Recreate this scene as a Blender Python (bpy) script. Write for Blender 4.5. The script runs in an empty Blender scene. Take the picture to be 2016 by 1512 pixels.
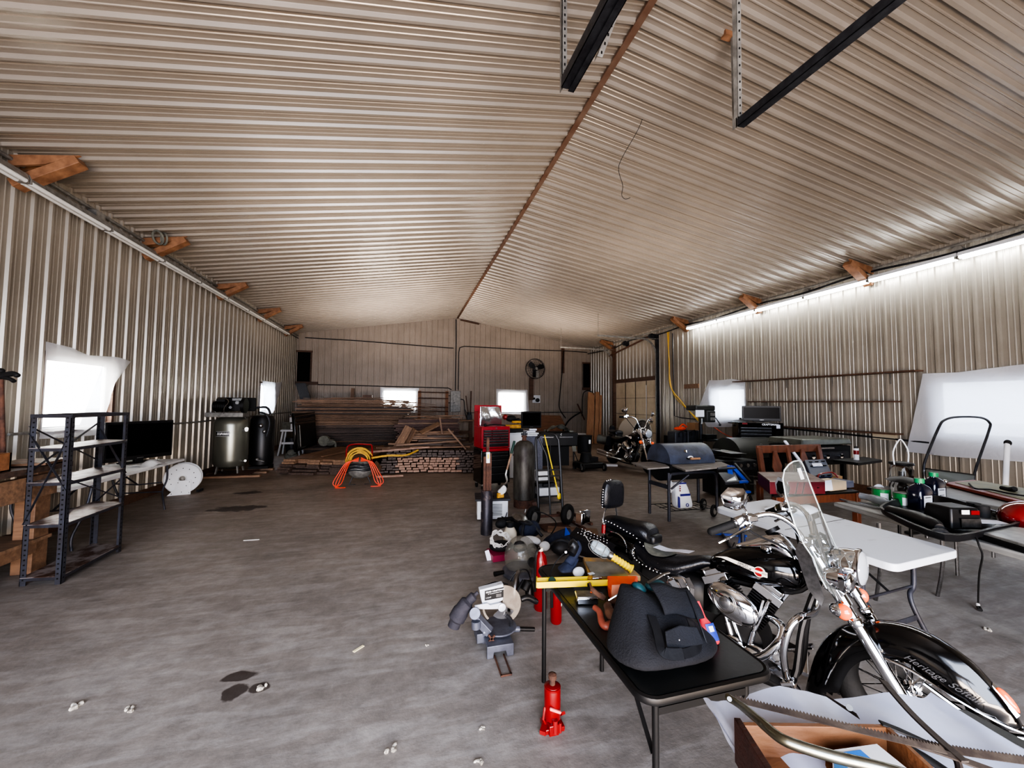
import bpy, bmesh, math, random
from mathutils import Vector, Matrix, Euler
random.seed(7)
PI = math.pi
V = Vector
sc = bpy.context.scene
COL = sc.collection

# ---------------------------------------------------------------- materials
def lin(c):
    return tuple(((x/255)/12.92 if x/255 <= .04045 else ((x/255+.055)/1.055)**2.4) for x in c)
MATS = {}
def mat(name, col, rough=.5, metal=0., col2=None, scale=6, stretch=(1, 1, 1), bump=0., bscale=60, coat=0., rvar=.0,
        emit=None, trans=0., alpha=1., ior=1.45, contrast=(.35, .65), detail=5, sub=0.):
    if name in MATS: return MATS[name]
    m = bpy.data.materials.new(name); m.use_nodes = True
    nt = m.node_tree; N = nt.nodes; L = nt.links
    b = N['Principled BSDF']
    base = (*lin(col), 1)
    b.inputs['Base Color'].default_value = base
    b.inputs['Roughness'].default_value = rough
    b.inputs['Metallic'].default_value = metal
    b.inputs['Coat Weight'].default_value = coat
    b.inputs['Coat Roughness'].default_value = .06
    b.inputs['Transmission Weight'].default_value = trans
    b.inputs['Alpha'].default_value = alpha
    b.inputs['IOR'].default_value = ior
    if emit:
        b.inputs['Emission Color'].default_value = (*lin(emit[0]), 1); b.inputs['Emission Strength'].default_value = emit[1]
    tc = N.new('ShaderNodeTexCoord'); mp = N.new('ShaderNodeMapping'); mp.inputs['Scale'].default_value = stretch
    L.new(tc.outputs['Object'], mp.inputs['Vector'])
    if col2 or rvar:
        nz = N.new('ShaderNodeTexNoise'); nz.inputs['Scale'].default_value = scale; nz.inputs['Detail'].default_value = detail
        nz.inputs['Roughness'].default_value = .6
        L.new(mp.outputs[0], nz.inputs['Vector'])
        rp = N.new('ShaderNodeValToRGB'); rp.color_ramp.elements[0].position = contrast[0]; rp.color_ramp.elements[1].position = contrast[1]
        rp.color_ramp.elements[0].color = base; rp.color_ramp.elements[1].color = (*lin(col2 or col), 1)
        L.new(nz.outputs[0], rp.inputs[0]); L.new(rp.outputs[0], b.inputs['Base Color'])
        if rvar:
            mr = N.new('ShaderNodeMapRange'); mr.inputs['To Min'].default_value = max(.02, rough-rvar); mr.inputs['To Max'].default_value = min(1, rough+rvar)
            L.new(nz.outputs[0], mr.inputs['Value']); L.new(mr.outputs[0], b.inputs['Roughness'])
    if bump:
        n2 = N.new('ShaderNodeTexNoise'); n2.inputs['Scale'].default_value = bscale; n2.inputs['Detail'].default_value = 3
        L.new(mp.outputs[0], n2.inputs['Vector'])
        bp = N.new('ShaderNodeBump'); bp.inputs['Strength'].default_value = bump; bp.inputs['Distance'].default_value = .01
        L.new(n2.outputs[0], bp.inputs['Height']); L.new(bp.outputs[0], b.inputs['Normal'])
    MATS[name] = m
    return m

def desat(c, k):
    g = .3*c[0]+.59*c[1]+.11*c[2]
    return tuple(g+(x-g)*k for x in c)
def wood(name, c1, c2, scale=3, stretch=(1, 8, 8), rough=.6, bump=.25):
    c1, c2 = desat(c1, .72), desat(c2, .72)
    return mat(name, c1, rough, col2=c2, scale=scale, stretch=stretch, bump=bump, bscale=12, contrast=(.3, .7), detail=8)

chrome = mat('chrome', (214, 216, 220), .07, 1., rvar=.04, scale=20)
steel = mat('brushed_steel', (150, 150, 150), .35, 1., col2=(120, 120, 120), scale=30)
galv = mat('galvanised', (140, 138, 132), .5, .4, col2=(108, 106, 102), scale=14)
dark_steel = mat('dark_steel', (58, 60, 64), .5, .5, col2=(38, 38, 42), scale=10, bump=.1)
blue_steel = mat('blue_grey_steel', (54, 57, 66), .5, .3, col2=(46, 44, 48), scale=8, bump=.1)
rust = mat('rusty_steel', (92, 62, 48), .85, .1, col2=(60, 42, 36), scale=16, bump=.4)
black_paint = mat('black_paint', (6, 6, 7), .10, coat=.25)
black_plastic = mat('black_plastic', (16, 16, 18), .42, bump=.05)
black_matte = mat('black_matte', (12, 12, 13), .75, bump=.1)
black_satin = mat('black_satin', (11, 11, 12), .48)
void_black = mat('void_black', (3, 3, 3), .95, bump=.02)
leather = mat('black_leather', (9, 10, 14), .36, col2=(16, 17, 22), scale=12, bump=.25, bscale=90)
leather_worn = mat('worn_grey_leather', (104, 104, 94), .6, col2=(80, 80, 74), scale=30, bump=.2, bscale=120)
rubber = mat('rubber', (10, 10, 10), .8, bump=.2, bscale=70)
white_plastic = mat('white_plastic', (212, 214, 216), .45, col2=(186, 188, 190), scale=3)
white_paint = mat('white_paint', (205, 208, 212), .4)
paper = mat('white_paper', (225, 228, 240), .8, bump=.05)
red_paint = mat('red_paint', (112, 10, 13), .3, coat=.3)
red_dark = mat('dark_red_paint', (120, 20, 22), .35, coat=.4)
red_box = mat('red_steel', (132, 20, 28), .5, rvar=.08)
yellow = mat('yellow_plastic', (232, 200, 20), .4, rvar=.1)
yellow_dirty = mat('dirty_yellow', (200, 150, 40), .55, col2=(140, 100, 40), scale=14)
orange = mat('orange_plastic', (228, 84, 44), .5, col2=(205, 66, 36), scale=6)
amber = mat('amber_lens', (235, 92, 20), .15, coat=1., emit=((235, 80, 10), .25))
blue = mat('blue_plastic', (30, 66, 165), .4, rvar=.1)
navy = mat('navy_fabric', (30, 36, 56), .85, col2=(42, 48, 66), scale=25, bump=.3)
bag_fabric = mat('black_canvas', (13, 14, 19), .85, col2=(24, 26, 32), scale=5, bump=.35, bscale=160)
green_cap = mat('green_cap', (20, 130, 80), .4)
glass = mat('clear_glass', (235, 240, 240), .04, trans=1., ior=1.3)
lumber_new = wood('fresh_lumber', (176, 120, 72), (140, 88, 50))
lumber_mid = wood('weathered_lumber', (150, 108, 74), (98, 70, 50))
lumber_dark = wood('dark_lumber', (92, 68, 54), (50, 38, 34))
lumber_end = wood('board_ends', (176, 132, 104), (138, 96, 74), stretch=(3, 3, 3))
brace_wood = wood('brace_wood', (158, 104, 64), (106, 62, 34), scale=4, stretch=(2, 2, 2))
chair_wood = wood('orange_stained_wood', (126, 62, 34), (84, 38, 20), scale=3, stretch=(6, 1, 1), rough=.3, bump=.05)
trim_wood = wood('trim_wood', (104, 68, 46), (72, 44, 30))
bench_wood = wood('bench_wood', (134, 94, 62), (98, 66, 44))
orange_wood = wood('orange_wood', (150, 92, 50), (116, 66, 34))
drawer_wood = wood('drawer_wood', (150, 92, 50), (112, 64, 34), stretch=(1, 6, 6), rough=.4)
drawer_face = wood('drawer_face_wood', (70, 30, 18), (50, 22, 14), rough=.35)
canvas = mat('grey_canvas', (110, 110, 100), .9, col2=(84, 84, 78), scale=12, bump=.4)
foil = mat('silver_foil', (205, 205, 208), .22, .95, bump=.9, bscale=14)
rope_white = mat('white_rope', (196, 192, 186), .8, bump=.3)
hose_orange = mat('orange_hose', (205, 66, 40), .5)
hose_yellow = mat('yellow_hose', (190, 150, 60), .6)
silver_paint = mat('silver_grey_paint', (128, 128, 118), .33, .75, rvar=.05)
cream_metal = mat('cream_door', (196, 182, 156), .6, col2=(176, 162, 138), scale=2)
emblem_white = mat('emblem_cream', (215, 205, 190), .3)
emblem_red = mat('emblem_red', (130, 24, 26), .3)
label_blue = mat('label_blue', (40, 60, 150), .5)
label_white = mat('label_white', (225, 225, 225), .6)
saw_steel = mat('old_saw_steel', (70, 62, 54), .65, .1, col2=(48, 40, 36), scale=18, bump=.2)
tv_screen = mat('dark_screen', (3, 3, 4), .3); tv_screen.node_tree.nodes['Principled BSDF'].inputs['Specular IOR Level'].default_value = .12
sheet_plastic = None

# ---------------------------------------------------------------- mesh builder
def basis(d, up=None):
    d = V(d).normalized()
    up = V(up) if up else (V((0, 0, 1)) if abs(d.z) < .95 else V((1, 0, 0)))
    s = d.cross(up).normalized(); u = s.cross(d).normalized()
    return d, s, u
def smooth_path(pts, n=6, closed=False):
    P = [V(p) for p in pts]; out = []; m = len(P)
    rng = range(m) if closed else range(m-1)
    for i in rng:
        if closed: p0, p1, p2, p3 = P[i-1], P[i], P[(i+1) % m], P[(i+2) % m]
        else: p0, p1, p2, p3 = P[max(i-1, 0)], P[i], P[i+1], P[min(i+2, m-1)]
        for k in range(n):
            t = k/n
            out.append(.5*((2*p1)+(p2-p0)*t+(2*p0-5*p1+4*p2-p3)*t*t+(3*p1-p0-3*p2+p3)*t**3))
    if not closed: out.append(P[-1])
    return out
def root_matrix(o):
    M = Matrix.Identity(4)
    while o is not None:
        M = (Matrix.Translation(o.location) @ o.rotation_euler.to_matrix().to_4x4() @ Matrix.Diagonal((*o.scale, 1))) @ M
        o = o.parent
    return M
class MB:
    def __init__(s, m=None):
        s.v = []; s.f = []; s.mi = []; s.ms = []; s.cur = 0; s.g = []
        s.T = None
        if m: s.use(m)
    def use(s, m):
        if m not in s.ms: s.ms.append(m)
        s.cur = s.ms.index(m); return s
    def add(s, vs, fs):
        b = len(s.v); s.g.append((b, len(s.f)))
        s.v += [s.T @ V(v) for v in vs] if s.T else [V(v) for v in vs]
        for f in fs: s.f.append([b+i for i in f]); s.mi.append(s.cur)
        return s
    def box(s, c, d, rz=0, R=None, taper=1.):
        hx, hy, hz = d[0]/2, d[1]/2, d[2]/2
        R = R or Matrix.Rotation(rz, 3, 'Z')
        vs = []
        for z in (-1, 1):
            k = taper if z > 0 else 1
            for x, y in ((-1, -1), (1, -1), (1, 1), (-1, 1)): vs.append(V(c)+R @ V((x*hx*k, y*hy*k, z*hz)))
        return s.add(vs, [(3, 2, 1, 0), (4, 5, 6, 7), (0, 1, 5, 4), (1, 2, 6, 5), (2, 3, 7, 6), (3, 0, 4, 7)])
    def bar(s, p0, p1, w, h, up=None):
        p0, p1 = V(p0), V(p1); d, a, u = basis(p1-p0, up)
        vs = [p+a*x*w/2+u*y*h/2 for p in (p0, p1) for x, y in ((-1, -1), (1, -1), (1, 1), (-1, 1))]
        return s.add(vs, [(3, 2, 1, 0), (4, 5, 6, 7), (0, 1, 5, 4), (1, 2, 6, 5), (2, 3, 7, 6), (3, 0, 4, 7)])
    def angle(s, p0, p1, w, t, dx, dy):
        """L-section post from p0 to p1 with flanges along dx and dy"""
        dx, dy = V(dx).normalized(), V(dy).normalized()
        for a, b in ((dx, dy), (dy, dx)):
            vs = [V(p)+a*x+b*y for p in (p0, p1) for x, y in ((0, 0), (w, 0), (w, t), (0, t))]
            s.add(vs, [(3, 2, 1, 0), (4, 5, 6, 7), (0, 1, 5, 4), (1, 2, 6, 5), (2, 3, 7, 6), (3, 0, 4, 7)])
        return s
    def loft(s, rings, cap=True, closed=False):
        n = len(rings[0]); vs = [p for r in rings for p in r]; fs = []
        m = len(rings)
        for i in range(m if closed else m-1):
            j = (i+1) % m
            for k in range(n):
                l = (k+1) % n; fs.append((i*n+k, i*n+l, j*n+l, j*n+k))
        if cap and not closed: fs.append(tuple(range(n-1, -1, -1))); fs.append(tuple((m-1)*n+k for k in range(n)))
        return s.add(vs, fs)
    def cyl(s, p0, p1, r, r2=None, n=14, cap=True):
        p0, p1 = V(p0), V(p1); r2 = r if r2 is None else r2
        d, a, u = basis(p1-p0)
        rg = [[p+(a*math.cos(2*PI*k/n)+u*math.sin(2*PI*k/n))*q for k in range(n)] for p, q in ((p0, r), (p1, r2))]
        return s.loft(rg, cap)
    def tube(s, pts, r, n=8, closed=False, sm=0, flat=1.):
        P = smooth_path(pts, sm, closed) if sm else [V(p) for p in pts]
        m = len(P); rg = []; pu = None
        for i, p in enumerate(P):
            if closed: t = P[(i+1) % m]-P[i-1]
            else: t = P[min(i+1, m-1)]-P[max(i-1, 0)]
            if t.length < 1e-9: t = V((0, 0, 1))
            d, a, u = basis(t, pu)
            pu = u
            rr = r[i*(len(r)-1)//max(1, m-1)] if isinstance(r, (list, tuple)) else r
            rg.append([p+a*math.cos(2*PI*k/n)*rr+u*math.sin(2*PI*k/n)*rr*flat for k in range(n)])
        return s.loft(rg, True, closed)
    def lathe(s, prof, o=(0, 0, 0), ax=(0, 0, 1), n=24, up=None, sx=1., sy=1., cap=True):
        d, a, u = basis(ax, up); o = V(o)
        rg = [[o+d*z+(a*math.cos(2*PI*k/n)*sx+u*math.sin(2*PI*k/n)*sy)*max(r, 1e-4) for k in range(n)] for r, z in prof]
        return s.loft(rg, cap)
    def prism(s, poly, o, u, v, t, cen=False):
        """2D outline in plane (o,u,v), extruded t along u x v"""
        o, u, v = V(o), V(u).normalized(), V(v).normalized(); w = u.cross(v).normalized()
        o2 = o-w*t/2 if cen else o
        n = len(poly)
        vs = [o2+u*a+v*b for a, b in poly]+[o2+w*t+u*a+v*b for a, b in poly]
        fs = [tuple(range(n-1, -1, -1)), tuple(range(n, 2*n))]+[(k, (k+1) % n, n+(k+1) % n, n+k) for k in range(n)]
        return s.add(vs, fs)
    def ell(s, c, r, n=16, m=10, R=None, zc=(-1, 1), p=1.):
        if not isinstance(r, (tuple, list)): r = (r, r, r)
        R = R or Matrix.Identity(3); c = V(c); rg = []
        a0, a1 = math.asin(zc[0]), math.asin(zc[1])
        sg = lambda x: math.copysign(abs(x)**p, x)
        for i in range(m+1):
            a = a0+(a1-a0)*i/m; ca = max(math.cos(a), .002)
            rg.append([c+R @ V((r[0]*sg(ca)*sg(math.cos(2*PI*k/n)), r[1]*sg(ca)*sg(math.sin(2*PI*k/n)), r[2]*sg(math.sin(a)))) for k in range(n)])
        return s.loft(rg)
    def torus(s, c, ax, R, r, n=32, k=8, up=None):
        d, a, u = basis(ax, up); c = V(c)
        return s.tube([c+(a*math.cos(2*PI*i/n)+u*math.sin(2*PI*i/n))*R for i in range(n)], r, k, closed=True)
    def arc(s, c, ax, R, r, a0, a1, n=16, k=8, up=None):
        d, a, u = basis(ax, up); c = V(c)
        return s.tube([c+(a*math.cos(a0+(a1-a0)*i/n)+u*math.sin(a0+(a1-a0)*i/n))*R for i in range(n+1)], r, k)
    def grid(s, fn, nu, nv, thick=0):
        vs = [V(fn(i/nu, j/nv)) for i in range(nu+1) for j in range(nv+1)]
        fs = [(i*(nv+1)+j, (i+1)*(nv+1)+j, (i+1)*(nv+1)+j+1, i*(nv+1)+j+1) for i in range(nu) for j in range(nv)]
        return s.add(vs, fs)
    def quad(s, *p): return s.add(p, [tuple(range(len(p)))])
    def text(s, txt, o, u, v, size, depth=.001, bold=0., shear=0., align='LEFT'):
        cu = bpy.data.curves.new('t', 'FONT'); cu.body = txt; cu.size = 1; cu.extrude = 0; cu.shear = shear; cu.offset = bold
        cu.align_x = align; cu.align_y = 'CENTER'; cu.resolution_u = 3
        ob = bpy.data.objects.new('t', cu)
        me = ob.to_mesh()
        o, u, v = V(o), V(u).normalized(), V(v).normalized(); w = u.cross(v)
        s.add([o+u*p.co.x*size+v*p.co.y*size+w*depth for p in me.vertices], [tuple(f.vertices) for f in me.polygons])
        ob.to_mesh_clear(); bpy.data.objects.remove(ob); bpy.data.curves.remove(cu)
        return s
    def build(s, name, parent=None, local=False, bevel=0, solid=0, sub=0, angle=38, segs=2):
        me = bpy.data.meshes.new(name)
        vs = s.v; o = bpy.data.objects.new(name, me)
        if parent is not None:
            if not local:
                Mi = root_matrix(parent).inverted(); vs = [Mi @ p for p in vs]
            o.parent = parent
        elif not local:
            xs = [p.x for p in vs]; ys = [p.y for p in vs]; zs = [p.z for p in vs]
            c = V(((min(xs)+max(xs))/2, (min(ys)+max(ys))/2, min(zs)))
            vs = [p-c for p in vs]; o.location = c
        me.from_pydata([tuple(p) for p in vs], [], s.f)
        for m in s.ms: me.materials.append(m)
        me.polygons.foreach_set('material_index', s.mi)
        me.update()
        bm = bmesh.new(); bm.from_mesh(me); bmesh.ops.recalc_face_normals(bm, faces=bm.faces); bm.to_mesh(me); bm.free()
        me.polygons.foreach_set('use_smooth', [True]*len(me.polygons))
        me.set_sharp_from_angle(angle=math.radians(angle))
        if bevel:
            md = o.modifiers.new('b', 'BEVEL'); md.width = bevel; md.segments = segs; md.limit_method = 'ANGLE'; md.angle_limit = math.radians(40); md.harden_normals = False
        if solid:
            md = o.modifiers.new('s', 'SOLIDIFY'); md.thickness = solid; md.offset = 0
        if sub:
            md = o.modifiers.new('u', 'SUBSURF'); md.levels = sub; md.render_levels = sub
        COL.objects.link(o)
        return o
def pieces(mb, name, parent, **k):
    """every primitive of mb as a part of its own"""
    gs = mb.g+[(len(mb.v), len(mb.f))]; out = []
    for (v0, f0), (v1, f1) in zip(gs, gs[1:]):
        q = MB(); q.v = mb.v[v0:v1]; q.f = [[i-v0 for i in f] for f in mb.f[f0:f1]]
        q.ms = [mb.ms[mb.mi[f0]]]; q.mi = [0]*len(q.f)
        out.append(q.build(name, parent, **k))
    return out
def tag(o, label=None, cat=None, group=None, kind=None):
    if label: o['label'] = label
    if cat: o['category'] = cat
    if group: o['group'] = group
    if kind: o['kind'] = kind
    return o
def thing(name, label, cat, loc=(0, 0, 0), rz=0, group=None):
    o = bpy.data.objects.new(name, None); o.empty_display_size = .1; COL.objects.link(o)
    o.location = loc; o.rotation_euler = (0, 0, rz)
    return tag(o, label, cat, group)
def single(mb, name, label, cat, group=None, **k): return tag(mb.build(name, **k), label, cat, group)
def copy_thing(o, loc, rz=None, label=None):
    c = o.copy(); COL.objects.link(c); c.location = loc
    if rz is not None: c.rotation_euler = (0, 0, rz)
    if label: c['label'] = label
    for ch in list(o.children):
        d = ch.copy(); COL.objects.link(d); d.parent = c
        for g in list(ch.children):
            e = g.copy(); COL.objects.link(e); e.parent = d
    return c
def struct(mb, name, **k): return tag(mb.build(name, **k), kind='structure')

# ---------------------------------------------------------------- the shell
XL, XR, D, Y0, ZE, ZR, XC = -4.114, 8.285, 16.44, -3.0, 4.235, 5.256, 2.05
panel = mat('ribbed_liner_steel', (146, 139, 128), .32, .3, col2=(136, 129, 118), scale=1.5, rvar=.04, bump=.02, bscale=2)
panel_back = mat('ribbed_liner_steel_end', (150, 138, 126), .5, .2, col2=(138, 127, 115), scale=1.5, bump=.05, bscale=3)
panel_ceil = mat('ribbed_ceiling_steel', (148, 139, 128), .30, .30, col2=(138, 130, 120), scale=1.2, rvar=.04, bump=.03, bscale=2)
PROF = [(0, 0), (.012, .026), (.040, .026), (.052, 0), (.100, 0), (.106, .005), (.116, .005), (.122, 0), (.164, 0), (.170, .005), (.180, .005), (.186, 0)]
PITCH = .2286
def ribbed(o, along, up, nrm, length, top, holes=(), phase=0., m=panel, k_=1.):
    mb = MB(m); o, along, up, nrm = V(o), V(along).normalized(), V(up).normalized(), V(nrm).normalized()
    ts = []
    k = -1
    while k*PITCH+phase < length:
        for t, d in PROF:
            tt = k*PITCH+phase+t
            if 0 <= tt <= length: ts.append((tt, d))
        k += 1
    for h in holes:
        for e in h[:2]:
            ds = min(ts, key=lambda q: abs(q[0]-e)); ts.append((e, ds[1]))
    ts += [(0, 0), (length, 0)]; ts.sort()
    for (a, da), (b, db) in zip(ts, ts[1:]):
        if b-a < 1e-6: continue
        mid = (a+b)/2
        segs = [(0, None)]
        hs = sorted([(h[2], h[3]) for h in holes if h[0] < mid < h[1]])
        z = 0; ivs = []
        for z0, z1 in hs:
            if z0 > z: ivs.append((z, z0))
            z = z1
        ivs.append((z, None))
        for z0, z1 in ivs:
            ta = top(a) if z1 is None else z1; tb = top(b) if z1 is None else z1
            if min(ta, tb) <= z0: continue
            pa, pb = o+along*a+nrm*da*k_, o+along*b+nrm*db*k_
            mb.quad(pa+up*z0, pb+up*z0, pb+up*tb, pa+up*ta)
    return mb
W1 = (5.80, 6.96, 1.17, 2.16); W2 = (12.78, 13.95, 1.2, 2.16)
WB1 = (-.95, .44, 1.19, 2.15); WB2 = (3.84, 5.14, 1.14, 2.15)
OB1 = (-4.07, -3.60, 2.36, 3.50); OB2 = (7.93, 8.27, 2.36, 3.48)
WR1 = (7.86, 9.02, 1.22, 2.10); WR2 = (2.3, 4.25, 1.12, 2.08)
DR = (11.40, 14.15, -.01, 2.46)
struct(ribbed((XL, Y0, 0), (0, 1, 0), (0, 0, 1), (1, 0, 0), D-Y0, lambda t: ZE, [(w[0]-Y0, w[1]-Y0, w[2], w[3]) for w in (W1, W2)], .05), 'wall_left')
struct(ribbed((XR, D, 0), (0, -1, 0), (0, 0, 1), (-1, 0, 0), D-Y0, lambda t: ZE, [(D-w[1], D-w[0], w[2], w[3]) for w in (DR, WR1, WR2)], .12), 'wall_right')
gab = lambda t: ZR+.03-abs(t-(XC-XL))*(ZR-ZE)/(XC-XL)
struct(ribbed((XL, D, 0), (1, 0, 0), (0, 0, 1), (0, -1, 0), XR-XL, gab, [(w[0]-XL, w[1]-XL, w[2], w[3]) for w in (WB1, WB2, OB1, OB2)], .06, panel_back), 'wall_back')
# front wall behind the camera with its big open doorway
mb = ribbed((XR, Y0, 0), (-1, 0, 0), (0, 0, 1), (0, 1, 0), XR-XL, lambda t: gab(XR-XL-t), [(5.2, 11.9, -.01, 3.7)], 0, panel_back)
struct(mb, 'wall_front')
sl = math.hypot(XC-XL, ZR-ZE)
ud = V((XC-XL, 0, ZR-ZE)).normalized(); nd = V((ZR-ZE, 0, -(XC-XL))).normalized()
struct(ribbed((XL, Y0, ZE), (0, 1, 0), ud, nd, D-Y0, lambda t: sl, (), .1, panel_ceil, 1.3), 'ceiling')
sl2 = math.hypot(XR-XC, ZR-ZE); ud2 = V((XC-XR, 0, ZR-ZE)).normalized(); nd2 = V((-(ZR-ZE), 0, -(XR-XC))).normalized()
struct(ribbed((XR, Y0, ZE), (0, 1, 0), ud2, nd2, D-Y0, lambda t: sl2, (), .1, panel_ceil, 1.5), 'ceiling')
# roof and siding skin outside so no light leaks
mb = MB(galv)
mb.quad((XL-.1, Y0-.1, ZE+.12), (XL-.1, D+.1, ZE+.12), (XC, D+.1, ZR+.12), (XC, Y0-.1, ZR+.12))
mb.quad((XR+.1, Y0-.1, ZE+.12), (XR+.1, D+.1, ZE+.12), (XC, D+.1, ZR+.12), (XC, Y0-.1, ZR+.12))
for x in (XL-.1, XR+.1): mb.quad((x, Y0-.1, ZE-.2), (x, D+.1, ZE-.2), (x, D+.1, ZE+.13), (x, Y0-.1, ZE+.13))
struct(mb, 'roof')

# floor : stained concrete
def floor_mat():
    m = bpy.data.materials.new('stained_concrete'); m.use_nodes = True
    nt = m.node_tree; N = nt.nodes; L = nt.links; b = N['Principled BSDF']
    tc = N.new('ShaderNodeTexCoord')
    def noise(s, d=6, r=.6, st=None, dist=0):
        n = N.new('ShaderNodeTexNoise'); n.inputs['Scale'].default_value = s; n.inputs['Detail'].default_value = d; n.inputs['Roughness'].default_value = r; n.inputs['Distortion'].default_value = dist
        if st:
            mp = N.new('ShaderNodeMapping'); mp.inputs['Scale'].default_value = st; mp.inputs['Rotation'].default_value = (0, 0, .5)
            L.new(tc.outputs['Object'], mp.inputs[0]); L.new(mp.outputs[0], n.inputs[0])
        else: L.new(tc.outputs['Object'], n.inputs[0])
        return n.outputs[0]
    def ramp(f, p0, c0, p1, c1):
        r = N.new('ShaderNodeValToRGB'); e = r.color_ramp.elements
        e[0].position = p0; e[0].color = (*lin(c0), 1); e[1].position = p1; e[1].color = (*lin(c1), 1); L.new(f, r.inputs[0]); return r.outputs[0]
    def mix(f, a, b_, mode='MIX'):
        x = N.new('ShaderNodeMix'); x.data_type = 'RGBA'; x.blend_type = mode
        if isinstance(f, float): x.inputs[0].default_value = f
        else: L.new(f, x.inputs[0])
        L.new(a, x.inputs[6]); L.new(b_, x.inputs[7]); return x.outputs[2]
    c = ramp(noise(.9, 8), .3, (136, 133, 130), .7, (172, 168, 164))
    fine = ramp(noise(9, 8, .75), .32, (190, 190, 190), .68, (255, 255, 255))
    c = mix(.75, c, fine, 'MULTIPLY')
    streak = ramp(noise(2.2, 6, .7, (1, 4.5, 1), .6), .45, (205, 198, 192), .62, (255, 255, 255))
    c = mix(.6, c, streak, 'MULTIPLY')
    # browner toward the back of the shed
    sx = N.new('ShaderNodeSeparateXYZ'); L.new(tc.outputs['Object'], sx.inputs[0])
    mr = N.new('ShaderNodeMapRange'); mr.inputs['From Min'].default_value = 2.5; mr.inputs['From Max'].default_value = 9; L.new(sx.outputs[1], mr.inputs[0])
    br = ramp(noise(1.3, 6), .3, (206, 184, 166), .7, (244, 226, 210))
    c2 = mix(1., c, br, 'MULTIPLY'); c = mix(mr.outputs[0], c, c2)
    # oil stains
    wob = N.new('ShaderNodeTexNoise'); wob.inputs['Scale'].default_value = 7; wob.inputs['Detail'].default_value = 4; L.new(tc.outputs['Object'], wob.inputs[0])
    dark = N.new('ShaderNodeRGB'); dark.outputs[0].default_value = (*lin((44, 34, 30)), 1)
    rmask = None
    for (x, y, rx, ry) in STAINS:
        mp = N.new('ShaderNodeMapping'); mp.inputs['Location'].default_value = (-x/rx, -y/ry, 0); mp.inputs['Scale'].default_value = (1/rx, 1/ry, 0)
        L.new(tc.outputs['Object'], mp.inputs[0])
        ln = N.new('ShaderNodeVectorMath'); ln.operation = 'LENGTH'; L.new(mp.outputs[0], ln.inputs[0])
        ad = N.new('ShaderNodeMath'); ad.operation = 'MULTIPLY_ADD'; L.new(wob.outputs[0], ad.inputs[0]); ad.inputs[1].default_value = 1.6; L.new(ln.outputs['Value'], ad.inputs[2])
        ms = N.new('ShaderNodeMapRange'); ms.inputs['From Min'].default_value = 1.72; ms.inputs['From Max'].default_value = 1.55; ms.inputs['To Max'].default_value = .85; L.new(ad.outputs[0], ms.inputs[0])
        c = mix(ms.outputs[0], c, dark.outputs[0])
        if rmask is None: rmask = ms.outputs[0]
    L.new(c, b.inputs['Base Color'])
    rr = N.new('ShaderNodeMapRange'); rr.inputs['To Min'].default_value = .42; rr.inputs['To Max'].default_value = .72; L.new(noise(3, 6), rr.inputs[0]); L.new(rr.outputs[0], b.inputs['Roughness'])
    bp = N.new('ShaderNodeBump'); bp.inputs['Strength'].default_value = .22; bp.inputs['Distance'].default_value = .01; L.new(noise(26, 5, .7), bp.inputs['Height']); L.new(bp.outputs[0], b.inputs['Normal'])
    return m
STAINS = [(*(-2.367, 6.692, 0)[:2], .42, .2), (*(-2.628, 7.791, 0)[:2], .22, .16), (*(-0.897, 2.655, 0)[:2], .10, .05), (*(-0.888, 2.523, 0)[:2], .08, .085), (*(-0.75, 2.522, 0)[:2], .06, .05)]
mb = MB(floor_mat()); mb.quad((XL, Y0, 0), (XR, Y0, 0), (XR, D, 0), (XL, D, 0))
struct(mb, 'floor', local=True)
gm = mat('gravel_yard', (150, 145, 138), .9, col2=(120, 116, 108), scale=20)
mb = MB(gm)
for x0, x1, y0, y1 in ((-60, XL, -60, 80), (XR, 60, -60, 80), (XL, XR, D, 80), (XL, XR, -60, Y0)): mb.quad((x0, y0, -.02), (x1, y0, -.02), (x1, y1, -.02), (x0, y1, -.02))
struct(mb, 'ground', local=True)
# sill boards along the foot of the walls
for nm, a, b in (('baseboard_left', (XL+.02, Y0, .07), (XL+.02, D, .07)), ('baseboard_back', (XL, D-.02, .07), (XR, D-.02, .07))):
    struct(MB(trim_wood).bar(a, b, .03, .14), nm)
struct(MB(trim_wood).bar((XR-.02, D, .07), (XR-.02, DR[1], .07), .03, .14).bar((XR-.02, DR[0], .07), (XR-.02, Y0, .07), .03, .14), 'baseboard_right')

# ---------------------------------------------------------------- windows
def window(n, wall, w):
    a, b, z0, z1 = w; t = .11
    mb = MB(trim_wood)
    def P(s, z, d):
        if wall == 'L': return (XL-d, s, z)
        if wall == 'R': return (XR+d, s, z)
        return (s, D+d, z)
    def B(s0, s1, z0_, z1_, d0, d1):
        p, q = P(s0, z0_, d0), P(s1, z1_, d1)
        mb.box([(p[i]+q[i])/2 for i in range(3)], [abs(p[i]-q[i]) for i in range(3)])
    B(a-.02, a+.03, z0, z1, -.01, t); B(b-.03, b+.02, z0, z1, -.01, t); B(a, b, z0-.01, z0+.03, -.01, t); B(a, b, z1-.03, z1+.01, -.01, t)
    o = struct(mb, 'window_%d' % n)
    fr = MB(white_paint); m2 = fr
    mb = fr
    B(a+.03, a+.07, z0+.03, z1-.03, t-.05, t); B(b-.07, b-.03, z0+.03, z1-.03, t-.05, t); B(a, b, z0+.03, z0+.07, t-.05, t); B(a, b, z1-.07, z1-.03, t-.05, t); B(a+.05, b-.05, z1-.09, z1-.07, t-.04, t)
    fr.build('sash', o)
    mb = MB(glass); B(a+.05, b-.05, z0+.05, z1-.05, t-.028, t-.022); mb.build('pane', o)
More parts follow.
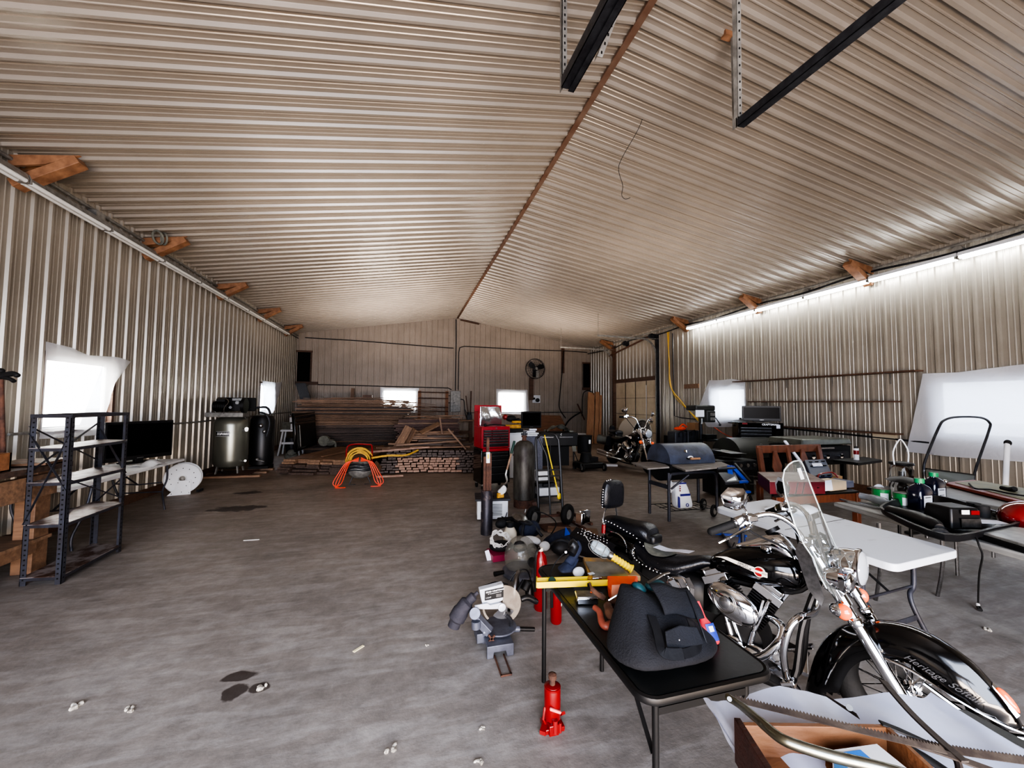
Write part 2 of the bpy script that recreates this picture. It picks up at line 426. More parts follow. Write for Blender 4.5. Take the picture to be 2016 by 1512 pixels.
for i, (wl, w) in enumerate((('L', W1), ('L', W2), ('B', WB1), ('B', WB2), ('R', WR1), ('R', WR2))): window(i+1, wl, w)
for i, w in enumerate((OB1, OB2)):
    mb = MB(void_black); mb.box(((w[0]+w[1])/2, D+.25, (w[2]+w[3])/2), (w[1]-w[0]+.1, .02, w[3]-w[2]+.1))
    for x in (w[0]-.04, w[1]+.04): mb.box((x, D+.12, (w[2]+w[3])/2), (.02, .27, w[3]-w[2]+.1))
    for z in (w[2]-.04, w[3]+.04): mb.box(((w[0]+w[1])/2, D+.12, z), (w[1]-w[0]+.1, .27, .02))
    o = struct(mb, 'window_%d' % (7+i))
    s = MB(trim_wood)
    s.box(((w[0]+w[1])/2+.08, D-.05, w[2]-.06), (w[1]-w[0]+.5 if i else w[1]-w[0]+.42, .1, .12) if not i else (.62, .1, .12)); s.box(((w[0]+w[1])/2, D-.02, w[3]+.03), (w[1]-w[0]+.12, .06, .07)); s.box((w[1]+.02, D-.02, (w[2]+w[3])/2), (.05, .05, w[3]-w[2]))
    s.build('sill', o)

# translucent plastic taped over the windows
def plastic_mat(name, tr, col=(232, 234, 240)):
    m = bpy.data.materials.new(name); m.use_nodes = True; nt = m.node_tree; N = nt.nodes; L = nt.links
    N.remove(N['Principled BSDF']); out = [n for n in N if n.type == 'OUTPUT_MATERIAL'][0]
    t = N.new('ShaderNodeBsdfTranslucent'); d = N.new('ShaderNodeBsdfDiffuse'); g = N.new('ShaderNodeBsdfGlossy'); tr_ = N.new('ShaderNodeBsdfTransparent')
    for s in (t, d): s.inputs[0].default_value = (*lin(col), 1)
    g.inputs['Roughness'].default_value = .25
    tc = N.new('ShaderNodeTexCoord'); nz = N.new('ShaderNodeTexNoise'); nz.inputs['Scale'].default_value = 5; nz.inputs['Detail'].default_value = 3; nz.inputs['Distortion'].default_value = 1.5
    L.new(tc.outputs['Object'], nz.inputs[0]); bp = N.new('ShaderNodeBump'); bp.inputs['Strength'].default_value = .5; bp.inputs['Distance'].default_value = .03
    L.new(nz.outputs[0], bp.inputs['Height'])
    for s in (d, g, t): L.new(bp.outputs[0], s.inputs['Normal'])
    a = N.new('ShaderNodeMixShader'); a.inputs[0].default_value = .5; L.new(d.outputs[0], a.inputs[1]); L.new(t.outputs[0], a.inputs[2])
    b = N.new('ShaderNodeMixShader'); b.inputs[0].default_value = .08; L.new(a.outputs[0], b.inputs[1]); L.new(g.outputs[0], b.inputs[2])
    c = N.new('ShaderNodeMixShader'); c.inputs[0].default_value = tr; L.new(b.outputs[0], c.inputs[1]); L.new(tr_.outputs[0], c.inputs[2])
    L.new(c.outputs[0], out.inputs[0]); return m
pl_thin = plastic_mat('thin_plastic_sheet', .35); pl_mid = plastic_mat('plastic_sheet', .08)
def sheet(pts, wall, off, m, label, seed, bow=.03):
    """pts: 4x? outline given as rows of (s, z) left->right, top row then bottom row"""
    rnd = random.Random(seed); top, bot = pts; n = 22; k = 16
    ph = [rnd.uniform(0, 6) for _ in range(6)]
    def samp(row, t):
        f = t*(len(row)-1); i = min(int(f), len(row)-2); u = f-i
        return row[i][0]*(1-u)+row[i+1][0]*u, row[i][1]*(1-u)+row[i+1][1]*u
    def fn(u, v):
        a = samp(top, u); b = samp(bot, u)
        s = a[0]*(1-v)+b[0]*v; z = a[1]*(1-v)+b[1]*v
        d = off+bow*(.6+.4*math.sin(ph[0]+7*u+3*v)+.3*math.sin(ph[1]+17*u-5*v)+.2*math.sin(ph[2]+23*v+9*u))*(.35+.65*math.sin(PI*min(1, max(0, u)))) 
        if wall == 'L': return (XL+d, s, z)
        if wall == 'R': return (XR-d, s, z)
        return (s, D-d, z)
    mb = MB(m).grid(fn, n, k)
    return single(mb, 'plastic_sheet', label, 'plastic sheet', 'plastic sheets taped over the windows')
sheet(([(5.74, 2.27), (6.1, 2.24), (6.35, 2.18), (6.9, 2.22), (7.17, 2.18)], [(5.74, 1.14), (6.2, 1.12), (6.6, 1.12), (6.75, 1.5), (6.8, 1.75)]), 'L', .05, pl_thin, 'translucent plastic hanging loose at one corner over the near left window', 1)
sheet(([(12.78, 2.2), (13.3, 2.19), (14.0, 2.2), (14.63, 2.25)], [(12.9, 1.55), (13.3, 1.22), (13.6, 1.2), (13.95, 1.3)]), 'L', .05, pl_mid, 'crumpled translucent plastic over the far left wall window', 2)
sheet(([(9.0, 2.3), (8.6, 2.28), (8.2, 2.29), (7.8, 2.2)], [(9.45, 1.5), (9.1, .98), (8.4, 1.02), (7.82, 1.1)]), 'R', .05, pl_mid, 'white plastic over the small right wall window beside the drill press', 3)
sheet(([(4.33, 2.15), (3.9, 2.14), (3.3, 2.2), (2.2, 2.2)], [(4.6, .84), (4.1, .83), (3.3, .86), (2.2, .9)]), 'R', .06, pl_mid, 'large white plastic sheet over the near right wall window', 4, .05)
sheet(([(-1.02, 2.2), (-.3, 2.18), (.5, 2.19)], [(-.98, 1.2), (-.3, 1.18), (.48, 1.16)]), 'B', .04, pl_thin, 'thin clear plastic over the back wall window behind the lumber', 5, .01)
sheet(([(3.78, 2.22), (4.5, 2.2), (5.2, 2.2)], [(3.8, 1.15), (4.5, 1.12), (5.3, 1.1)]), 'B', .04, pl_thin, 'thin clear plastic over the back wall window behind the red tool chest', 6, .01)

# ridge flashing
struct(MB(mat('ridge_trim', (104, 84, 70), .6, col2=(84, 58, 44), scale=3)).bar((XC, Y0, ZR-.035), (XC, D, ZR-.035), .07, .03), 'trim_1')
# wooden board at the ridge end
single(MB(trim_wood).bar((XC+.12, D-.12, ZR-.12), (XC+.92, D-.12, ZR-.25), .16, .03), 'ridge_board', 'red brown board nailed under the ceiling ridge at the back wall', 'board')

# ---------------------------------------------------------------- roll-up door on the right wall
dr = tag(MB(cream_metal).box((XR+.06, (DR[0]+DR[1])/2, 1.23), (.04, DR[1]-DR[0]+.1, 2.5)).build('door_1'), kind='structure')
mb = MB(cream_metal)
for k in range(4):
    for j in range(4):
        y0 = DR[0]+.08+j*.68
        mb.box((XR+.035, y0+.28, .32+k*.61), (.012, .5, .40))
mb.build('door_panel', dr, bevel=.004)
mb = MB(black_satin)
for k in range(1, 4): mb.box((XR+.03, (DR[0]+DR[1])/2, k*.613), (.012, DR[1]-DR[0], .012))
for j in range(1, 4): mb.box((XR+.03, DR[0]+j*.6875, 1.23), (.01, .025, 2.46))
mb.build('door_seam', dr)
mb = MB(label_white).box((XR+.022, DR[0]+.69, 1.55), (.004, .03, 1.5)); mb.build('door_tape', dr)
struct(MB(trim_wood).box((XR-.03, (DR[0]+DR[1])/2, 2.52), (.07, DR[1]-DR[0]+.15, .14)), 'trim_2')
struct(MB(trim_wood).box((XR-.06, DR[1]+.03, 2.0), (.13, .13, 4.0)), 'trim_3')
struct(MB(dark_steel).box((XR-.05, DR[0]-.07, 2.0), (.12, .1, 4.0)), 'trim_4')
def track(y, x_end, label):
    t = thing('door_track', label, 'door track', (XR-.12, y, 0), group='tracks of the roll-up door')
    p = [(XR-.10, y, .05), (XR-.10, y, 3.2)]
    for i in range(9):
        a = PI/2*i/8; p.append((XR-.10-.55*(1-math.cos(a)), y, 3.28+.55*math.sin(a)))
    p.append((x_end, y, 3.84))
    mb = MB(galv)
    for a, b in zip(p, p[1:]): mb.bar(a, b, .055, .03, up=(0, 1, 0))
    mb.build('rail', t)
    MB(galv).bar((x_end+.03, y, 3.83), (x_end+.03, y, ZR-(x_end-XC)*(ZR-ZE)/(XR-XC)), .03, .006).build('hanger', t)
    MB(galv).bar((XR-.03, y-.05, 3.84), (XR-.62, y, 3.84), .03, .02).build('bracket', t)
    return t
track(11.34, 5.98, 'galvanised curved track at the near side of the garage door')
track(14.2, 5.86, 'galvanised curved track at the far side of the garage door')
for y, lb in ((11.34, 'steel spring drum on the near bracket above the garage door'), (13.0, 'steel bearing bracket over the middle of the garage door')):
    mb = MB(dark_steel).cyl((XR-.2, y+.06, 3.95), (XR-.2, y+.16, 3.95), .09, n=18).cyl((XR-.2, y-.05, 3.95), (XR-.2, y+.3, 3.95), .03).box((XR-.08, y+.1, 3.93), (.2, .03, .2))
    single(mb, 'spring_drum', lb, 'door hardware', 'door spring hardware')
single(MB(rust).cyl((XR-.2, 11.6, 3.95), (XR-.2, 14.3, 3.6), .03), 'torsion_bar', 'dark slanting steel bar above the garage door', 'bar')

# ---------------------------------------------------------------- along the eaves: strip lights, conduits, braces
lamp_on = mat('lit_tube', (255, 255, 250), .4, emit=((248, 252, 255), 30))
tube_off = mat('unlit_tube', (200, 200, 196), .3)
def strip_light(x, y, sgn, lit, label, group, z=3.90):
    t = thing('strip_light', label, 'strip light', (x, y, z-.06), group=group)
    L_ = 1.16
    MB(white_paint if lit else galv).prism([(-.06, .0), (.06, .0), (.035, .06), (-.035, .06)], (x, y-L_/2, z), (1, 0, 0), (0, 0, 1), -L_).build('housing', t)
    for s in (-1, 1):
        tb = MB(lamp_on if lit else tube_off).cyl((x+s*.035, y-L_/2+.02, z-.02), (x+s*.035, y+L_/2-.02, z-.02), .024, n=10).build('tube', t)
    mb = MB(galv)
    for e in (-1, 1): mb.box((x, y+e*(L_/2-.008), z-.018), (.11, .016, .036))
    mb.box((x+sgn*.09, y-.3, z+.03), (.12, .02, .012)).box((x+sgn*.09, y+.3, z+.03), (.12, .02, .012))
    pieces(mb, 'bracket', t)
ORD = ['nearest', 'second', 'third', 'fourth', 'fifth', 'sixth', 'seventh', 'eighth', 'ninth', 'tenth']
for i in range(9):
    strip_light(XL+.19, 4.57+i*1.18, -1, False, 'unlit double tube strip light under the left eave, %s in view from the camera' % ORD[i], 'unlit strip lights along the left eave')
for i in range(6):
    strip_light(XR-.19, 3.20+i*1.18, 1, True, 'glowing double tube strip light high on the right wall, %s in view from the camera' % ORD[i], 'lit strip lights along the right eave')
def run(name, pts, r, m, label, cat='conduit', sm=0, group='conduits'):
    return single(MB(m).tube(pts, r, 8, sm=sm), name, label, cat, group)
run('conduit', [(XL+.05, 3.2, 4.12), (XL+.05, D-.05, 4.12)], .022, galv, 'grey conduit high along the left eave')
run('conduit', [(XL+.06, 3.2, 4.02), (XL+.06, D-.06, 4.02)], .015, dark_steel, 'thin dark conduit just above the left strip lights')
run('conduit', [(XL+.04, 5.4, 1.22), (XL+.04, 9.2, 1.16), (XL+.04, 12.9, 1.2), (XL+.04, D-.05, 1.2)], .015, galv, 'grey conduit at bench height along the left wall')
run('conduit', [(XR-.05, Y0+1, 4.13), (XR-.05, D-.1, 4.13)], .024, galv, 'grey conduit high along the right eave')
run('cable', [(XR-.09, 2.6, 4.07), (XR-.12, 3.9, 4.0), (XR-.09, 5.1, 4.08), (XR-.13, 6.3, 4.01), (XR-.09, 7.4, 4.06), (XR-.12, 8.8, 3.98), (XR-.1, 9.8, 4.04), (XR-.1, 11.2, 3.97), (XR-.2, 12.8, 4.0), (XR-.1, 14.2, 3.9), (XR-.2, D-.2, 3.92)], .02, dark_steel, 'dark sagging cable hung above the lit strip lights', 'cable', 5)
run('conduit', [(XL+.3, D-.05, 4.06), (-2, D-.05, 4.04), (1.7, D-.05, 3.92), (1.9, D-.05, 3.92)], .017, dark_steel, 'thin dark conduit across the top of the back wall, left half')
run('conduit', [(2.12, D-.05, 2.15), (2.12, D-.05, 3.75), (2.16, D-.05, 3.95), (2.35, D-.05, 4.02), (5, D-.05, 4.0), (7.0, D-.05, 4.03), (XR-.2, D-.1, 4.0)], .017, dark_steel, 'thin dark conduit across the top of the back wall, right half')
run('conduit', [(2.0, D-.05, 2.12), (2.0, D-.05, 4.3), (1.98, D-.06, ZR-.1)], .02, dark_steel, 'vertical conduit rising from the electric panel to the ridge')
run('conduit', [(-3.7, D-.05, 1.72), (-3.7, D-.05, 2.2), (-3.62, D-.05, 2.26), (1.7, D-.05, 2.22), (1.84, D-.05, 2.15)], .017, dark_steel, 'thin conduit from the corner socket to the electric panel')
run('conduit', [(2.4, D-.05, 1.35), (2.5, D-.05, 1.18), (7.9, D-.05, 1.22)], .014, dark_steel, 'thin conduit low on the back wall behind the tool chest')
run('conduit', [(XR-.05, 10.55, 3.9), (XR-.05, 10.5, 1.25), (XR-.05, 10.2, 1.2), (XR-.05, 4.3, 1.02)], .016, dark_steel, 'thin conduit dropping beside the garage door and along the right wall')
single(MB(black_satin).box((-3.7, D-.06, 1.65), (.12, .07, .16)), 'wall_socket', 'black socket box on the back wall beside the tall lumber stack', 'socket')
single(MB(cream_metal).box((XR-.03, 4.92, 1.08), (.06, .34, .13)), 'junction_box', 'beige junction box on the right wall conduit', 'box')
for y in (6.3, 10.3):
    single(MB(galv).box((XL+.09, y, 4.02), (.1, .16, .14)), 'conduit_box', 'small grey box on the left eave conduit, %s' % ('between the two nearest braces' if y < 8 else 'beyond the third brace'), 'box')
for y, lb in ((3.85, 'nearest the camera'), (6.2, 'between the second and third brace')):
    single(MB(galv).cyl((XR-.03, y, 4.03), (XR-.1, y, 4.03), .07, n=18), 'junction_box', 'round grey junction box above the lit tubes, '+lb, 'box')

def zc(x): return ZR-abs(x-XC)*(ZR-ZE)/(XC-XL)
def brace(y, side, label, L_=.6):
    s = 1 if side == 'L' else -1; X0_ = XL if s > 0 else XR
    t = thing('knee_brace', label, 'brace', (X0_+s*.1, y, 3.9), group='wooden knee braces under the %s eave' % ('left' if s > 0 else 'right'))
    xt = X0_+s*L_
    MB(brace_wood).bar((X0_+s*.06, y, 3.86), (xt, y, zc(xt)-.12), .09, .14, up=(0, 1, 0)).build('strut', t, bevel=.004)
    MB(brace_wood).prism([(.03, 0), (L_+.02, (ZR-ZE)/(XC-XL)*L_), (L_*.55, -.05), (.03, -.12)], (X0_, y-.06, ZE-.075), (s, 0, 0), (0, 0, 1), -.03*s).build('gusset', t)
    MB(brace_wood).bar((X0_+s*.02, y+.1, 4.12), (X0_+s*.5, y+.1, 4.19), .04, .1).build('plate', t)
for y, lb in ((5.25, 'orange wooden knee brace nearest the camera on the left eave'), (7.38, 'second wooden knee brace on the left eave, with a coil of wire beside it'), (9.85, 'third wooden knee brace along the left eave'), (12.25, 'fourth wooden knee brace along the left eave'), (14.7, 'farthest wooden knee brace on the left eave')): brace(y, 'L', lb)
for y, lb in ((5.05, 'nearest orange wooden knee brace above the lit strip lights'), (7.35, 'second orange wooden knee brace above the lit strip lights'), (9.85, 'wooden knee brace where the lit strip lights end'), (14.3, 'dark red wooden knee brace beyond the garage door')): brace(y, 'R', lb)
single(MB(canvas).torus((XL+.3, 7.2, 4.15), (.4, .7, .3), .1, .016).torus((XL+.36, 7.24, 4.15), (.6, .7, .1), .09, .014), 'wire_coil', 'coil of grey cable hung on the second left brace', 'cable')

# near end of the front overhead door tracks, hung from the ceiling
def perforated(mb, a, b, w=.045, dx=(1, 0, 0), dy=(0, 1, 0)):
    mb.use(galv).angle(a, b, w, .005, dx, dy)
    mb.use(void_black); n = int((V(b)-V(a)).length/.06)
    for i in range(n):
        p = V(a).lerp(V(b), (i+.5)/n)+V(dx).normalized()*w*.55
        mb.box((p.x, p.y-.001, p.z), (.012, .004, .02))
t = thing('ceiling_track', 'dark steel door track end hung from the ceiling, right of the ridge', 'door track', (2.89, 2.77, 4.15))
MB(dark_steel).angle((2.89, 2.77, 4.17), (3.05, Y0+.3, 4.17), .075, .006, (1, 0, 0), (0, 0, 1)).build('rail', t)
mb = MB(); perforated(mb, (2.89, 2.78, 4.17), (2.89, 2.78, zc(2.89))); perforated(mb, (2.89, 2.76, 4.26), (2.42, 2.30, zc(2.42))); mb.build('hanger', t)
MB(brace_wood).box((2.86, 2.83, zc(2.89)-.02), (.1, .06, .05)).build('block', t)
t = thing('ceiling_track', 'dark steel door track end hung from the ceiling, left of the ridge', 'door track', (1.17, 2.82, 4.15))
MB(dark_steel).angle((1.17, 2.83, 4.19), (1.30, Y0+.3, 4.19), .09, .006, (1, 0, 0), (0, 0, 1)).angle((1.28, 2.83, 4.17), (1.42, Y0+.3, 4.17), .05, .006, (-1, 0, 0), (0, 0, 1)).build('rail', t)
mb = MB(); perforated(mb, (1.18, 2.84, 4.19), (1.18, 2.84, zc(1.18))); perforated(mb, (1.32, 2.5, 4.2), (1.62, 2.2, zc(1.62))); mb.build('hanger', t)
t = thing('ceiling_track', 'perforated steel bracket with wood block at the right edge of the ceiling', 'door track', (7.2, 3.0, 4.1))
mb = MB(); perforated(mb, (7.597, 3, 4.521), (7.607, 3, 4.865)); perforated(mb, (7.551, 3, 4.487), (7.211, 2.6, 4.357), .04, (1, 0, 0), (0, 0, 1)); perforated(mb, (7.67, 3, 4.615), (7.823, 3, 4.745)); mb.build('hanger', t)
MB(brace_wood).box((7.859, 3.02, 4.833), (.2, .06, .14)).build('block', t)
W = [(2.491, 4.02, 6.734), (2.41, 4.02, 6.104), (2.444, 4.02, 5.983), (2.676, 4.02, 5.741), (2.782, 4.02, 5.424), (2.721, 4.02, 5.071), (2.457, 4.02, 4.583), (2.408, 4.02, 4.416), (2.462, 4.02, 4.236), (2.447, 4.02, 4.115), (2.495, 4.02, 4.072), (2.565, 4.02, 4.101)]
single(MB(black_matte).tube(W, .0035, 5, sm=5), 'loose_wire', 'thin loose wire dangling from the ceiling ridge', 'wire')

# ---------------------------------------------------------------- left wall: shelving, bench, table, television, compressor
def metal_shelving():
    A, B, C, Dd = V((-3.114, 4.351, 0)), V((-2.849, 4.323, 0)), V((-3.221, 5.283, 0)), V((-2.823, 5.025, 0))
    B = V((-2.85, 4.33, 0)); A = V((-3.15, 4.36, 0)); C = V((-3.19, 5.22, 0)); Dd = V((-2.87, 5.10, 0))
    t = thing('metal_shelving', 'dark grey perforated steel shelving unit with bare shelves in front of the near left window', 'shelving', ((A+Dd)/2))
    H_ = 1.465; c = (A+B+C+Dd)/4
    for P in (A, B, C, Dd):
        mb = MB(blue_steel); dx = V((c.x-P.x, 0, 0)); dy = V((0, c.y-P.y, 0))
        mb.angle(P, P+V((0, 0, H_)), .042, .004, dx, dy)
        mb.use(void_black)
        for k in range(34):
            z = .05+k*.042
            mb.box((P.x+math.copysign(.024, dx.x), P.y+math.copysign(.004, -dy.y)*.3, z), (.010, .008, .012)); mb.box((P.x+math.copysign(.004, dx.x), P.y+math.copysign(.024, dy.y), z), (.012, .010, .012))
        mb.build('post', t)
    worn = mat('worn_shelf_top', (150, 142, 140), .45, .4, col2=(84, 62, 52), scale=9, contrast=(.45, .6))
    for z in (.07, .515, .875, 1.172):
        s = MB(blue_steel)
        s.loft([[P+V((0, 0, z-.03)) for P in (A, B, Dd, C)], [P+V((0, 0, z-.004)) for P in (A, B, Dd, C)]])
        s.use(worn).loft([[P+V((0, 0, z-.004)) for P in (A, B, Dd, C)], [P+V((0, 0, z)) for P in (A, B, Dd, C)]])
        s.build('shelf', t)
    mb = MB(blue_steel)
    for P, Q in ((A, B), (B, Dd), (Dd, C), (C, A)): mb.bar(P+V((0, 0, H_-.015)), Q+V((0, 0, H_-.015)), .008, .03)
    mb.build('top_rail', t)
    u = V((0, 0, 1))
    for P, z0, Q, z1 in ((A, 1.36, C, .95), (A, .95, C, 1.36), (A, 1.3, B, .8), (B, 1.3, A, .52), (B, 1.30, B, 1.3), (C, 1.3, Dd, .82), (Dd, .8, C, .5), (B, .9, Dd, .55)):
        if P is Q: continue
        MB(blue_steel).bar(P+u*z0, Q+u*z1, .022, .003).build('cross_brace', t)
metal_shelving()

t = thing('wooden_workbench', 'rough wooden workbench with a thick post at the left edge behind the shelving', 'workbench', (-3.6, 4.3, 0))
MB(bench_wood).bar((-3.35, 4.72, 0), (-3.35, 4.72, .93), .16, .15, up=(1, 0, 0)).build('leg', t, bevel=.005)
MB(bench_wood).bar((-4.0, 4.75, 0), (-4.0, 4.75, .93), .1, .1, up=(1, 0, 0)).build('leg', t)
MB(lumber_mid).bar((-3.26, 2.3, .80), (-3.26, 4.80, .80), .05, .2).build('apron', t)
MB(lumber_dark).box((-3.65, 3.6, .955), (.86, 2.7, .05)).build('bench_top', t)
MB(lumber_mid).box((-3.65, 3.6, .3), (.8, 2.4, .03)).build('lower_shelf', t)
MB(bench_wood).bar((-3.28, 2.3, .24), (-3.28, 4.66, .24), .04, .1).build('rail', t)
single(MB(lumber_mid).box((-3.42, 4.78, 1.0), (.36, .42, .022), rz=.2), 'scrap_board', 'flat weathered scrap board lying on the end of the wooden bench', 'board')
t = thing('open_wooden_box', 'orange stained wooden box without a lid on the bench at the left edge', 'box', (-3.5, 3.8, .98))
mb = MB(orange_wood)
mb.box((-3.26, 3.75, 1.06), (.02, 1.2, .16)).box((-3.85, 3.75, 1.06), (.02, 1.2, .16)).box((-3.55, 4.34, 1.06), (.6, .02, .16)).box((-3.55, 3.16, 1.06), (.6, .02, .16))
mb.build('side', t, bevel=.003); MB(orange_wood).box((-3.55, 3.75, .99), (.6, 1.2, .012)).build('bottom', t)
t = thing('bar_clamp', 'dark iron bar clamp standing upright on the bench at the left edge', 'clamp', (-3.72, 4.35, .98))
MB(rust).cyl((-3.336, 4.4, 0.987), (-3.4, 4.4, 1.82), .016).build('bar', t)
MB(black_matte).tube([(-3.431, 4.4, 1.775), (-3.357, 4.38, 1.806), (-3.282, 4.36, 1.816), (-3.246, 4.35, 1.794)], [.026, .024, .02, .014], 8, sm=4).tube([(-3.363, 4.38, 1.78), (-3.307, 4.36, 1.771), (-3.271, 4.35, 1.749)], .016, 8, sm=3).ell((-3.408, 4.4, 1.841), (.03, .03, .025)).build('handle', t)

def folding_leg(mb, x0, x1, y, z, splay, m=None):
    """U-shaped table leg pair across x0..x1 at y"""
    for x in (x0, x1):
        s = .04 if x == x0 else -.04
        mb.tube([(x-s*1.5, y, z), (x-s*1.2, y+splay*.3, z*.7), (x, y+splay*.35, z*.45), (x+s*.6, y+splay*.9, z*.2), (x+s*.2, y+splay, .0)], .013, 8, sm=4)
    mb.tube([(x0, y+splay*.4, z*.42), (x1, y+splay*.4, z*.42)], .009)
t = thing('folding_table', 'white plastic folding table along the left wall under the television', 'table', (-3.6, 6.0, 0))
MB(white_plastic).box((-3.62, 6.05, .685), (.70, 2.14, .04)).build('table_top', t, bevel=.012)
for y, sp in ((5.35, -.12), (6.72, .14)):
    mb = MB(blue_steel); folding_leg(mb, -3.90, -3.36, y, .665, sp); mb.build('leg', t)
for y, y2 in ((5.35, 5.8), (6.72, 6.3)):
    MB(blue_steel).tube([(-3.63, y, .4), (-3.63, y2, .66)], .01).tube([(-3.9, y+.02, .42), (-3.63, y, .40), (-3.36, y+.02, .42)], .009).build('strut', t)
def television(c, w, h, rz, label, base=.05, stand=True, name='television'):
    c = V(c); t = thing(name, label, 'television', c, rz)
    R = Matrix.Rotation(rz, 3, 'Z'); f = lambda x, y, z: c+R @ V((x, y, z))
    MB(black_plastic).box(f(0, .02, base+h/2), (w, .05, h), R=R).box(f(0, .06, base+h/2), (w*.7, .06, h*.6), R=R).build('casing', t, bevel=.008)
    MB(tv_screen).box(f(0, -.008, base+h/2+.012), (w-.06, .006, h-.09), R=R).build('screen', t)
    if stand:
        MB(black_plastic).box(f(0, .03, base/2+.01), (.1, .05, base), R=R).box(f(0, .03, .008), (w*.45, .2, .015), R=R).build('stand', t, bevel=.003)
    MB(steel).box(f(0, -.009, base+.022), (.08, .003, .009), R=R).build('badge', t)
television((-3.66, 6.78, .705), .86, .54, math.radians(63), 'large black flat television standing on the white table by the left wall')
# its clutter
cl = mat('clear_bag', (214, 216, 220), .25, trans=.3)
mb = MB(cl); rnd = random.Random(3)
mb.grid(lambda u, v: (-3.40+.30*(v-.5), 6.52+.5*(u-.5), .71+.05*math.sin(PI*u)*math.sin(PI*v)+.018*math.sin(9*u+5*v)), 10, 8)
single(mb, 'plastic_bag', 'crumpled clear plastic bag on the white table in front of the television', 'bag')
t = thing('remote_control', 'small black device with a cable on the left folding table', 'device', (-3.5, 5.6, .705))
MB(black_plastic).box((-3.5, 5.55, .715), (.06, .16, .02)).build('body', t, bevel=.004); MB(black_matte).tube([(-3.5, 5.63, .712), (-3.45, 5.8, .712), (-3.55, 5.95, .712), (-3.48, 6.1, .712)], .004, 6, sm=4).build('cable', t)

# hose reel
t = thing('hose_reel', 'white round metal hose reel standing on the floor by the left wall', 'hose reel', (-3.67, 7.85, 0), -.18)
c = V((-3.66, 7.95, .27)); ax = V((.28, -1, 0)).normalized()
MB(white_paint).lathe([(.03, -.10), (.245, -.10), (.255, -.09), (.255, -.07), (.15, -.06), (.15, .04), (.255, .05), (.255, .07), (.245, .08), (.21, .065), (.06, .065), (.05, .08), (.03, .08)], c, ax, 40).build('drum', t)
s = V((1, .28, 0)).normalized()
MB(white_paint).prism([(-.19, -.27), (.12, -.27), (.12, -.03), (-.07, -.03), (-.09, -.16)], c+ax*.10, s, (0, 0, 1), -.006).build('side_plate', t)
mb = MB(dark_steel)
for a in range(12): mb.ell(c+ax*.064+s*.17*math.cos(a*PI/6)+V((0, 0, .17*math.sin(a*PI/6))), .008, 6, 4)
for a, b in ((-.13, -.24), (.10, -.24), (.10, -.06), (-.05, -.06), (.0, -.22), (.06, -.12)): mb.ell(c+ax*.108+s*a+V((0, 0, b)), .007, 6, 4)
mb.build('bolts', t)
MB(galv).lathe([(.045, 0), (.045, .02), (.025, .03), (.012, .035)], c+ax*.06, ax, 20).lathe([(.03, 0), (.03, .03), (.01, .04)], c+ax*.08, ax, 16).build('hub', t)
MB(dark_steel).bar(c+ax*.0+s*.2-V((0, 0, .24)), c-ax*.1+s*.25-V((0, 0, .24)), .04, .04).build('bracket', t)

# air compressor
cx, cy = -3.66, 9.78
t = thing('air_compressor', 'tall silver upright air compressor tank with black motor by the left wall', 'compressor', (cx, cy, .05))
MB(silver_paint).lathe([(.02, .12), (.16, .14), (.28, .20), (.315, .28), (.32, .34), (.32, 1.08), (.305, 1.16), (.24, 1.23), (.12, 1.27), (.01, 1.28)], (cx, cy, 0), (0, 0, 1), 40).build('tank', t)
for a in (-2.2, -.7, .9, 2.4):
    MB(galv).bar((cx+.25*math.cos(a), cy+.25*math.sin(a), .25), (cx+.29*math.cos(a), cy+.29*math.sin(a), .05), .06, .02).build('foot', t)
lb = MB(black_satin); a0 = -1.75
def onTank(a, z, r=.3225): return V((cx+r*math.cos(a), cy+r*math.sin(a), z))
lb.grid(lambda u, v: onTank(a0+(u-.5)*.85, .90+(v-.5)*.11), 14, 1); lab = lb.build('label_plate', t)
mb = MB(label_white); tx = 'SILVER BULLET'
for i, ch in enumerate(tx):
    if ch == ' ': continue
    a = a0-.34+i*.057
    p = onTank(a, .90, .3235); mb.text(ch, p, V((-math.sin(a), math.cos(a), 0)), (0, 0, 1), .068, .0015, bold=.02, shear=.25)
for v in (-.05, .05): mb.grid(lambda u, w_: onTank(a0+(u-.5)*.82, .90+v+(w_-.5)*.005, .3232), 14, 1)
mb.build('lettering', lab)
MB(galv).box((cx-.04, cy-.12, 1.30), (.70, .36, .09)).build('deck', t)
mb = MB(black_satin); 
for k in range(7): mb.cyl((cx-.26+k*.035, cy-.12, 1.48), (cx-.245+k*.035, cy-.12, 1.48), .12, n=16)
mb.cyl((cx-.3, cy-.12, 1.48), (cx-.02, cy-.12, 1.48), .1, n=16).box((cx-.15, cy-.12, 1.61), (.16, .18, .06)); mb.build('motor', t)
mb = MB(black_satin); 
for k in range(6): mb.box((cx+.2, cy-.14, 1.42+k*.03), (.22, .2, .016))
mb.box((cx+.2, cy-.14, 1.5), (.16, .15, .22)); mb.cyl((cx+.30, cy-.3, 1.50), (cx+.36, cy-.3, 1.50), .16, n=20); mb.use(steel).cyl((cx+.2, cy-.29, 1.56), (cx+.2, cy-.33, 1.56), .035).cyl((cx+.08, cy-.29, 1.46), (cx+.08, cy-.33, 1.46), .03).box((cx+.17, cy-.2, 1.63), (.18, .1, .05))
mb.build('pump', t)
MB(black_matte).box((cx+.04, cy+.1, 1.52), (.75, .04, .3)).build('belt_guard', t, bevel=.02)
MB(chrome).tube([(cx-.2, cy-.26, 1.64), (cx-.02, cy-.3, 1.64), (cx+.04, cy-.32, 1.57), (cx-.02, cy-.34, 1.46), (cx-.04, cy-.32, 1.33)], .009, 8, sm=5).build('copper_pipe', t)
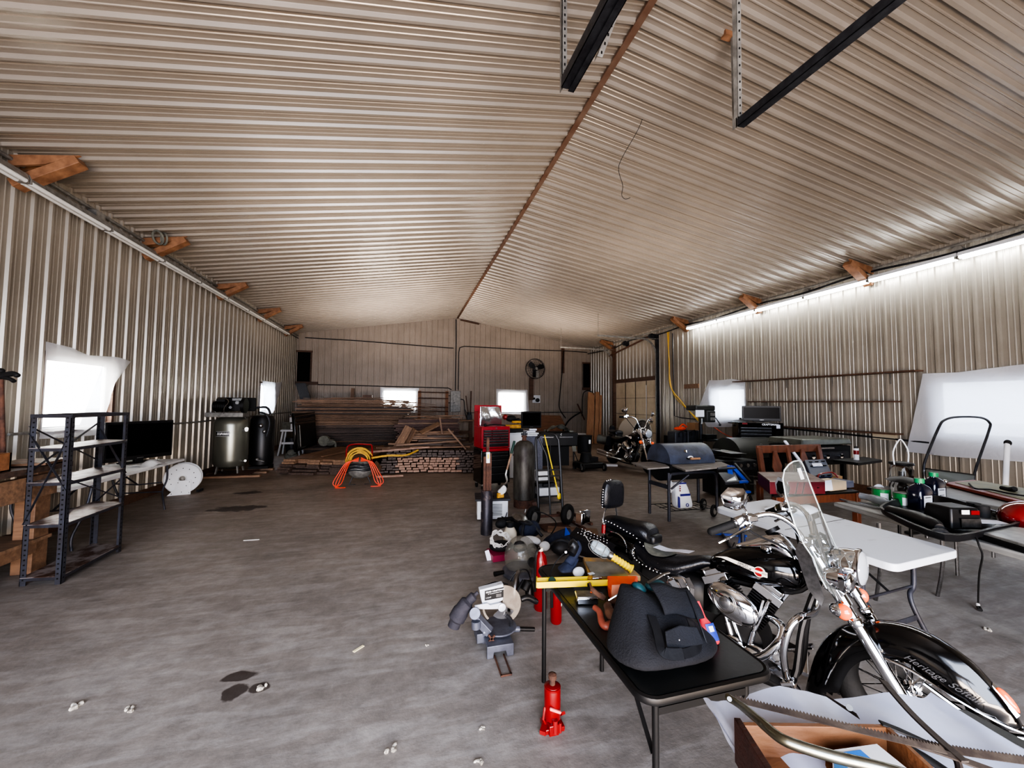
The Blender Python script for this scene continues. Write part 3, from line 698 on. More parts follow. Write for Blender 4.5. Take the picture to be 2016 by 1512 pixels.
for z, r in ((.98, .05), (.95, .04), (.30, .035)):
    MB(steel).cyl((cx+.26, cy-.15, z), (cx+.36, cy-.22, z), .018).lathe([(.001, 0), (r*.7, 0), (r*.7, .02), (.001, .02)], (cx+.36, cy-.22, z+.02), (.3, -1, 0), 16).build('gauge', t)
t = thing('dark_water_tank', 'tall black tank with pipes and valves standing behind the air compressor', 'tank', (cx+.38, cy+.35, .05))
MB(black_plastic).lathe([(.15, .1), (.24, .14), (.25, .3), (.25, 1.15), (.2, 1.25), (.05, 1.29)], (cx+.42, cy+.56, 0), (0, 0, 1), 28).build('tank', t)
MB(dark_steel).tube([(cx+.45, cy+.2, 1.35), (cx+.62, cy+.1, 1.3), (cx+.7, cy+.1, 1.1), (cx+.66, cy+.05, .8)], .02, 8, sm=4).tube([(cx+.3, cy+.1, 1.42), (cx+.6, cy+.15, 1.46), (cx+.68, cy+.2, 1.3)], .025, 8, sm=4).build('pipe', t)
MB(steel).ell((cx+.55, cy+.02, 1.05), (.05, .04, .05)).ell((cx+.62, cy+.02, .92), (.035, .03, .04)).ell((cx+.5, cy+.02, .3), (.04, .03, .04)).cyl((cx+.5, cy-.02, .3), (cx+.66, cy-.02, .26), .015).build('valve', t)
MB(black_matte).box((cx+.42, cy+.56, .05), (.4, .4, .1)).build('base', t)
t = thing('wooden_pallet', 'rough wooden skid under the air compressor', 'pallet', (cx, cy, 0))
for dy in (-.42, 0, .42): MB(lumber_mid).box((cx+.15, cy+dy, .025), (1.15, .12, .04)).build('plank', t)
MB(rust).box((cx+.1, cy-.1, .047), (.8, .7, .006)).build('steel_plate', t)

# ---------------------------------------------------------------- lumber
BM = {}
def board_mesh(l, w, h, m, seed=0):
    """a slightly irregular plank along X, centred, resting on z=0"""
    k = (round(l, 2), round(w, 3), round(h, 3), m.name, seed)
    if k in BM: return BM[k]
    r = random.Random(seed*77+5); mb = MB(m)
    rg = []
    n = 5
    for i in range(n+1):
        x = -l/2+l*i/n; a = r.uniform(-.006, .006); b = r.uniform(-.004, .004)
        rg.append([(x, -w/2+a, 0), (x, w/2+a, 0), (x, w/2+a, h+b), (x, -w/2+a, h+b)])
    mb.loft(rg)
    o = mb.build('board', local=True, bevel=0); me = o.data; bpy.data.objects.remove(o)
    BM[k] = me; return me
def board(p, l, w, h, m, label, group, rz=0, ry=0, rx=0, seed=0, name='board'):
    o = bpy.data.objects.new(name, board_mesh(l, w, h, m, seed)); COL.objects.link(o)
    o.location = p; o.rotation_euler = (rx, ry, rz)
    return tag(o, label, 'board', group)
rnd = random.Random(11)
# low flat pile in front of the black panel; the boards run away from the camera
G1 = 'wide boards in the low flat pile'
ang = math.radians(74)
ax_ = V((math.cos(ang), math.sin(ang), 0)); sd = V((math.sin(ang), -math.cos(ang), 0))
o0 = V((-2.72, 9.62, 0))
for lay in range(6):
    z = lay*.052
    for j in range(6):
        l = 2.9+rnd.uniform(-.3, .2); wd = .265
        p = o0+sd*(.16+j*.285+rnd.uniform(-.006, .006)+lay*.012)+ax_*(l/2+rnd.uniform(-.1, .1)+.03*lay)
        m_ = lumber_mid if lay >= 4 else lumber_dark
        if lay == 5 and j < 4: m_ = bench_wood if j % 2 else lumber_mid
        board((p.x, p.y, z), l, wd, .044, m_, 'wide plank in the low flat pile, %s' % ('pale brown, on its top layer' if lay == 5 else 'in its lower dark layers'), G1+(' top' if lay == 5 else ''), rz=ang+rnd.uniform(-.003, .003), seed=j)
board(o0+ax_*1.6+sd*.95+V((0, 0, .318)), 2.4, .05, .03, bench_wood, 'narrow pale stick lying along the top of the low flat pile', None, rz=ang-.12)
# tall stack
G2 = 'stacked boards of the tall pile'
z = .02; k = 0
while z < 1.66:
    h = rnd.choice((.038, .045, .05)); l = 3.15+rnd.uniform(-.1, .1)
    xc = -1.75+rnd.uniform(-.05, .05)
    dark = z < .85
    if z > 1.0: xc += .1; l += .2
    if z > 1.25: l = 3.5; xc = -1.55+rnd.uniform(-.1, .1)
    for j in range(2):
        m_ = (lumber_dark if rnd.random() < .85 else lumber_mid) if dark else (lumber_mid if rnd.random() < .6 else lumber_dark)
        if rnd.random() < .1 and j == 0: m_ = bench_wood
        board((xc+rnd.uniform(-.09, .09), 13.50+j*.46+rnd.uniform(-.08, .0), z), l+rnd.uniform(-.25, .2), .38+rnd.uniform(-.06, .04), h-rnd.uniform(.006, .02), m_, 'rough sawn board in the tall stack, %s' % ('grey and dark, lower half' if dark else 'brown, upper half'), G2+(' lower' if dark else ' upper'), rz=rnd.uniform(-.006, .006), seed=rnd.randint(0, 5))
    z += h
    k += 1
for i in range(5):
    board((-1.75+rnd.uniform(-.5, .6), 13.5+rnd.uniform(0, .5), 1.67+i*.016), 2.4-.3*i, .2, .014, lumber_mid, 'loose thin slat lying on top of the tall stack', 'loose slats on the tall stack', rz=rnd.uniform(-.06, .06), ry=rnd.uniform(-.01, .01))
for i in range(9):
    board((.05+rnd.uniform(-.15, .25), 13.4+rnd.uniform(-.1, .5), 1.60-.045*i), 1.9+rnd.uniform(-.2, .3), .16, .018, lumber_mid if i % 3 else bench_wood, 'thin slat sticking out of the tall stack in front of the back window', 'thin slats sticking out before the back window', rz=rnd.uniform(-.15, .12), ry=.09+rnd.uniform(-.02, .04), seed=i)
board(((-1.941, 15.9, 1.427)[0], 15.9, 1.06), 2.12, .05, .13, bench_wood, 'upright brown board standing behind the tall stack, left', None, ry=-PI/2+.02)
board(((-1.239, 13.7, 1.793)[0], 13.7, 1.75), .3, .2, .08, trim_wood, 'short red brown block on top of the tall stack', None, ry=0)
board((-.62, 13.33, .78), 3.6, .05, .03, bench_wood, 'pale batten sticking out along the front of the tall stack', None)
# reddish stack behind the cut ends
G3 = 'red brown boards of the middle stack'
reddish = wood('reddish_lumber', (104, 62, 48), (64, 38, 32))
z = .02
while z < 1.08:
    h = .046
    l = 1.75+rnd.uniform(-.12, .12)
    board((.62+rnd.uniform(-.05, .05), 11.55+rnd.uniform(-.03, .03), z), l, .5, h-.008, reddish if rnd.random() < .75 else lumber_mid, 'red brown board in the middle stack between the two piles', G3, rz=rnd.uniform(-.02, .02), seed=rnd.randint(0, 5))
    z += h
for i in range(8):
    board((.75+rnd.uniform(-.5, .5), 11.4+rnd.uniform(-.1, .2), 1.09+.018*i), 1.2+rnd.uniform(-.5, .5), .13, .017, lumber_mid if i % 2 else bench_wood, 'grey scrap board lying loosely on top of the middle stack', 'scrap boards on the middle stack', rz=rnd.uniform(-.4, .4), seed=i)
# cut-end pile: boards pointing at the camera
G4 = 'boards with pale sawn ends in the front pile'
def end_board(p, l, w, h, label, group, mend, rz=0):
    t_ = board(p, l, w, h, lumber_mid, label, group, rz=PI/2+rz)
    return t_
def ended_mesh(w, h, mend, mside):
    k = ('e', round(w, 3), h, mend.name, mside.name)
    if k not in BM:
        mb = MB(mside).box((0, 0, h/2), (2.2, w, h)); mb.use(mend).box((-1.101, 0, h/2), (.004, w-.002, h-.002))
        o = mb.build('b', local=True); BM[k] = o.data; bpy.data.objects.remove(o)
    return BM[k]
end_dark = wood('weathered_board_ends', (96, 78, 68), (70, 56, 50), stretch=(3, 3, 3))
for row in range(9):
    x = -.55+(row % 3)*.02; z = .02+row*.052
    if row > 6: x += .1
    while x < 1.72:
        w_ = rnd.choice((.085, .11, .13)); 
        right = x > 1.12
        pale = not right and row < 6 and x > -.25
        h_ = .044 if not (row % 2 and rnd.random() < .3) else .036
        o = bpy.data.objects.new('board', ended_mesh(w_, h_, lumber_end if pale else end_dark, lumber_mid if pale else lumber_dark)); COL.objects.link(o)
        o.location = (x+w_/2, 9.12+1.1-.45*max(0, x-.2)*.55+rnd.uniform(-.05, .06)+.035*row, z); o.rotation_euler = (0, 0, PI/2+.02)
        tag(o, 'short board in the front pile with a %s end' % ('pale pinkish sawn' if pale else 'dark weathered'), 'board', G4 if pale else 'boards with dark ends in the front pile')
        x += w_+rnd.choice((.006, .012, .03))
sc_ = [  # scraps crossing on top: px-free hand layout (x, y, z, l, w, h, rz, ry)
    (.35, 9.7, .50, 1.5, .12, .04, .1, 0), (.7, 9.8, .545, 1.3, .1, .04, -.06, 0), (1.0, 9.6, .50, 1.1, .14, .04, .04, 0), (.2, 9.9, .55, 1.2, .1, .04, -.15, .02),
    (.55, 9.7, .59, 1.5, .05, .04, .05, -.05), (.9, 10.0, .63, 1.2, .14, .04, .12, 0), (.3, 10.1, .63, .9, .12, .04, -.1, 0), (.75, 10.1, .67, 1.3, .09, .04, .02, .03),
    (.5, 10.3, .71, 1.2, .15, .04, .15, 0), (1.0, 10.2, .71, .9, .12, .04, -.1, 0), (.65, 10.4, .76, 1.1, .16, .04, .0, 0), (.85, 10.5, .80, .8, .14, .04, .2, 0),
    (.4, 10.6, .80, .7, .12, .04, -.2, .05), (1.25, 9.6, .55, .8, .1, .04, .3, 0), (-.25, 9.6, .5, .8, .1, .04, -.3, 0), (-.1, 9.9, .45, .9, .12, .04, .2, 0)]
for i, (x, y, z, l, w_, h_, rz, ry) in enumerate(sc_):
    board((x, y, z), l, w_, h_, (lumber_mid, lumber_dark, bench_wood, lumber_mid)[i % 4], 'offcut lying crosswise on top of the front pile', 'offcuts on the front pile', rz=rz, ry=ry, seed=i)
for p, l, w_, rx, ry, rz, m_, lb in (
    ((-.05, 9.9, .72), .62, .2, .9, -1.05, .3, lumber_mid, 'short grey plank leaning upright at the left of the front pile'),
    ((.12, 10.0, .72), .5, .2, .7, -1.1, -.2, lumber_mid, 'second short plank leaning beside the first on the front pile'),
    ((.62, 10.3, .92), .55, .2, .3, -.45, .2, lumber_mid, 'short plank tilted up on the middle of the front pile'),
    ((1.22, 9.4, .68), .75, .12, 0, .85, -.1, bench_wood, 'brown board sloping down the right end of the front pile'),
    ((.86, 10.1, 1.0), .45, .04, 0, 1.4, 0, bench_wood, 'thin pale stick standing on the front pile'),
    ((1.55, 9.6, .45), 1.3, .12, 0, .25, -.6, bench_wood, 'long pale board sliding off the right of the front pile'),
    ((1.6, 9.4, .3), 1.2, .12, 0, .28, -.8, lumber_mid, 'second board sliding off the right of the front pile'),
    ((-.1, 9.1, .52), 1.3, .04, 0, -.05, .12, lumber_end, 'thin pinkish strip lying across the front pile'),
    ((-.62, 9.1, .03), .5, .3, 1.1, -.5, 1.2, lumber_mid, 'triangular grey offcut leaning on the floor left of the front pile'),
    ((-.3, 8.75, .0), .55, .07, 0, 0, .08, lumber_end, 'pale splintered stick lying on the floor before the front pile')):
    board(p, l, w_, .035, m_, lb, None, rz=rz, ry=ry, rx=rx)
# boards leaning in the far right corner
G5 = 'fresh boards leaning in the far corner'
for i, (x, h_, w_) in enumerate(((7.02, 2.10, .30), (7.30, 2.13, .17), (7.46, 2.0, .10))):
    o = board((x+.32, 14.0+.05*i, h_/2), h_, w_, .04, lumber_new, ('widest', 'middle', 'narrowest')[i]+' fresh board leaning beside the garage door', None, rz=0, ry=-PI/2+.16)
    o.rotation_euler = Euler((0, 0, 0)); o.matrix_world = Matrix.Translation((x+.13, 14.25, 0)) @ Matrix.Rotation(-.14, 4, 'X') @ Matrix.Rotation(.11, 4, 'Y') @ Matrix.Rotation(-PI/2, 4, 'Y') @ Matrix.Rotation(PI/2, 4, 'X') @ Matrix.Translation((h_/2, 0, 0))
single(MB(black_matte).tube([(6.95, 14.5, 1.1), (6.98, 14.5, 1.9), (7.1, 14.5, 2.12), (7.35, 14.5, 2.12), (7.5, 14.5, 1.9), (7.55, 14.4, 1.0)], .018, 8, sm=6), 'black_hose', 'black hose looped over the boards leaning in the far corner', 'hose')
single(MB(black_matte).tube([(6.85, 16.2, 4.0), (6.82, 16.25, 3.2), (6.72, 16.3, 2.0), (6.7, 16.3, 1.4), (7.0, 16.3, .95)], .02, 8, sm=6), 'black_cable', 'black cable hanging down the back wall right of the fan', 'cable')
single(MB(black_matte).tube([(7.6, 15.9, 1.25), (7.2, 16.0, 1.0), (6.95, 16.1, .7), (6.75, 16.2, .2)], .03, 8, sm=6), 'bent_pole', 'dark bent pole leaning on the back wall by the blue cooler', 'pole')
single(MB(rust).bar((7.35, 15.8, 1.6), (7.6, 15.6, .9), .05, .05), 'short_stick', 'dark stick leaning beside the corner boards', 'stick')

# ---------------------------------------------------------------- back wall things
t = thing('electric_panel', 'grey steel electric panel on the back wall with conduits entering it', 'panel', (2.0, D-.02, 1.2))
MB(galv).box((2.0, D-.105, 1.66), (.42, .13, .88)).build('cabinet', t, bevel=.01)
MB(galv).box((2.0, D-.18, 1.66), (.20, .02, .42)).build('door', t, bevel=.005)
MB(black_satin).box((1.94, D-.195, 1.6), (.03, .012, .05)).build('latch', t)
MB(dark_steel).tube([(2.2, D-.05, 1.75), (2.36, D-.05, 1.72), (2.4, D-.05, 1.5), (2.42, D-.05, 1.2), (2.5, D-.05, .95)], .016, 8, sm=4).build('conduit', t)
for z in (1.9, 1.6): MB(dark_steel).tube([(1.8, D-.05, z), (1.68, D-.05, z-.02), (1.64, D-.05, z-.12)], .014, 8, sm=3).build('conduit', t)
t = thing('board_rack', 'open frame of orange boards and rods standing at the back wall beside the window', 'frame', (1.0, D-.3, 0))
for x in (.52, 1.62): MB(orange_wood).box((x, D-.35, 1.05), (.12, .05, 2.05)).build('post', t)
for z in (2.02, 1.78, 1.42, 1.25): MB(rust).bar((.46, D-.38, z), (1.68, D-.38, z-.01), .03, .035).build('rail', t)
t = thing('work_bench', 'bare wooden bench frame at the back wall under the electric panel', 'workbench', (1.9, 15.8, 0))
MB(lumber_mid).box((1.95, 15.75, .89), (1.55, .6, .05)).build('bench_top', t)
MB(trim_wood).box((2.55, 15.6, .44), (.14, .1, .88)).build('leg', t); MB(trim_wood).box((1.35, 15.6, .44), (.1, .1, .86)).build('leg', t)
MB(trim_wood).box((1.95, 15.6, .42), (1.3, .05, .12)).build('rail', t)
single(MB(trim_wood).bar((2.62, 16.2, .92), (2.66, 16.3, 2.1), .09, .05).bar((2.55, 16.1, .92), (2.44, 16.3, 1.9), .04, .03), 'leaning_sticks', 'brown sticks standing on the back bench right of the electric panel', 'sticks')
single(MB(dark_steel).box((2.5, 15.7, 1.02), (.2, .2, .2)).cyl((2.5, 15.7, 1.1), (2.5, 15.7, 1.22), .08), 'bench_vise', 'dark bench vise on the back bench', 'vise')
t = thing('wall_fan', 'round black caged fan mounted high on the back wall', 'fan', (5.51, D-.2, 3.1))
c = V((5.51, D-.28, 3.14))
mb = MB(dark_steel)
for r_ in (.44, .36, .28, .2, .12): mb.torus(c+V((0, -.1*(1-(r_/.44)**2), 0)), (0, 1, 0), r_, .006, 32, 5)
mb.torus(c+V((0, .1, 0)), (0, 1, 0), .44, .012, 32, 6)
for a in range(20):
    u_ = V((math.cos(a*PI/10), 0, math.sin(a*PI/10))); mb.tube([c+V((0, -.1, 0))+u_*.03, c+V((0, -.08, 0))+u_*.25, c+u_*.44, c+V((0, .1, 0))+u_*.44], .004, 5)
mb.build('cage', t)
mb = MB(black_plastic)
for a in range(3):
    th = a*2*PI/3+.5; u_ = V((math.cos(th), 0, math.sin(th))); v_ = V((-math.sin(th), .3, math.cos(th)))
    mb.prism([(.04, -.05), (.2, -.14), (.38, -.15), (.39, .02), (.25, .1), (.05, .05)], c, u_, v_, .006)
mb.build('blade', t)
MB(galv).cyl(c+V((0, -.12, 0)), c+V((0, .15, 0)), .06, n=18).box(c+V((.02, -.12, -.26)), (.11, .06, .3)).build('motor', t)
MB(dark_steel).box(c+V((0, .2, -.1)), (.12, .12, .2)).build('bracket', t)
single(MB(trim_wood).box((5.38, D-.06, 2.25), (.2, .05, 1.0)), 'mounting_board', 'vertical brown board on the back wall under the fan', 'board')
single(MB(trim_wood).box((6.9, D-.04, 3.6), (.14, .05, 1.2)), 'wall_board', 'faint vertical brown board on the back wall right of the fan', 'board')
t = thing('thermostat_board', 'white board with black thermostat dials under the fan', 'thermostat', (5.62, D-.06, 1.7))
MB(white_plastic).box((5.62, D-.05, 1.80), (.36, .03, .34)).build('board', t)
MB(black_plastic).cyl((5.66, D-.06, 1.75), (5.66, D-.14, 1.75), .09, n=16).build('dial', t); MB(black_plastic).cyl((5.5, D-.06, 1.82), (5.5, D-.12, 1.82), .05, n=16).build('dial', t)
t = thing('plywood_panel', 'orange plywood sheet leaning on the back wall behind the grills', 'plywood', (6.3, D-.1, 0))
MB(orange_wood).prism([(-.68, 0), (.72, 0), (.72, .62), (.5, 1.05), (-.68, 1.08)], (6.25, D-.22, .02), (1, 0, 0), (0, .08, 1), -.02).build('sheet', t)
t = thing('drinks_cooler', 'small blue cooler with a white lid on the floor in the far corner', 'cooler', (7.18, 15.05, 0))
MB(blue).lathe([(.17, 0), (.2, .04), (.21, .28)], (7.18, 15.05, 0), (0, 0, 1), 24, sx=1.15).build('body', t)
MB(white_plastic).lathe([(.22, .28), (.22, .33), (.19, .36), (.01, .365)], (7.18, 15.05, 0), (0, 0, 1), 24, sx=1.15).build('lid', t)
MB(white_plastic).cyl((7.14, 14.85, .07), (7.14, 14.80, .07), .025).build('spout', t)

# ---------------------------------------------------------------- corner behind the left: stool, mirror, black panel
t = thing('white_stool', 'white wooden step stool at the far left wall behind the black panel', 'stool', (-3.35, 13.0, 0))
for sx in (-1, 1):
    for sy in (-1, 1): MB(white_paint).bar((-3.3+sx*.28, 13.0+sy*.22, 0), (-3.3+sx*.19, 13.0+sy*.15, .70), .07, .04).build('leg', t)
MB(white_paint).box((-3.3, 13.0, .73), (.5, .42, .05)).build('seat', t)
MB(white_paint).box((-3.3, 12.84, .36), (.42, .03, .06)).build('rung', t)
single(MB(dark_steel).cyl((-3.3, 13.05, .0), (-3.3, 13.05, .5), .15, .17, n=20), 'grey_bucket', 'grey bucket standing under the white stool', 'bucket')
single(MB(black_satin).prism([(-.34, 0), (-.02, 0), (-.34, 1.02), (-.66, 1.02)], (-2.98, 14.6, 1.2), (1, 0, 0), (0, 0, 1), .05), 'tilted_mirror', 'tilted narrow black panel standing behind the white stool', 'panel')
single(MB(dark_steel).box((-3.3, 14.7, 1.12), (.9, .5, .05)).box((-3.6, 14.8, .55), (.06, .06, 1.1)).box((-3.0, 14.8, .55), (.06, .06, 1.1)), 'side_table', 'small grey table carrying boxes in the far left corner', 'table')
for p, d, m_, lb in (((-3.42, 12.98, .87), (.22, .2, .22), canvas, 'small grey toolbox on the white stool'), ((-3.25, 12.9, 1.05), (.14, .16, .14), white_plastic, 'white carton with a red dot stacked on the white stool'), ((-3.22, 12.96, .85), (.16, .2, .16), white_plastic, 'white carton on the white stool'), ((-2.95, 14.6, 1.2), (.2, .16, .1), white_plastic, 'white box on the far left corner table')):
    single(MB(m_).box(p, d), 'carton', lb, 'box')
t = thing('truck_tailgate', 'tall black tailgate panel standing upright on the low lumber pile', 'panel', (-2.75, 12.0, .3))
a, b = V((-2.72, 11.0, .31)), V((-2.60, 12.75, .31)); dd = (b-a).normalized(); up_ = V((-.10, 0, 1)).normalized(); nn = dd.cross(up_)
MB(black_paint).prism([(0, 0), (1.75, 0), (1.75, .98), (0, .98)], a, dd, up_, .07).build('body', t, bevel=.012)
MB(black_satin).prism([(.3, .08), (1.68, .08), (1.68, .68), (.3, .68)], a+nn*.071, dd, up_, .01).build('recessed_panel', t, bevel=.003)
MB(black_satin).bar(a+dd*.05+up_*.84+nn*.08, b-dd*.05+up_*.84+nn*.08, .02, .02).bar(a+dd*.05+up_*.74+nn*.08, b-dd*.05+up_*.74+nn*.08, .02, .02).build('ridge', t)
MB(galv).bar(a+dd*.24+up_*.10+nn*.09, a+dd*.27+up_*.66+nn*.09, .06, .02).build('handle', t, bevel=.008)
t = thing('shop_blower', 'small dusty grey grinder machine on the low pile beside the black panel', 'machine', (-2.3, 12.8, .32))
MB(canvas).cyl((-2.28, 12.3, .46), (-2.28, 12.5, .46), .15, n=18).ell((-2.12, 12.4, .40), (.16, .12, .1)).tube([(-2.15, 12.2, .42), (-1.95, 12.1, .44), (-1.92, 12.05, .30)], .03, 8, sm=3).build('body', t)
single(MB(canvas).ell((-3.02, 11.9, .10), (.16, .14, .12)).ell((-2.98, 11.8, .2), (.11, .1, .09)), 'cloth_bundle', 'dusty bundle on the floor at the foot of the black panel', 'bundle')

# ---------------------------------------------------------------- orange hose cart
hx, hy = -.83, 8.1
t = thing('air_tank', 'round grey portable air tank with a red handle in front of the lumber', 'air tank', (hx, hy, 0))
MB(galv).ell((hx, hy, .30), (.235, .19, .19), 24, 14).build('tank', t)
mb = MB(red_dark).tube([(hx-.24, hy+.05, .3), (hx-.27, hy+.05, .62), (hx-.2, hy+.05, .76), (hx+.12, hy+.05, .76), (hx+.2, hy+.05, .7), (hx+.2, hy+.05, .3)], .016, 8, sm=4); mb.build('handle', t)
for s_ in (-1, 1): MB(dark_steel).tube([(hx+s_*.14, hy, .14), (hx+s_*.2, hy-.02, .0), (hx+s_*.08, hy-.02, .0)], .012).build('foot', t)
MB(dark_steel).box((hx-.02, hy-.17, .37), (.06, .04, .03)).ell((hx+.06, hy-.16, .4), .025).build('valve', t)
def coil(c, R, n, m_, name, label, sag=.0, seed=1, tilt=(0, 1, 0), r=.012, squash=1., cat='hose', spread=.05):
    rn = random.Random(seed); d, a, u = basis(tilt); pts = []
    for k in range(n*12):
        th = 2*PI*k/12; rr = R*(1+rn.uniform(-.12, .12)); pts.append(V(c)+a*math.cos(th)*rr+u*math.sin(th)*rr*squash+d*rn.uniform(-spread, spread))
    return single(MB(m_).tube(pts, r, 6, sm=3), name, label, cat)
mb = MB(hose_orange)
for s_, x1 in ((-1, -.42), (1, .42)):
    for q in range(4):
        w_ = .04*q
        mb.tube([(hx+s_*.02, hy-.12-.02*q, .53-.02*q), (hx+s_*(.16+w_*.5), hy-.2, .46), (hx+s_*(.24+w_), hy-.24, .26), (hx+s_*(.30+w_*1.2), hy-.25, .08), (hx+s_*(.40-w_*.5), hy-.28, .012), (hx+s_*.22, hy-.3, .012)], .0095, 7, sm=5)
single(mb, 'orange_hose', 'bright orange hose draped over the air tank down to the floor', 'hose')
mb = MB(hose_yellow)
for q in range(7):
    mb.arc((hx-.02+.03*math.sin(q*2), hy-.1+.03*q, .46), (.1*math.sin(q), 1, .1), .16+.014*q, .011, .1*q, 3.0+.12*q, 14, 6)
single(mb, 'yellow_hose', 'yellow hose coiled above the orange hose on the air tank', 'hose')
mb = MB(dark_steel)
for q in range(5): mb.tube([(hx-.22, hy-.16, .40-.03*q), (hx-.08, hy-.21, .43-.03*q+.01*(q % 2)), (hx+.1, hy-.21, .41-.03*q), (hx+.22, hy-.15, .42-.03*q)], .011, 6, sm=4)
single(mb, 'grey_hose', 'grey hose wound around the front of the air tank', 'hose')
single(MB(hose_yellow).tube([(hx+.2, hy, .5), (hx+.5, hy+.15, .52), (hx+.85, hy+.3, .5), (hx+1.1, hy+.6, .56)], .02, 8, sm=4), 'yellow_wand', 'long yellow hose end reaching from the air tank toward the lumber', 'hose')

# ---------------------------------------------------------------- red tool chest
RZ = math.radians(10); R3 = Matrix.Rotation(RZ, 3, 'Z')
TC = V((1.345, 6.98, 0))                       # front left foot; x runs along the front, y to the back
def tc(x, y, z): return TC+R3 @ V((x, y, z))
W_, Dp = .57, .42
def drawer_fronts(t, rows, x0, x1, pt, face, R, dy=-.012, pull=steel):
    """rows: (z0, z1, [x splits]); each drawer a part with its pull as a sub-part"""
    for z0, z1, sp in rows:
        xs = [x0]+sp+[x1]
        for a, b in zip(xs, xs[1:]):
            d = MB(face).box(pt((a+b)/2, dy/2, (z0+z1)/2), (b-a-.008, abs(dy), z1-z0-.008), R=R).build('drawer', t)
            MB(pull).box(pt((a+b)/2, dy-.008, z1-.014), (b-a-.03, .012, .010), R=R).build('handle', d)
t = thing('rolling_tool_cabinet', 'black rolling tool cabinet with long silver drawer pulls, carrying the red chest', 'tool cabinet', TC, RZ)
MB(black_paint).box(tc(W_/2, Dp/2, .44), (W_, Dp, .64), R=R3).build('body', t, bevel=.006)
MB(red_box).box(tc(W_/2, -.004, .735), (W_-.04, .012, .05), R=R3).build('name_strip', t)
drawer_fronts(t, [(.64, .70, []), (.56, .64, []), (.44, .56, []), (.31, .44, []), (.16, .31, [])], .03, W_-.03, tc, black_satin, R3)
for x in (.05, W_-.05):
    for y in (.05, Dp-.05):
        MB(rubber).cyl(tc(x-.015, y, .05), tc(x+.015, y, .05), .048, n=18).build('caster', t)
        MB(galv).box(tc(x, y, .10), (.05, .06, .03), R=R3).build('caster_fork', t)
t = thing('red_tool_chest', 'red steel tool chest with black drawers and its lid raised', 'tool chest', tc(0, 0, .765), RZ)
MB(red_box).box(tc(W_/2, Dp/2, .965), (W_, Dp, .40), R=R3).build('body', t, bevel=.008)
drawer_fronts(t, [(1.06, 1.105, [W_*.35]), (1.015, 1.06, [W_*.35]), (.965, 1.015, [W_*.35]), (.915, .965, [.2, .36]), (.865, .915, []), (.79, .865, [])], .03, W_-.03, tc, black_satin, R3)
MB(red_box).box(tc(W_/2, Dp-.01, 1.36), (W_, .025, .40), R=R3).box(tc(.012, Dp-.12, 1.30), (.02, .24, .28), R=R3).build('lid', t, bevel=.006)
MB(steel).cyl(tc(W_/2, -.005, 1.135), tc(W_/2, -.015, 1.135), .012).build('lock', t)
mb = MB(foil); mb.grid(lambda u, v: tc(.10+.40*u, Dp-.10-.05*math.sin(PI*v)-.03*math.sin(7*u+3*v), 1.17+.36*v*(1-.05*u)), 12, 12).grid(lambda u, v: tc(.10+.40*u, Dp-.06-.02*math.sin(5*u), 1.17+.36*v), 6, 6)
single(mb, 'foil_bag', 'crumpled silver foil bag standing in the open red tool chest', 'bag')
single(MB(black_matte).tube([tc(.12, .1, 1.18), tc(.25, .06, 1.2), tc(.35, .1, 1.19), tc(.5, .05, 1.18)], .012, 6, sm=3).ell(tc(.1, .08, 1.19), (.03, .03, .03)), 'work_gloves', 'dark cable and tool lying on top of the red chest', 'tool')

# white appliance behind, with tools and a box television
t = thing('white_appliance', 'white enamel stove standing behind the red tool chest', 'appliance', (2.5, 8.2, 0))
MB(white_paint).box((2.42, 8.3, .47), (.72, .6, .92)).build('body', t, bevel=.01)
MB(white_paint).box((2.42, 8.3, .95), (.76, .64, .035)).build('cooktop', t, bevel=.006)
MB(dark_steel).box((2.45, 7.985, .5), (.46, .02, .03)).build('handle', t)
mb = MB(black_satin)
for x, y in ((2.25, 8.15), (2.6, 8.15), (2.25, 8.45), (2.6, 8.45)): mb.torus((x, y, .975), (0, 0, 1), .08, .008, 20, 5)
pieces(mb, 'burner', t)
television((2.80, 8.5, .985), .5, .38, .1, 'black box television on the white stove behind the gas cylinder')
t = thing('power_tool', 'yellow and black power tool heap on the white stove behind the red lid', 'tool', (2.25, 8.1, .98))
MB(yellow_dirty).box((2.22, 8.05, 1.10), (.36, .16, .08)).box((2.3, 8.02, 1.2), (.2, .1, .05)).build('housing', t, bevel=.02)
MB(black_matte).box((2.22, 8.05, 1.02), (.42, .22, .07)).ell((2.2, 8.1, 1.27), (.12, .08, .07)).ell((2.36, 8.1, 1.22), (.07, .07, .06)).build('motor', t)
MB(red_dark).ell((2.08, 8.12, 1.30), (.06, .06, .06)).build('knob', t)
single(MB(paper).box((2.6, 8.08, .99), (.22, .2, .03), rz=.3).box((2.7, 8.1, 1.03), (.16, .14, .03), rz=-.2), 'folded_papers', 'white papers on the front edge of the stove', 'paper')

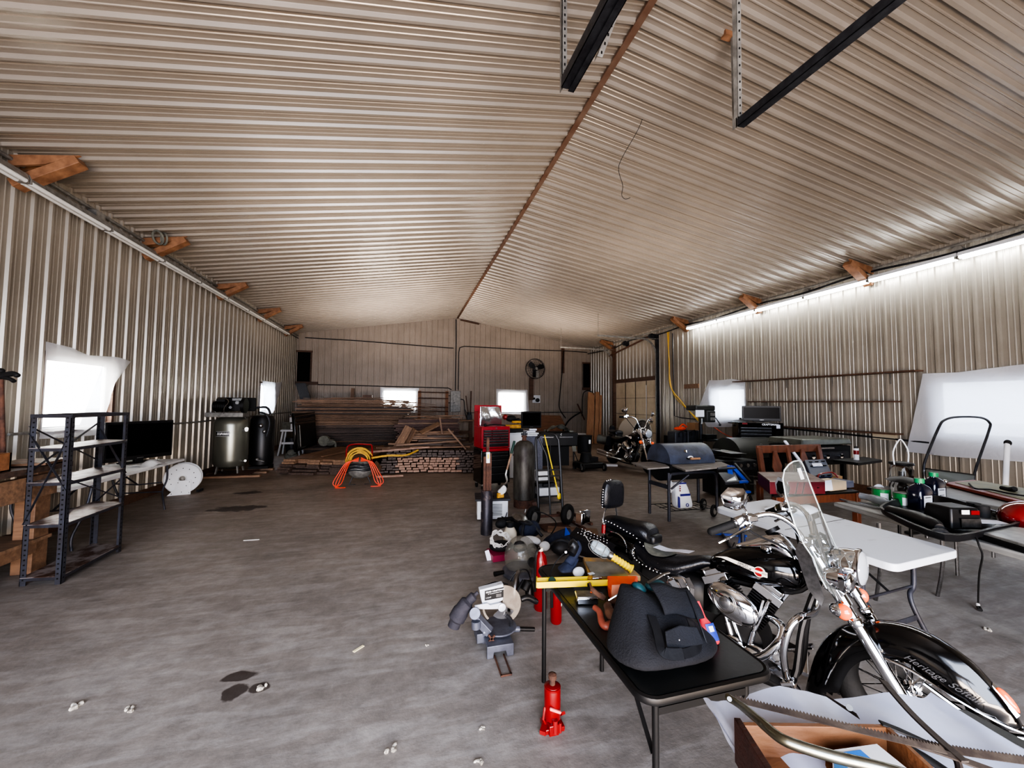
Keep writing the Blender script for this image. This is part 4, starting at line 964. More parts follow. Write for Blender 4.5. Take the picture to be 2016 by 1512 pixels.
# gas cylinder
gx, gy = 1.80, 5.82
t = thing('gas_cylinder', 'tall dirty grey gas cylinder with a rusty foot ring and brass valve', 'gas cylinder', (gx, gy, 0))
cylm = mat('scuffed_cylinder', (86, 84, 78), .5, .45, col2=(44, 38, 34), scale=7, stretch=(1, 1, .35), bump=.12, bscale=30)
MB(cylm).lathe([(.145, .11), (.165, .13), (.168, .2), (.168, .86), (.155, .93), (.12, .985), (.07, 1.015), (.035, 1.02)], (gx, gy, 0), (0, 0, 1), 40).build('tank', t)
MB(rust).lathe([(.155, 0), (.158, .0), (.158, .12), (.15, .12)], (gx, gy, 0), (0, 0, 1), 40).build('foot_ring', t)
MB(rust).cyl((gx, gy, 1.01), (gx, gy, 1.07), .04, .03).cyl((gx, gy, 1.07), (gx, gy, 1.10), .045).build('collar', t)
MB(dark_steel).cyl((gx, gy, 1.10), (gx, gy, 1.15), .02).cyl((gx-.05, gy, 1.12), (gx+.05, gy, 1.12), .014).lathe([(.02, 0), (.04, 0), (.04, .012), (.02, .015)], (gx, gy, 1.15), (0, 0, 1), 12).build('valve', t)

# black pipe with rusty bars standing in it
px_, py_ = .985, 4.72
t = thing('black_pipe', 'thick tar-black steel pipe standing upright on the floor', 'pipe', (px_, py_, 0))
tar = mat('tar_steel', (44, 42, 48), .45, .4, col2=(96, 82, 78), scale=11, contrast=(.55, .72), bump=.35, bscale=25)
MB(tar).lathe([(.055, 0), (.072, 0), (.074, .26), (.070, .27), (.072, .53), (.060, .53), (.055, .02)], (px_, py_, 0), (0, 0, 1), 28).build('tube', t)
for dx, h0, w_, lb in ((-.035, .90, .03, 'rusty flat bar in the black pipe, left and short'), (.002, 1.135, .034, 'rusty square bar with a white and yellow label, tallest in the black pipe'), (.036, .94, .03, 'rusty angle bar in the black pipe, right')):
    t2 = thing('steel_bar', lb, 'bar', (px_+dx, py_, .04))
    MB(rust).box((px_+dx, py_-.004*(dx == .002), .04+h0/2), (w_, .03, h0)).build('bar', t2)
    if dx == .002:
        lbp = MB(label_white).box((px_+dx, py_-.022, .93), (w_+.008, .03, .13)).build('label', t2)
        MB(yellow).box((px_+dx, py_-.038, .945), (w_-.01, .004, .055)).build('label_print', lbp)

# heater box with shovel
t = thing('heater_box', 'white heater cabinet with a black slotted top behind the black pipe', 'heater', (1.25, 5.2, 0))
hb = lambda x, y, z: V((1.18, 5.28, 0))+Matrix.Rotation(-.15, 3, 'Z') @ V((x, y, z)); RH = Matrix.Rotation(-.15, 3, 'Z')
MB(white_paint).box(hb(.0, .1, .15), (.42, .34, .26), R=RH).build('body', t, bevel=.01)
mb = MB(dark_steel).box(hb(0, .1, .285), (.48, .40, .03), R=RH)
mb.use(black_matte)
for k in range(5): mb.box(hb(-.12+.065*k, .04, .303), (.03, .08, .008), R=RH)
mb.build('top', t, bevel=.004)
mb = MB(canvas)
for k in range(8): mb.box(hb(.05, -.072, .08+.02*k), (.16, .006, .008), R=RH)
mb.build('grille', t)
MB(black_matte).tube([hb(.12, -.08, .06), hb(.17, -.1, .05), hb(.2, -.06, .12)], .006, 6, sm=3).build('cable', t)
t = thing('shovel', 'shovel with green grip and white scoop leaning upside against the heater box', 'shovel', (1.25, 5.0, .3))
P1, P2, P3 = V((1.467, 5.2, 1.078)), V((1.349, 5.15, 0.691)), V((1.335, 5.15, 0.623))
MB(mat('green_grip', (24, 52, 44), .5)).bar(P1, P1.lerp(P2, .45), .03, .03).build('grip', t, bevel=.008)
MB(lumber_mid).cyl(P1.lerp(P2, .4), P2, .014, n=10).build('handle', t)
MB(steel).tube([P2, P3, (1.337, 5.1, 0.544), (1.276, 5.08, 0.49)], [.016, .016, .013, .02], 8, sm=4).build('socket', t)
MB(white_plastic).loft([[(1.3, 5.12, 0.508), (1.339, 5.05, 0.473), (1.318, 5, 0.498), (1.273, 5.07, 0.539)], [(1.251, 5.12, 0.449), (1.312, 5, 0.405), (1.288, 4.96, 0.422), (1.234, 5.08, 0.465)], [(1.195, 5.12, 0.425), (1.216, 5, 0.371), (1.204, 4.98, 0.382), (1.179, 5.08, 0.441)]]).build('scoop', t, sub=1)
MB(yellow_dirty).box((1.228, 5.02, 0.385), (.09, .03, .06), rz=.2).build('tip', t)

# hand truck
t = thing('hand_truck', 'black two-wheel hand truck standing upright with rusty toe plate', 'hand truck', (1.85, 4.85, 0))
F = lambda x, z, y=0: V((1.82+x, 4.86+y+z*.16, z))
mb = MB(black_satin)
mb.tube([F(-.10, .12), F(-.10, 1.02), F(-.06, 1.14), F(.0, 1.18), F(.17, 1.18), F(.22, 1.12), F(.24, 1.0), F(.24, .12)], .018, 8, sm=4)
mb.tube([F(.06, .12), F(.06, .8), F(.0, 1.0), F(-.05, 1.12)], .013, 8, sm=4)
for z in (.28, .62, .70): mb.bar(F(-.1, z), F(.24, z), .02, .02)
mb.build('frame', t)
for x in (-.20, .28):
    w1 = MB(rubber).torus(F(x, .135, -.06), (.55, -.8, 0), .095, .042, 28, 10).build('wheel', t)
    MB(galv).lathe([(.02, -.03), (.062, -.025), (.062, .025), (.02, .03)], F(x, .135, -.06), (.55, -.8, 0), 18).build('rim', w1)
MB(rust).bar(F(-.2, .115), F(.28, .115), .03, .03).bar(F(-.13, .12), F(-.16, .3), .03, .05).build('axle', t)
MB(rust).prism([(-.12, -.25), (.26, -.25), (.26, .02), (-.12, .02)], (1.82, 4.85, .012), (1, 0, 0), (0, 1, 0), .008).build('toe_plate', t)
t = thing('yellow_rod', 'thin yellow level rod leaning through the hand truck', 'rod', (2.0, 5.0, .3))
MB(yellow).bar((1.957, 5.35, 1.173), (2.055, 5, 0.311), .014, .008).build('rod', t); MB(yellow).ell((2.055, 5, 0.332), (.03, .015, .045)).build('tip', t)
t = thing('wire_rack', 'low black wire rack holding white boxes between the cylinder and hand truck', 'rack', (2.1, 5.9, 0))
MB(black_satin).cyl((1.96, 5.95, .02), (1.96, 5.95, .95), .01).cyl((2.42, 6.3, .02), (2.42, 6.3, .95), .01).cyl((2.42, 5.85, .02), (2.42, 5.85, .52), .01).cyl((1.96, 6.3, .02), (1.96, 6.3, .9), .01).build('post', t)
for z in (.12, .36): MB(black_satin).box((2.19, 6.08, z), (.48, .46, .02)).build('shelf', t)
single(MB(white_plastic).box((2.25, 5.98, .19), (.34, .2, .12)), 'white_carton', 'white carton on the lower shelf of the wire rack', 'box')
single(MB(white_plastic).box((2.13, 6.0, .44), (.22, .2, .14)), 'white_carton', 'white carton on the upper shelf of the wire rack', 'box')
single(MB(dark_steel).box((2.22, 6.05, .28), (.3, .2, .06)).cyl((2.15, 5.92, .29), (2.28, 5.92, .29), .03), 'small_motor', 'small dark motor parts between the shelves of the wire rack', 'motor')
single(MB(mat('mesh_screen', (92, 94, 104), .6, .3, col2=(70, 72, 84), scale=60)).box((2.18, 6.45, .52), (.3, .02, 1.02)), 'mesh_screen', 'grey mesh panel standing behind the hand truck', 'panel')

# black gas grill under canvas, mower, bag at the back
t = thing('covered_grill', 'black gas grill with silver handle bars, a grey cloth heaped on top', 'grill', (3.6, 8.9, 0))
gb = lambda x, y, z: V((3.55, 8.7, 0))+Matrix.Rotation(-.1, 3, 'Z') @ V((x, y, z))
RG = Matrix.Rotation(-.1, 3, 'Z')
MB(black_satin).box(gb(0, .25, .74), (1.0, .5, .34), R=RG).build('hood', t, bevel=.03)
MB(black_matte).box(gb(-.05, .3, .35), (.7, .4, .5), R=RG).build('cabinet', t)
for a in (-.30, .18): MB(steel).box(gb(a, -.03, .80), (.34, .025, .022), R=RG).build('handle', t)
MB(label_white).text('CRAFTSMAN', gb(.05, -.006, .86), R3 @ V((1, 0, 0)), (0, 0, 1), .07, .003, bold=.02).build('lettering', t)
for x in (-.45, .45): MB(black_satin).box(gb(x, .2, .3), (.03, .03, .6), R=RG).build('leg', t)
mb = MB(canvas); mb.grid(lambda u, v: gb(-.25+.62*u, .1+.36*v, .915+.17*math.sin(PI*u)*(1-.5*v)+.05*math.sin(9*u+2)*math.sin(7*v)), 14, 8).grid(lambda u, v: gb(.30+.1*u+.05*v, .08-.1*v, .95-.5*v), 3, 8)
single(mb, 'grey_cloth', 'dusty grey canvas cloth heaped on the black gas grill', 'cloth')
single(MB(black_matte).lathe([(.17, 0), (.2, .45), (.21, .46)], (4.52, 9.3, .32), (0, 0, 1), 18, sx=1.1), 'black_bin', 'black bin with a white tag behind the lawn mower', 'bin')
single(MB(label_white).box((4.56, 9.07, .63), (.05, .01, .1)), 'bin_tag', 'small white tag on the front of the black bin', 'tag')
t = thing('lawn_mower', 'black lawn mower with small wheels on the floor before the canvas-topped grill', 'lawn mower', (4.3, 8.6, 0))
MB(black_satin).box((4.30, 8.65, .13), (.62, .45, .14)).build('deck', t, bevel=.03)
MB(black_matte).cyl((4.25, 8.65, .2), (4.25, 8.65, .42), .16, .12, n=20).box((4.4, 8.6, .27), (.2, .2, .1)).build('engine', t)
MB(red_dark).ell((4.48, 8.55, .26), (.05, .05, .05)).build('cap', t)
for x in (4.05, 4.62):
    for y in (8.42, 8.86): 
        w1 = MB(rubber).cyl((x-.02, y, .09), (x+.02, y, .09), .09, n=20).build('wheel', t)
        MB(galv).cyl((x-.025, y, .09), (x+.025, y, .09), .05, n=16).build('hub', w1)
MB(black_satin).tube([(4.1, 8.8, .2), (4.1, 9.2, .7), (4.5, 9.2, .7), (4.5, 8.8, .2)], .012, 6, sm=4).build('handle', t)

# ---------------------------------------------------------------- miter saw on the floor
O = (.61, 2.5, 0)
ms = thing('miter_saw', 'compound miter saw with dust bag, clear guard and sprung-out fence rods', 'miter saw', O)
saw_grey = mat('saw_cast_grey', (104, 108, 120), .45, .5, col2=(80, 82, 92), scale=10)
saw_white = mat('saw_light_metal', (196, 200, 208), .35, .2)
guard = mat('smoky_guard', (176, 166, 152), .22, col2=(140, 126, 114), scale=7, alpha=.5, trans=.2)
MB(saw_grey).prism([(-.085, 0), (-.045, 0), (-.04, .035), (.035, .035), (.045, 0), (.088, 0), (.088, .075), (-.085, .075)], (.608, 2.44, 0), (1, 0, 0), (0, 0, 1), -.02).box((.61, 2.53, .065), (.172, .17, .02)).box((.61, 2.61, .035), (.17, .02, .07)).build('base', ms, bevel=.003)
MB(saw_grey).lathe([(.10, 0), (.12, .01), (.12, .02), (.001, .022)], (.64, 2.62, .075), (0, 0, 1), 32).box((.56, 2.62, .06), (.16, .12, .06)).build('turntable', ms, bevel=.003)
MB(dark_steel).arc((.62, 2.60, .12), (.2, 1, .5), .10, .012, -.9, 1.0).build('fence', ms)
MB(rust).box((.573, 2.36, .006), (.008, .19, .01)).box((.633, 2.36, .006), (.008, .19, .01)).box((.603, 2.27, .006), (.066, .008, .01)).build('fence_rod', ms)
MB(black_satin).cyl((0.767, 2.6, 0.065), (0.887, 2.6, 0.045), .014, n=14).build('handle', ms); MB(saw_grey).cyl((0.734, 2.6, 0.07), (0.778, 2.6, 0.063), .02, n=14).build('handle_collar', ms)
MB(saw_grey).cyl((0.456, 2.52, 0.248), (0.475, 2.62, 0.194), .036, n=22).cyl((0.472, 2.56, 0.132), (0.471, 2.56, 0.18), .030, n=22).bar((0.478, 2.6, 0.181), (0.565, 2.55, 0.098), .05, .05).cyl((0.516, 2.56, 0.1), (0.543, 2.56, 0.102), .02).build('pivot_arm', ms, bevel=.003)
ho = V((0.496, 2.58, 0.362))
MB(saw_white).prism([(0, 0), (.163, .022), (.166, -.08), (.12, -.105), (.105, -.122), (.03, -.13), (.012, -.055)], ho, (1, 0, 0), (0, 0, 1), -.05).build('head_cover', ms, bevel=.004)
nm = MB(black_satin).prism([(.035, -.008), (.163, .003), (.163, -.062), (.035, -.070)], ho+V((0, -.002, 0)), (1, 0, .0), (0, 0, 1), .003).build('name_plate', ms)
ux = V((1, 0, .086)).normalized()
MB(label_white).text('SEARS / CRAFTSMAN', ho+V((.042, -.006, -.018)), ux, (0, 0, 1), .0135, .001, bold=.02).text('10" Compound Miter Saw', ho+V((.055, -.006, -.030)), ux, (0, 0, 1), .009, .001).text('2 1/2 HP', ho+V((.042, -.006, -.054)), ux, (0, 0, 1), .010, .001).build('lettering', nm)
MB(steel).box(ho+V((.13, -.006, -.045)), (.035, .002, .02)).build('rating_plate', nm)
MB(saw_white).prism([(-.035, -.085), (.05, -.08), (.07, -.095), (.14, -.088), (.165, -.10), (.17, -.125), (.15, -.14), (.12, -.125), (.05, -.118), (-.03, -.105)], ho+V((0, -.012, 0)), (1, 0, 0), (0, 0, 1), .012).lathe([(.026, 0), (.026, .012), (.010, .016)], ho+V((.147, -.022, -.115)), (0, -1, 0), 22).build('link_arm', ms, bevel=.002)
gc = V((0.654, 2.6, 0.248))
MB(guard).prism([(0, 0)]+[(.128*math.cos(a), .128*math.sin(a)) for a in [PI/2-.03-i*(PI*.85)/22 for i in range(23)]], gc+V((0, -.02, 0)), (1, 0, 0), (0, 0, 1), .003).arc(gc+V((0, 0, 0)), (0, -1, 0), .128, .008, -.75, PI/2, 20, 6).build('blade_guard', ms)
MB(chrome).prism([(0, .02)]+[(.088*math.cos(a), .02+.088*math.sin(a)) for a in [-2.45+i*1.9/14 for i in range(15)]], gc+V((0, -.035, -.015)), (1, 0, 0), (0, 0, 1), .002).build('blade', ms)
MB(black_plastic).tube([(0.809, 2.66, 0.227), (0.861, 2.66, 0.234), (0.929, 2.66, 0.191)], [.02, .02, .015], 10, sm=4).build('grip', ms)
MB(mat('dust_bag_cloth', (34, 34, 42), .8, col2=(52, 50, 56), scale=9, bump=.5, bscale=40)).tube([(0.49, 2.6, 0.341), (0.452, 2.6, 0.312), (0.396, 2.6, 0.257), (0.35, 2.6, 0.188), (0.328, 2.6, 0.133)], [.012, .03, .048, .055, .04, .012], 18, sm=5).build('dust_bag', ms)
MB(black_matte).tube([(0.54, 2.7, 0.326), (0.642, 2.75, 0.324), (0.736, 2.75, 0.299)], .004, 6, sm=4).build('cord', ms)
MB(rust).bar((0.544, 2.5, 0.113), (0.578, 2.5, 0.07), .012, .012).bar((0.584, 2.5, 0.107), (0.544, 2.5, 0.069), .012, .012).build('clamp_bolt', ms)

# ---------------------------------------------------------------- floor jumble beyond the black table
def circ_saw(): pass
clear_g = mat('cloudy_plastic', (128, 126, 116), .15, col2=(100, 98, 92), scale=5, alpha=.42, coat=.5)
t = thing('cut_off_saw', 'large chop saw under a cloudy plastic dome behind the miter saw', 'saw', (1.04, 3.6, 0))
cc = V((1.076, 3.55, 0.21)); cc.z = .16
MB(clear_g).ell(cc, (.16, .15, .19), 24, 12).build('dome', t)
MB(saw_grey).lathe([(.17, .0), (.19, .02), (.19, .05), (.16, .07), (.1, .075)], (cc.x+.01, cc.y-.02, 0), (0, 0, 1), 32).build('base', t)
MB(black_plastic).torus(cc+V((-.03, -.05, .11)), (.3, 1, .5), .05, .018, 20, 8).cyl(cc+V((.06, -.13, .0)), cc+V((.06, -.18, 0)), .04, n=18).cyl(cc+V((-.28, -.1, -.09)), cc+V((-.19, -.08, -.09)), .022, .018, n=12).build('knob', t)
MB(steel).bar((1.106, 3.35, 0.116), (1.044, 3.2, 0.065), .012, .006).build('guide_rod', t)
t = thing('circular_saw', 'handheld circular saw with curved aluminium guard standing on its edge', 'saw', (1.0, 3.1, 0))
c2 = V((0.886, 3, 0.191)); c2.z = .14
MB(steel).arc(c2, (1, -.6, 0), .12, .018, -1.3, 1.9, 20, 8).build('guard', t)
MB(dark_steel).lathe([(.02, 0), (.10, 0), (.10, .004), (.02, .006)], c2+V((-.02, 0, 0)), (1, -.6, 0), 28).bar(c2+V((-.07, -.02, -.1)), c2+V((.05, .02, .05)), .01, .02).build('blade', t)
MB(black_plastic).tube([c2+V((.05, .0, -.02)), c2+V((.09, .02, .02)), c2+V((.10, .0, -.10))], [.04, .035, .03], 12, sm=4).tube([c2+V((-.06, .03, .05)), c2+V((0, .03, .12)), c2+V((.08, .03, .12)), c2+V((.12, .03, .02))], .006, 6, sm=5).build('motor', t)
coil((.985, 4.02, .17), .105, 9, rope_white, 'coiled_cable', 'thick white cable coiled on a magenta case', tilt=(.3, -.6, 1), squash=.85, r=.0055, spread=.035, seed=4, cat='cable')
single(MB(mat('magenta_case', (130, 34, 62), .5)).box((1.0, 3.98, .035), (.27, .22, .06), rz=.1), 'magenta_case', 'magenta plastic case under the white cable coil', 'case')
single(MB(black_matte).ell((1.0, 4.02, .10), (.13, .1, .05)), 'black_pouch', 'black pouch between the cable coil and the magenta case', 'pouch')
single(MB(paper).prism([(0, 0), (.05, .0), (.02, .1), (-.02, .09)], (.83, 3.93, .0), (1, 0, 0), (0, .3, 1), .004), 'paper_tag', 'small white tag hanging beside the magenta case', 'tag')
t = thing('sprayer_can', 'cream coloured jug with a black pump top behind the cable coil', 'canister', (1.21, 4.25, 0))
MB(mat('cream_plastic', (205, 196, 176), .45)).lathe([(.07, 0), (.078, .03), (.078, .12), (.05, .17), (.03, .18)], (1.17, 4.3, .02), (0, 0, 1), 22).build('body', t)
MB(black_matte).cyl((1.17, 4.3, .2), (1.17, 4.3, .25), .04).ell((1.08, 4.36, .22), (.07, .05, .05)).build('pump', t)
t = thing('shop_vacuum_head', 'dark blue and black grinder body lying in the tool heap', 'power tool', (1.5, 4.35, 0))
MB(navy).ell((1.38, 4.30, .15), (.11, .09, .08)).ell((1.46, 4.36, .14), (.09, .09, .09)).build('body', t)
MB(dark_steel).tube([(1.28, 4.2, .12), (1.33, 4.28, .23), (1.42, 4.32, .22), (1.52, 4.2, .1)], .02, 8, sm=4).torus((1.36, 4.32, .22), (.3, .2, 1), .07, .016).build('handle', t)
t = thing('angle_grinder', 'silver topped drill motor on the dark heap beside the black pipe', 'power tool', (1.45, 4.6, 0))
MB(steel).lathe([(.03, 0), (.09, 0), (.1, .03), (.06, .06), (.01, .07)], (1.36, 4.58, .19), (.2, -.3, 1), 22).cyl((1.44, 4.6, .26), (1.45, 4.6, .30), .012).build('head', t)
MB(black_matte).box((1.26, 4.66, .18), (.3, .1, .03)).box((1.36, 4.6, .09), (.18, .14, .17)).build('body', t, bevel=.02)
single(MB(black_matte).tube([(1.62, 4.3, .02), (1.75, 4.35, .18), (1.66, 4.5, .26), (1.5, 4.5, .3)], .007, 6, sm=5), 'power_cable', 'thin black cable arching over the tool heap', 'cord')
single(MB(rubber).torus((1.28, 3.75, .12), (.3, -.5, 1), .07, .022), 'rubber_ring', 'black rubber ring by the blue bag', 'ring')
single(MB(white_plastic).ell((1.30, 3.95, .15), (.11, .06, .05), R=Matrix.Rotation(-.5, 3, 'Z')).ell((1.42, 3.85, .12), (.06, .045, .05)), 'white_mouse_sander', 'white rounded sander lying on the clear dome saw', 'power tool')
t = thing('blue_bag', 'navy nylon bag with bright blue triangles on the floor', 'bag', (1.65, 4.15, 0))
BB = [V((1.392, 4.094, -0)), V((1.641, 4.033, 0)), V((1.814, 4.316, 0)), V((1.622, 4.434, 0))]
q0 = V((1.38, 4.08, 0)); 
MB(navy).loft([[(1.40, 3.95, 0), (1.86, 3.98, 0), (1.92, 4.22, 0), (1.48, 4.26, 0)], [(1.44, 4.02, .1), (1.86, 4.04, .13), (1.88, 4.2, .13), (1.52, 4.24, .08)], [(1.62, 4.10, .15), (1.83, 4.08, .23), (1.84, 4.15, .23), (1.66, 4.16, .15)]]).build('body', t, sub=2)
mb = MB(blue)
for px0, py0, s_ in ((1.72, .14, .075), (1.70, .05, .0), (1.78, .055, .08)):
    if s_: mb.prism([(0, 0), (s_, .01), (s_*.35, s_*1.25)], (px0, 4.005+py0*.2, py0), (1, .05, 0), (0, .35, 1), .004)
mb.build('triangle', t)
single(MB(dark_steel).ell((1.62, 3.86, .09), (.12, .09, .08)).tube([(1.5, 3.9, .1), (1.6, 3.84, .17), (1.72, 3.8, .12)], .02, 8, sm=4), 'drill', 'small dark drill lying in front of the blue bag', 'power tool')
single(MB(chrome).ell((1.42, 3.1, .48), .035, 16, 10).cyl((1.42, 3.1, 0), (1.42, 3.1, .46), .012), 'chrome_stand', 'chrome ball on a thin stem behind the sander', 'knob')
t = thing('chrome_lamp_box', 'clear glass block lamp standing beside the rear wheel of the near motorcycle', 'lamp', (2.05, 4.2, 0))
LEFTX = V((2.159, 5.309, 0)).x
for a, b, w_ in (((2.159, 5.309, 0), (2.217, 4.536, 0), .03), ((2.346, 5.372, 0), (2.393, 4.701, 0), .03)):
    single(MB(rust).bar(V(a)+V((0, 0, .02)), V(b)+V((0, 0, .02)), .035, .03), 'angle_iron', 'rusty angle iron on the floor beyond the hand truck, %s' % ('left' if w_ == .03 and abs(a[0]-LEFTX) < .001 else 'right'), 'bar')
bpy.data.objects.remove(t)
single(MB(lumber_mid).box((2.05, 4.55, .012), (.62, .2, .02), rz=-.4), 'floor_board', 'weathered board lying flat before the hand truck', 'board')
single(MB(rust).box((2.25, 4.2, .02), (.5, .05, .03), rz=-.9), 'floor_bar', 'rusty bar lying on the floor beside the blue bag', 'bar')

def extinguisher(x, y, r_, h_, label, lean=0):
    t = thing('fire_extinguisher', label, 'fire extinguisher', (x, y, 0))
    MB(red_paint).lathe([(r_*.85, 0), (r_, .012), (r_, h_*.82), (r_*.8, h_*.93), (r_*.35, h_), (r_*.3, h_+.01)], (x, y, 0), (0, 0, 1), 30).build('cylinder', t)
    MB(emblem_white).cyl((x, y, h_+.005), (x, y, h_+.03), .018).build('valve', t)
    MB(black_plastic).tube([(x-.01, y-.01, h_+.03), (x-r_*.9, y-.03, h_), (x-r_*1.05, y-.03, h_*.7), (x-r_*1.05, y-.03, h_*.35)], .010, 8, sm=5).build('hose', t)
    MB(label_white).grid(lambda u, v: (x+(r_+.001)*math.cos(-.9+u*.5), y+(r_+.001)*math.sin(-.9+u*.5), h_*.35+v*h_*.3), 4, 1).build('label', t)
extinguisher(1.045, 2.92, .052, .44, 'red fire extinguisher standing farther back beside the black table')
extinguisher(1.095, 2.72, .042, .36, 'shorter dark red fire extinguisher right behind the yellow tool')

# bottle jack
t = thing('bottle_jack', 'red hydraulic bottle jack standing alone on the concrete floor', 'jack', (.73, 1.86, 0))
jx, jy = .735, 1.87
MB(red_paint).box((jx, jy, .012), (.10, .085, .024)).box((jx-.01, jy-.035, .022), (.05, .04, .05)).build('base', t, bevel=.004)
MB(red_paint).lathe([(.036, .0), (.041, .012), (.041, .165), (.036, .178), (.026, .182)], (jx, jy, .02), (0, 0, 1), 30).lathe([(.038, 0), (.041, .003), (.041, .012), (.036, .014)], (jx, jy, .183), (0, 0, 1), 30).build('cylinder', t)
MB(rust).cyl((jx, jy, .19), (jx, jy, .235), .014).lathe([(.012, .225), (.021, .23), (.021, .25), (.012, .256)], (jx, jy, 0), (0, 0, 1), 12).build('ram', t)
MB(red_dark).cyl((jx-.005, jy-.05, .01), (jx-.005, jy-.05, .07), .013, n=14).cyl((jx+.022, jy-.047, .005), (jx+.022, jy-.047, .05), .008, n=10).build('pump', t)
MB(mat('pinkish_handle', (226, 120, 120), .3)).bar((jx-.03, jy-.046, .123), (jx+.026, jy-.046, .095), .013, .012).build('handle_socket', t, bevel=.003)
MB(red_dark).tube([(jx-.04, jy-.01, .03), (jx-.055, jy-.02, .06), (jx-.04, jy+.0, .10)], .006).bar((jx-.065, jy-.04, .012), (jx-.02, jy+.02, .02), .03, .02).bar((jx+.05, jy+.02, .03), (jx+.055, jy-.01, .06), .02, .012).build('lever', t)

# ---------------------------------------------------------------- motorcycles (x forward from the rear axle, y to the left, z up)
alum = mat('engine_alloy', (150, 152, 156), .28, .95, rvar=.1, scale=25)
fin_black = mat('black_fins', (16, 16, 18), .4, .2)
head_glass = mat('headlamp_glass', (225, 232, 240), .08, .2, rvar=.05, trans=.5)
ws_mat = mat('clear_windshield', (130, 135, 130), .08, alpha=.11)
def ring_(c, hw, hh, n=20, p=2.4, x=None):
    """superellipse ring in the y-z plane at x"""
    out = []
    for k in range(n):
        a = 2*PI*k/n; ca, sa = math.cos(a), math.sin(a)
        out.append((c[0], c[1]+hw*math.copysign(abs(ca)**(2/p), ca), c[2]+hh*math.copysign(abs(sa)**(2/p), sa)))
    return out
def wheel(t, c, R, w, name, spokes=True):
    c = V(c); rm = R-w*.5
    wh = MB(rubber).torus(c, (0, 1, 0), rm, w*.5, 48, 12)
    wh.use(rubber)
    for k in range(40):
        a = 2*PI*k/40; u_ = V((math.cos(a), 0, math.sin(a)))
        wh.bar(c+u_*(R-.006)+V((0, -w*.34, 0)), c+(V((math.cos(a+.06), 0, math.sin(a+.06))))*(R-.006)+V((0, w*.34, 0)), .010, .014)
    o = wh.build(name, t, local=True)
    MB(chrome).lathe([(rm-w*.30, -w*.34), (rm-w*.18, -w*.38), (rm-w*.30, -w*.1), (rm-w*.30, w*.1), (rm-w*.18, w*.38), (rm-w*.30, w*.34), (rm-w*.44, w*.2), (rm-w*.44, -w*.2), (rm-w*.30, -w*.34)], c, (0, 1, 0), 48, cap=False).build('rim', o, local=True)
    MB(chrome).lathe([(.02, -.075), (.045, -.07), (.045, -.05), (.028, -.04), (.028, .04), (.045, .05), (.045, .07), (.02, .075)], c, (0, 1, 0), 24).build('hub', o, local=True)
    MB(steel).lathe([(.05, .066), (.12, .066), (.12, .061), (.05, .061)], c, (0, 1, 0), 32).build('brake_disc', o, local=True)
    mb = MB(chrome)
    for k in range(32):
        a = 2*PI*k/32; b = a+(.5 if k % 2 else -.5); s_ = -.05 if k % 4 < 2 else .05
        mb.tube([c+V((.04*math.cos(a), s_, .04*math.sin(a))), c+V(((rm-w*.42)*math.cos(b), 0, (rm-w*.42)*math.sin(b)))], .0028, 4)
    tag(mb.build('wire_spokes', o, local=True), kind='stuff')
def swept(mb, ridge, hw, drop, n=9):
    """fender skin: U section hung from a ridge line given in the x-z plane"""
    m = len(ridge); rg = []
    R_ = [V((a, 0, b)) for a, b in ridge]
    for i, p in enumerate(R_):
        t_ = (R_[min(i+1, m-1)]-R_[max(i-1, 0)]).normalized(); nrm = V((-t_.z, 0, t_.x))
        if nrm.z < -.99: nrm = -nrm
        w_ = hw[i*(len(hw)-1)//(m-1)] if isinstance(hw, list) else hw; d_ = drop[i*(len(drop)-1)//(m-1)] if isinstance(drop, list) else drop
        row = []
        for k in range(n):
            a = -1+2*k/(n-1); s_ = abs(a)
            y = w_*math.copysign(min(1, s_*1.25)**.8, a)
            dd = 0 if s_ < .25 else ((s_-.25)/.75)**1.6*d_
            row.append(p-nrm*dd+V((0, y, 0)))
        rg.append(row)
    vs = [q for r_ in rg for q in r_]; fs = [(i*n+k, i*n+k+1, (i+1)*n+k+1, (i+1)*n+k) for i in range(m-1) for k in range(n-1)]
    return mb.add(vs, fs)
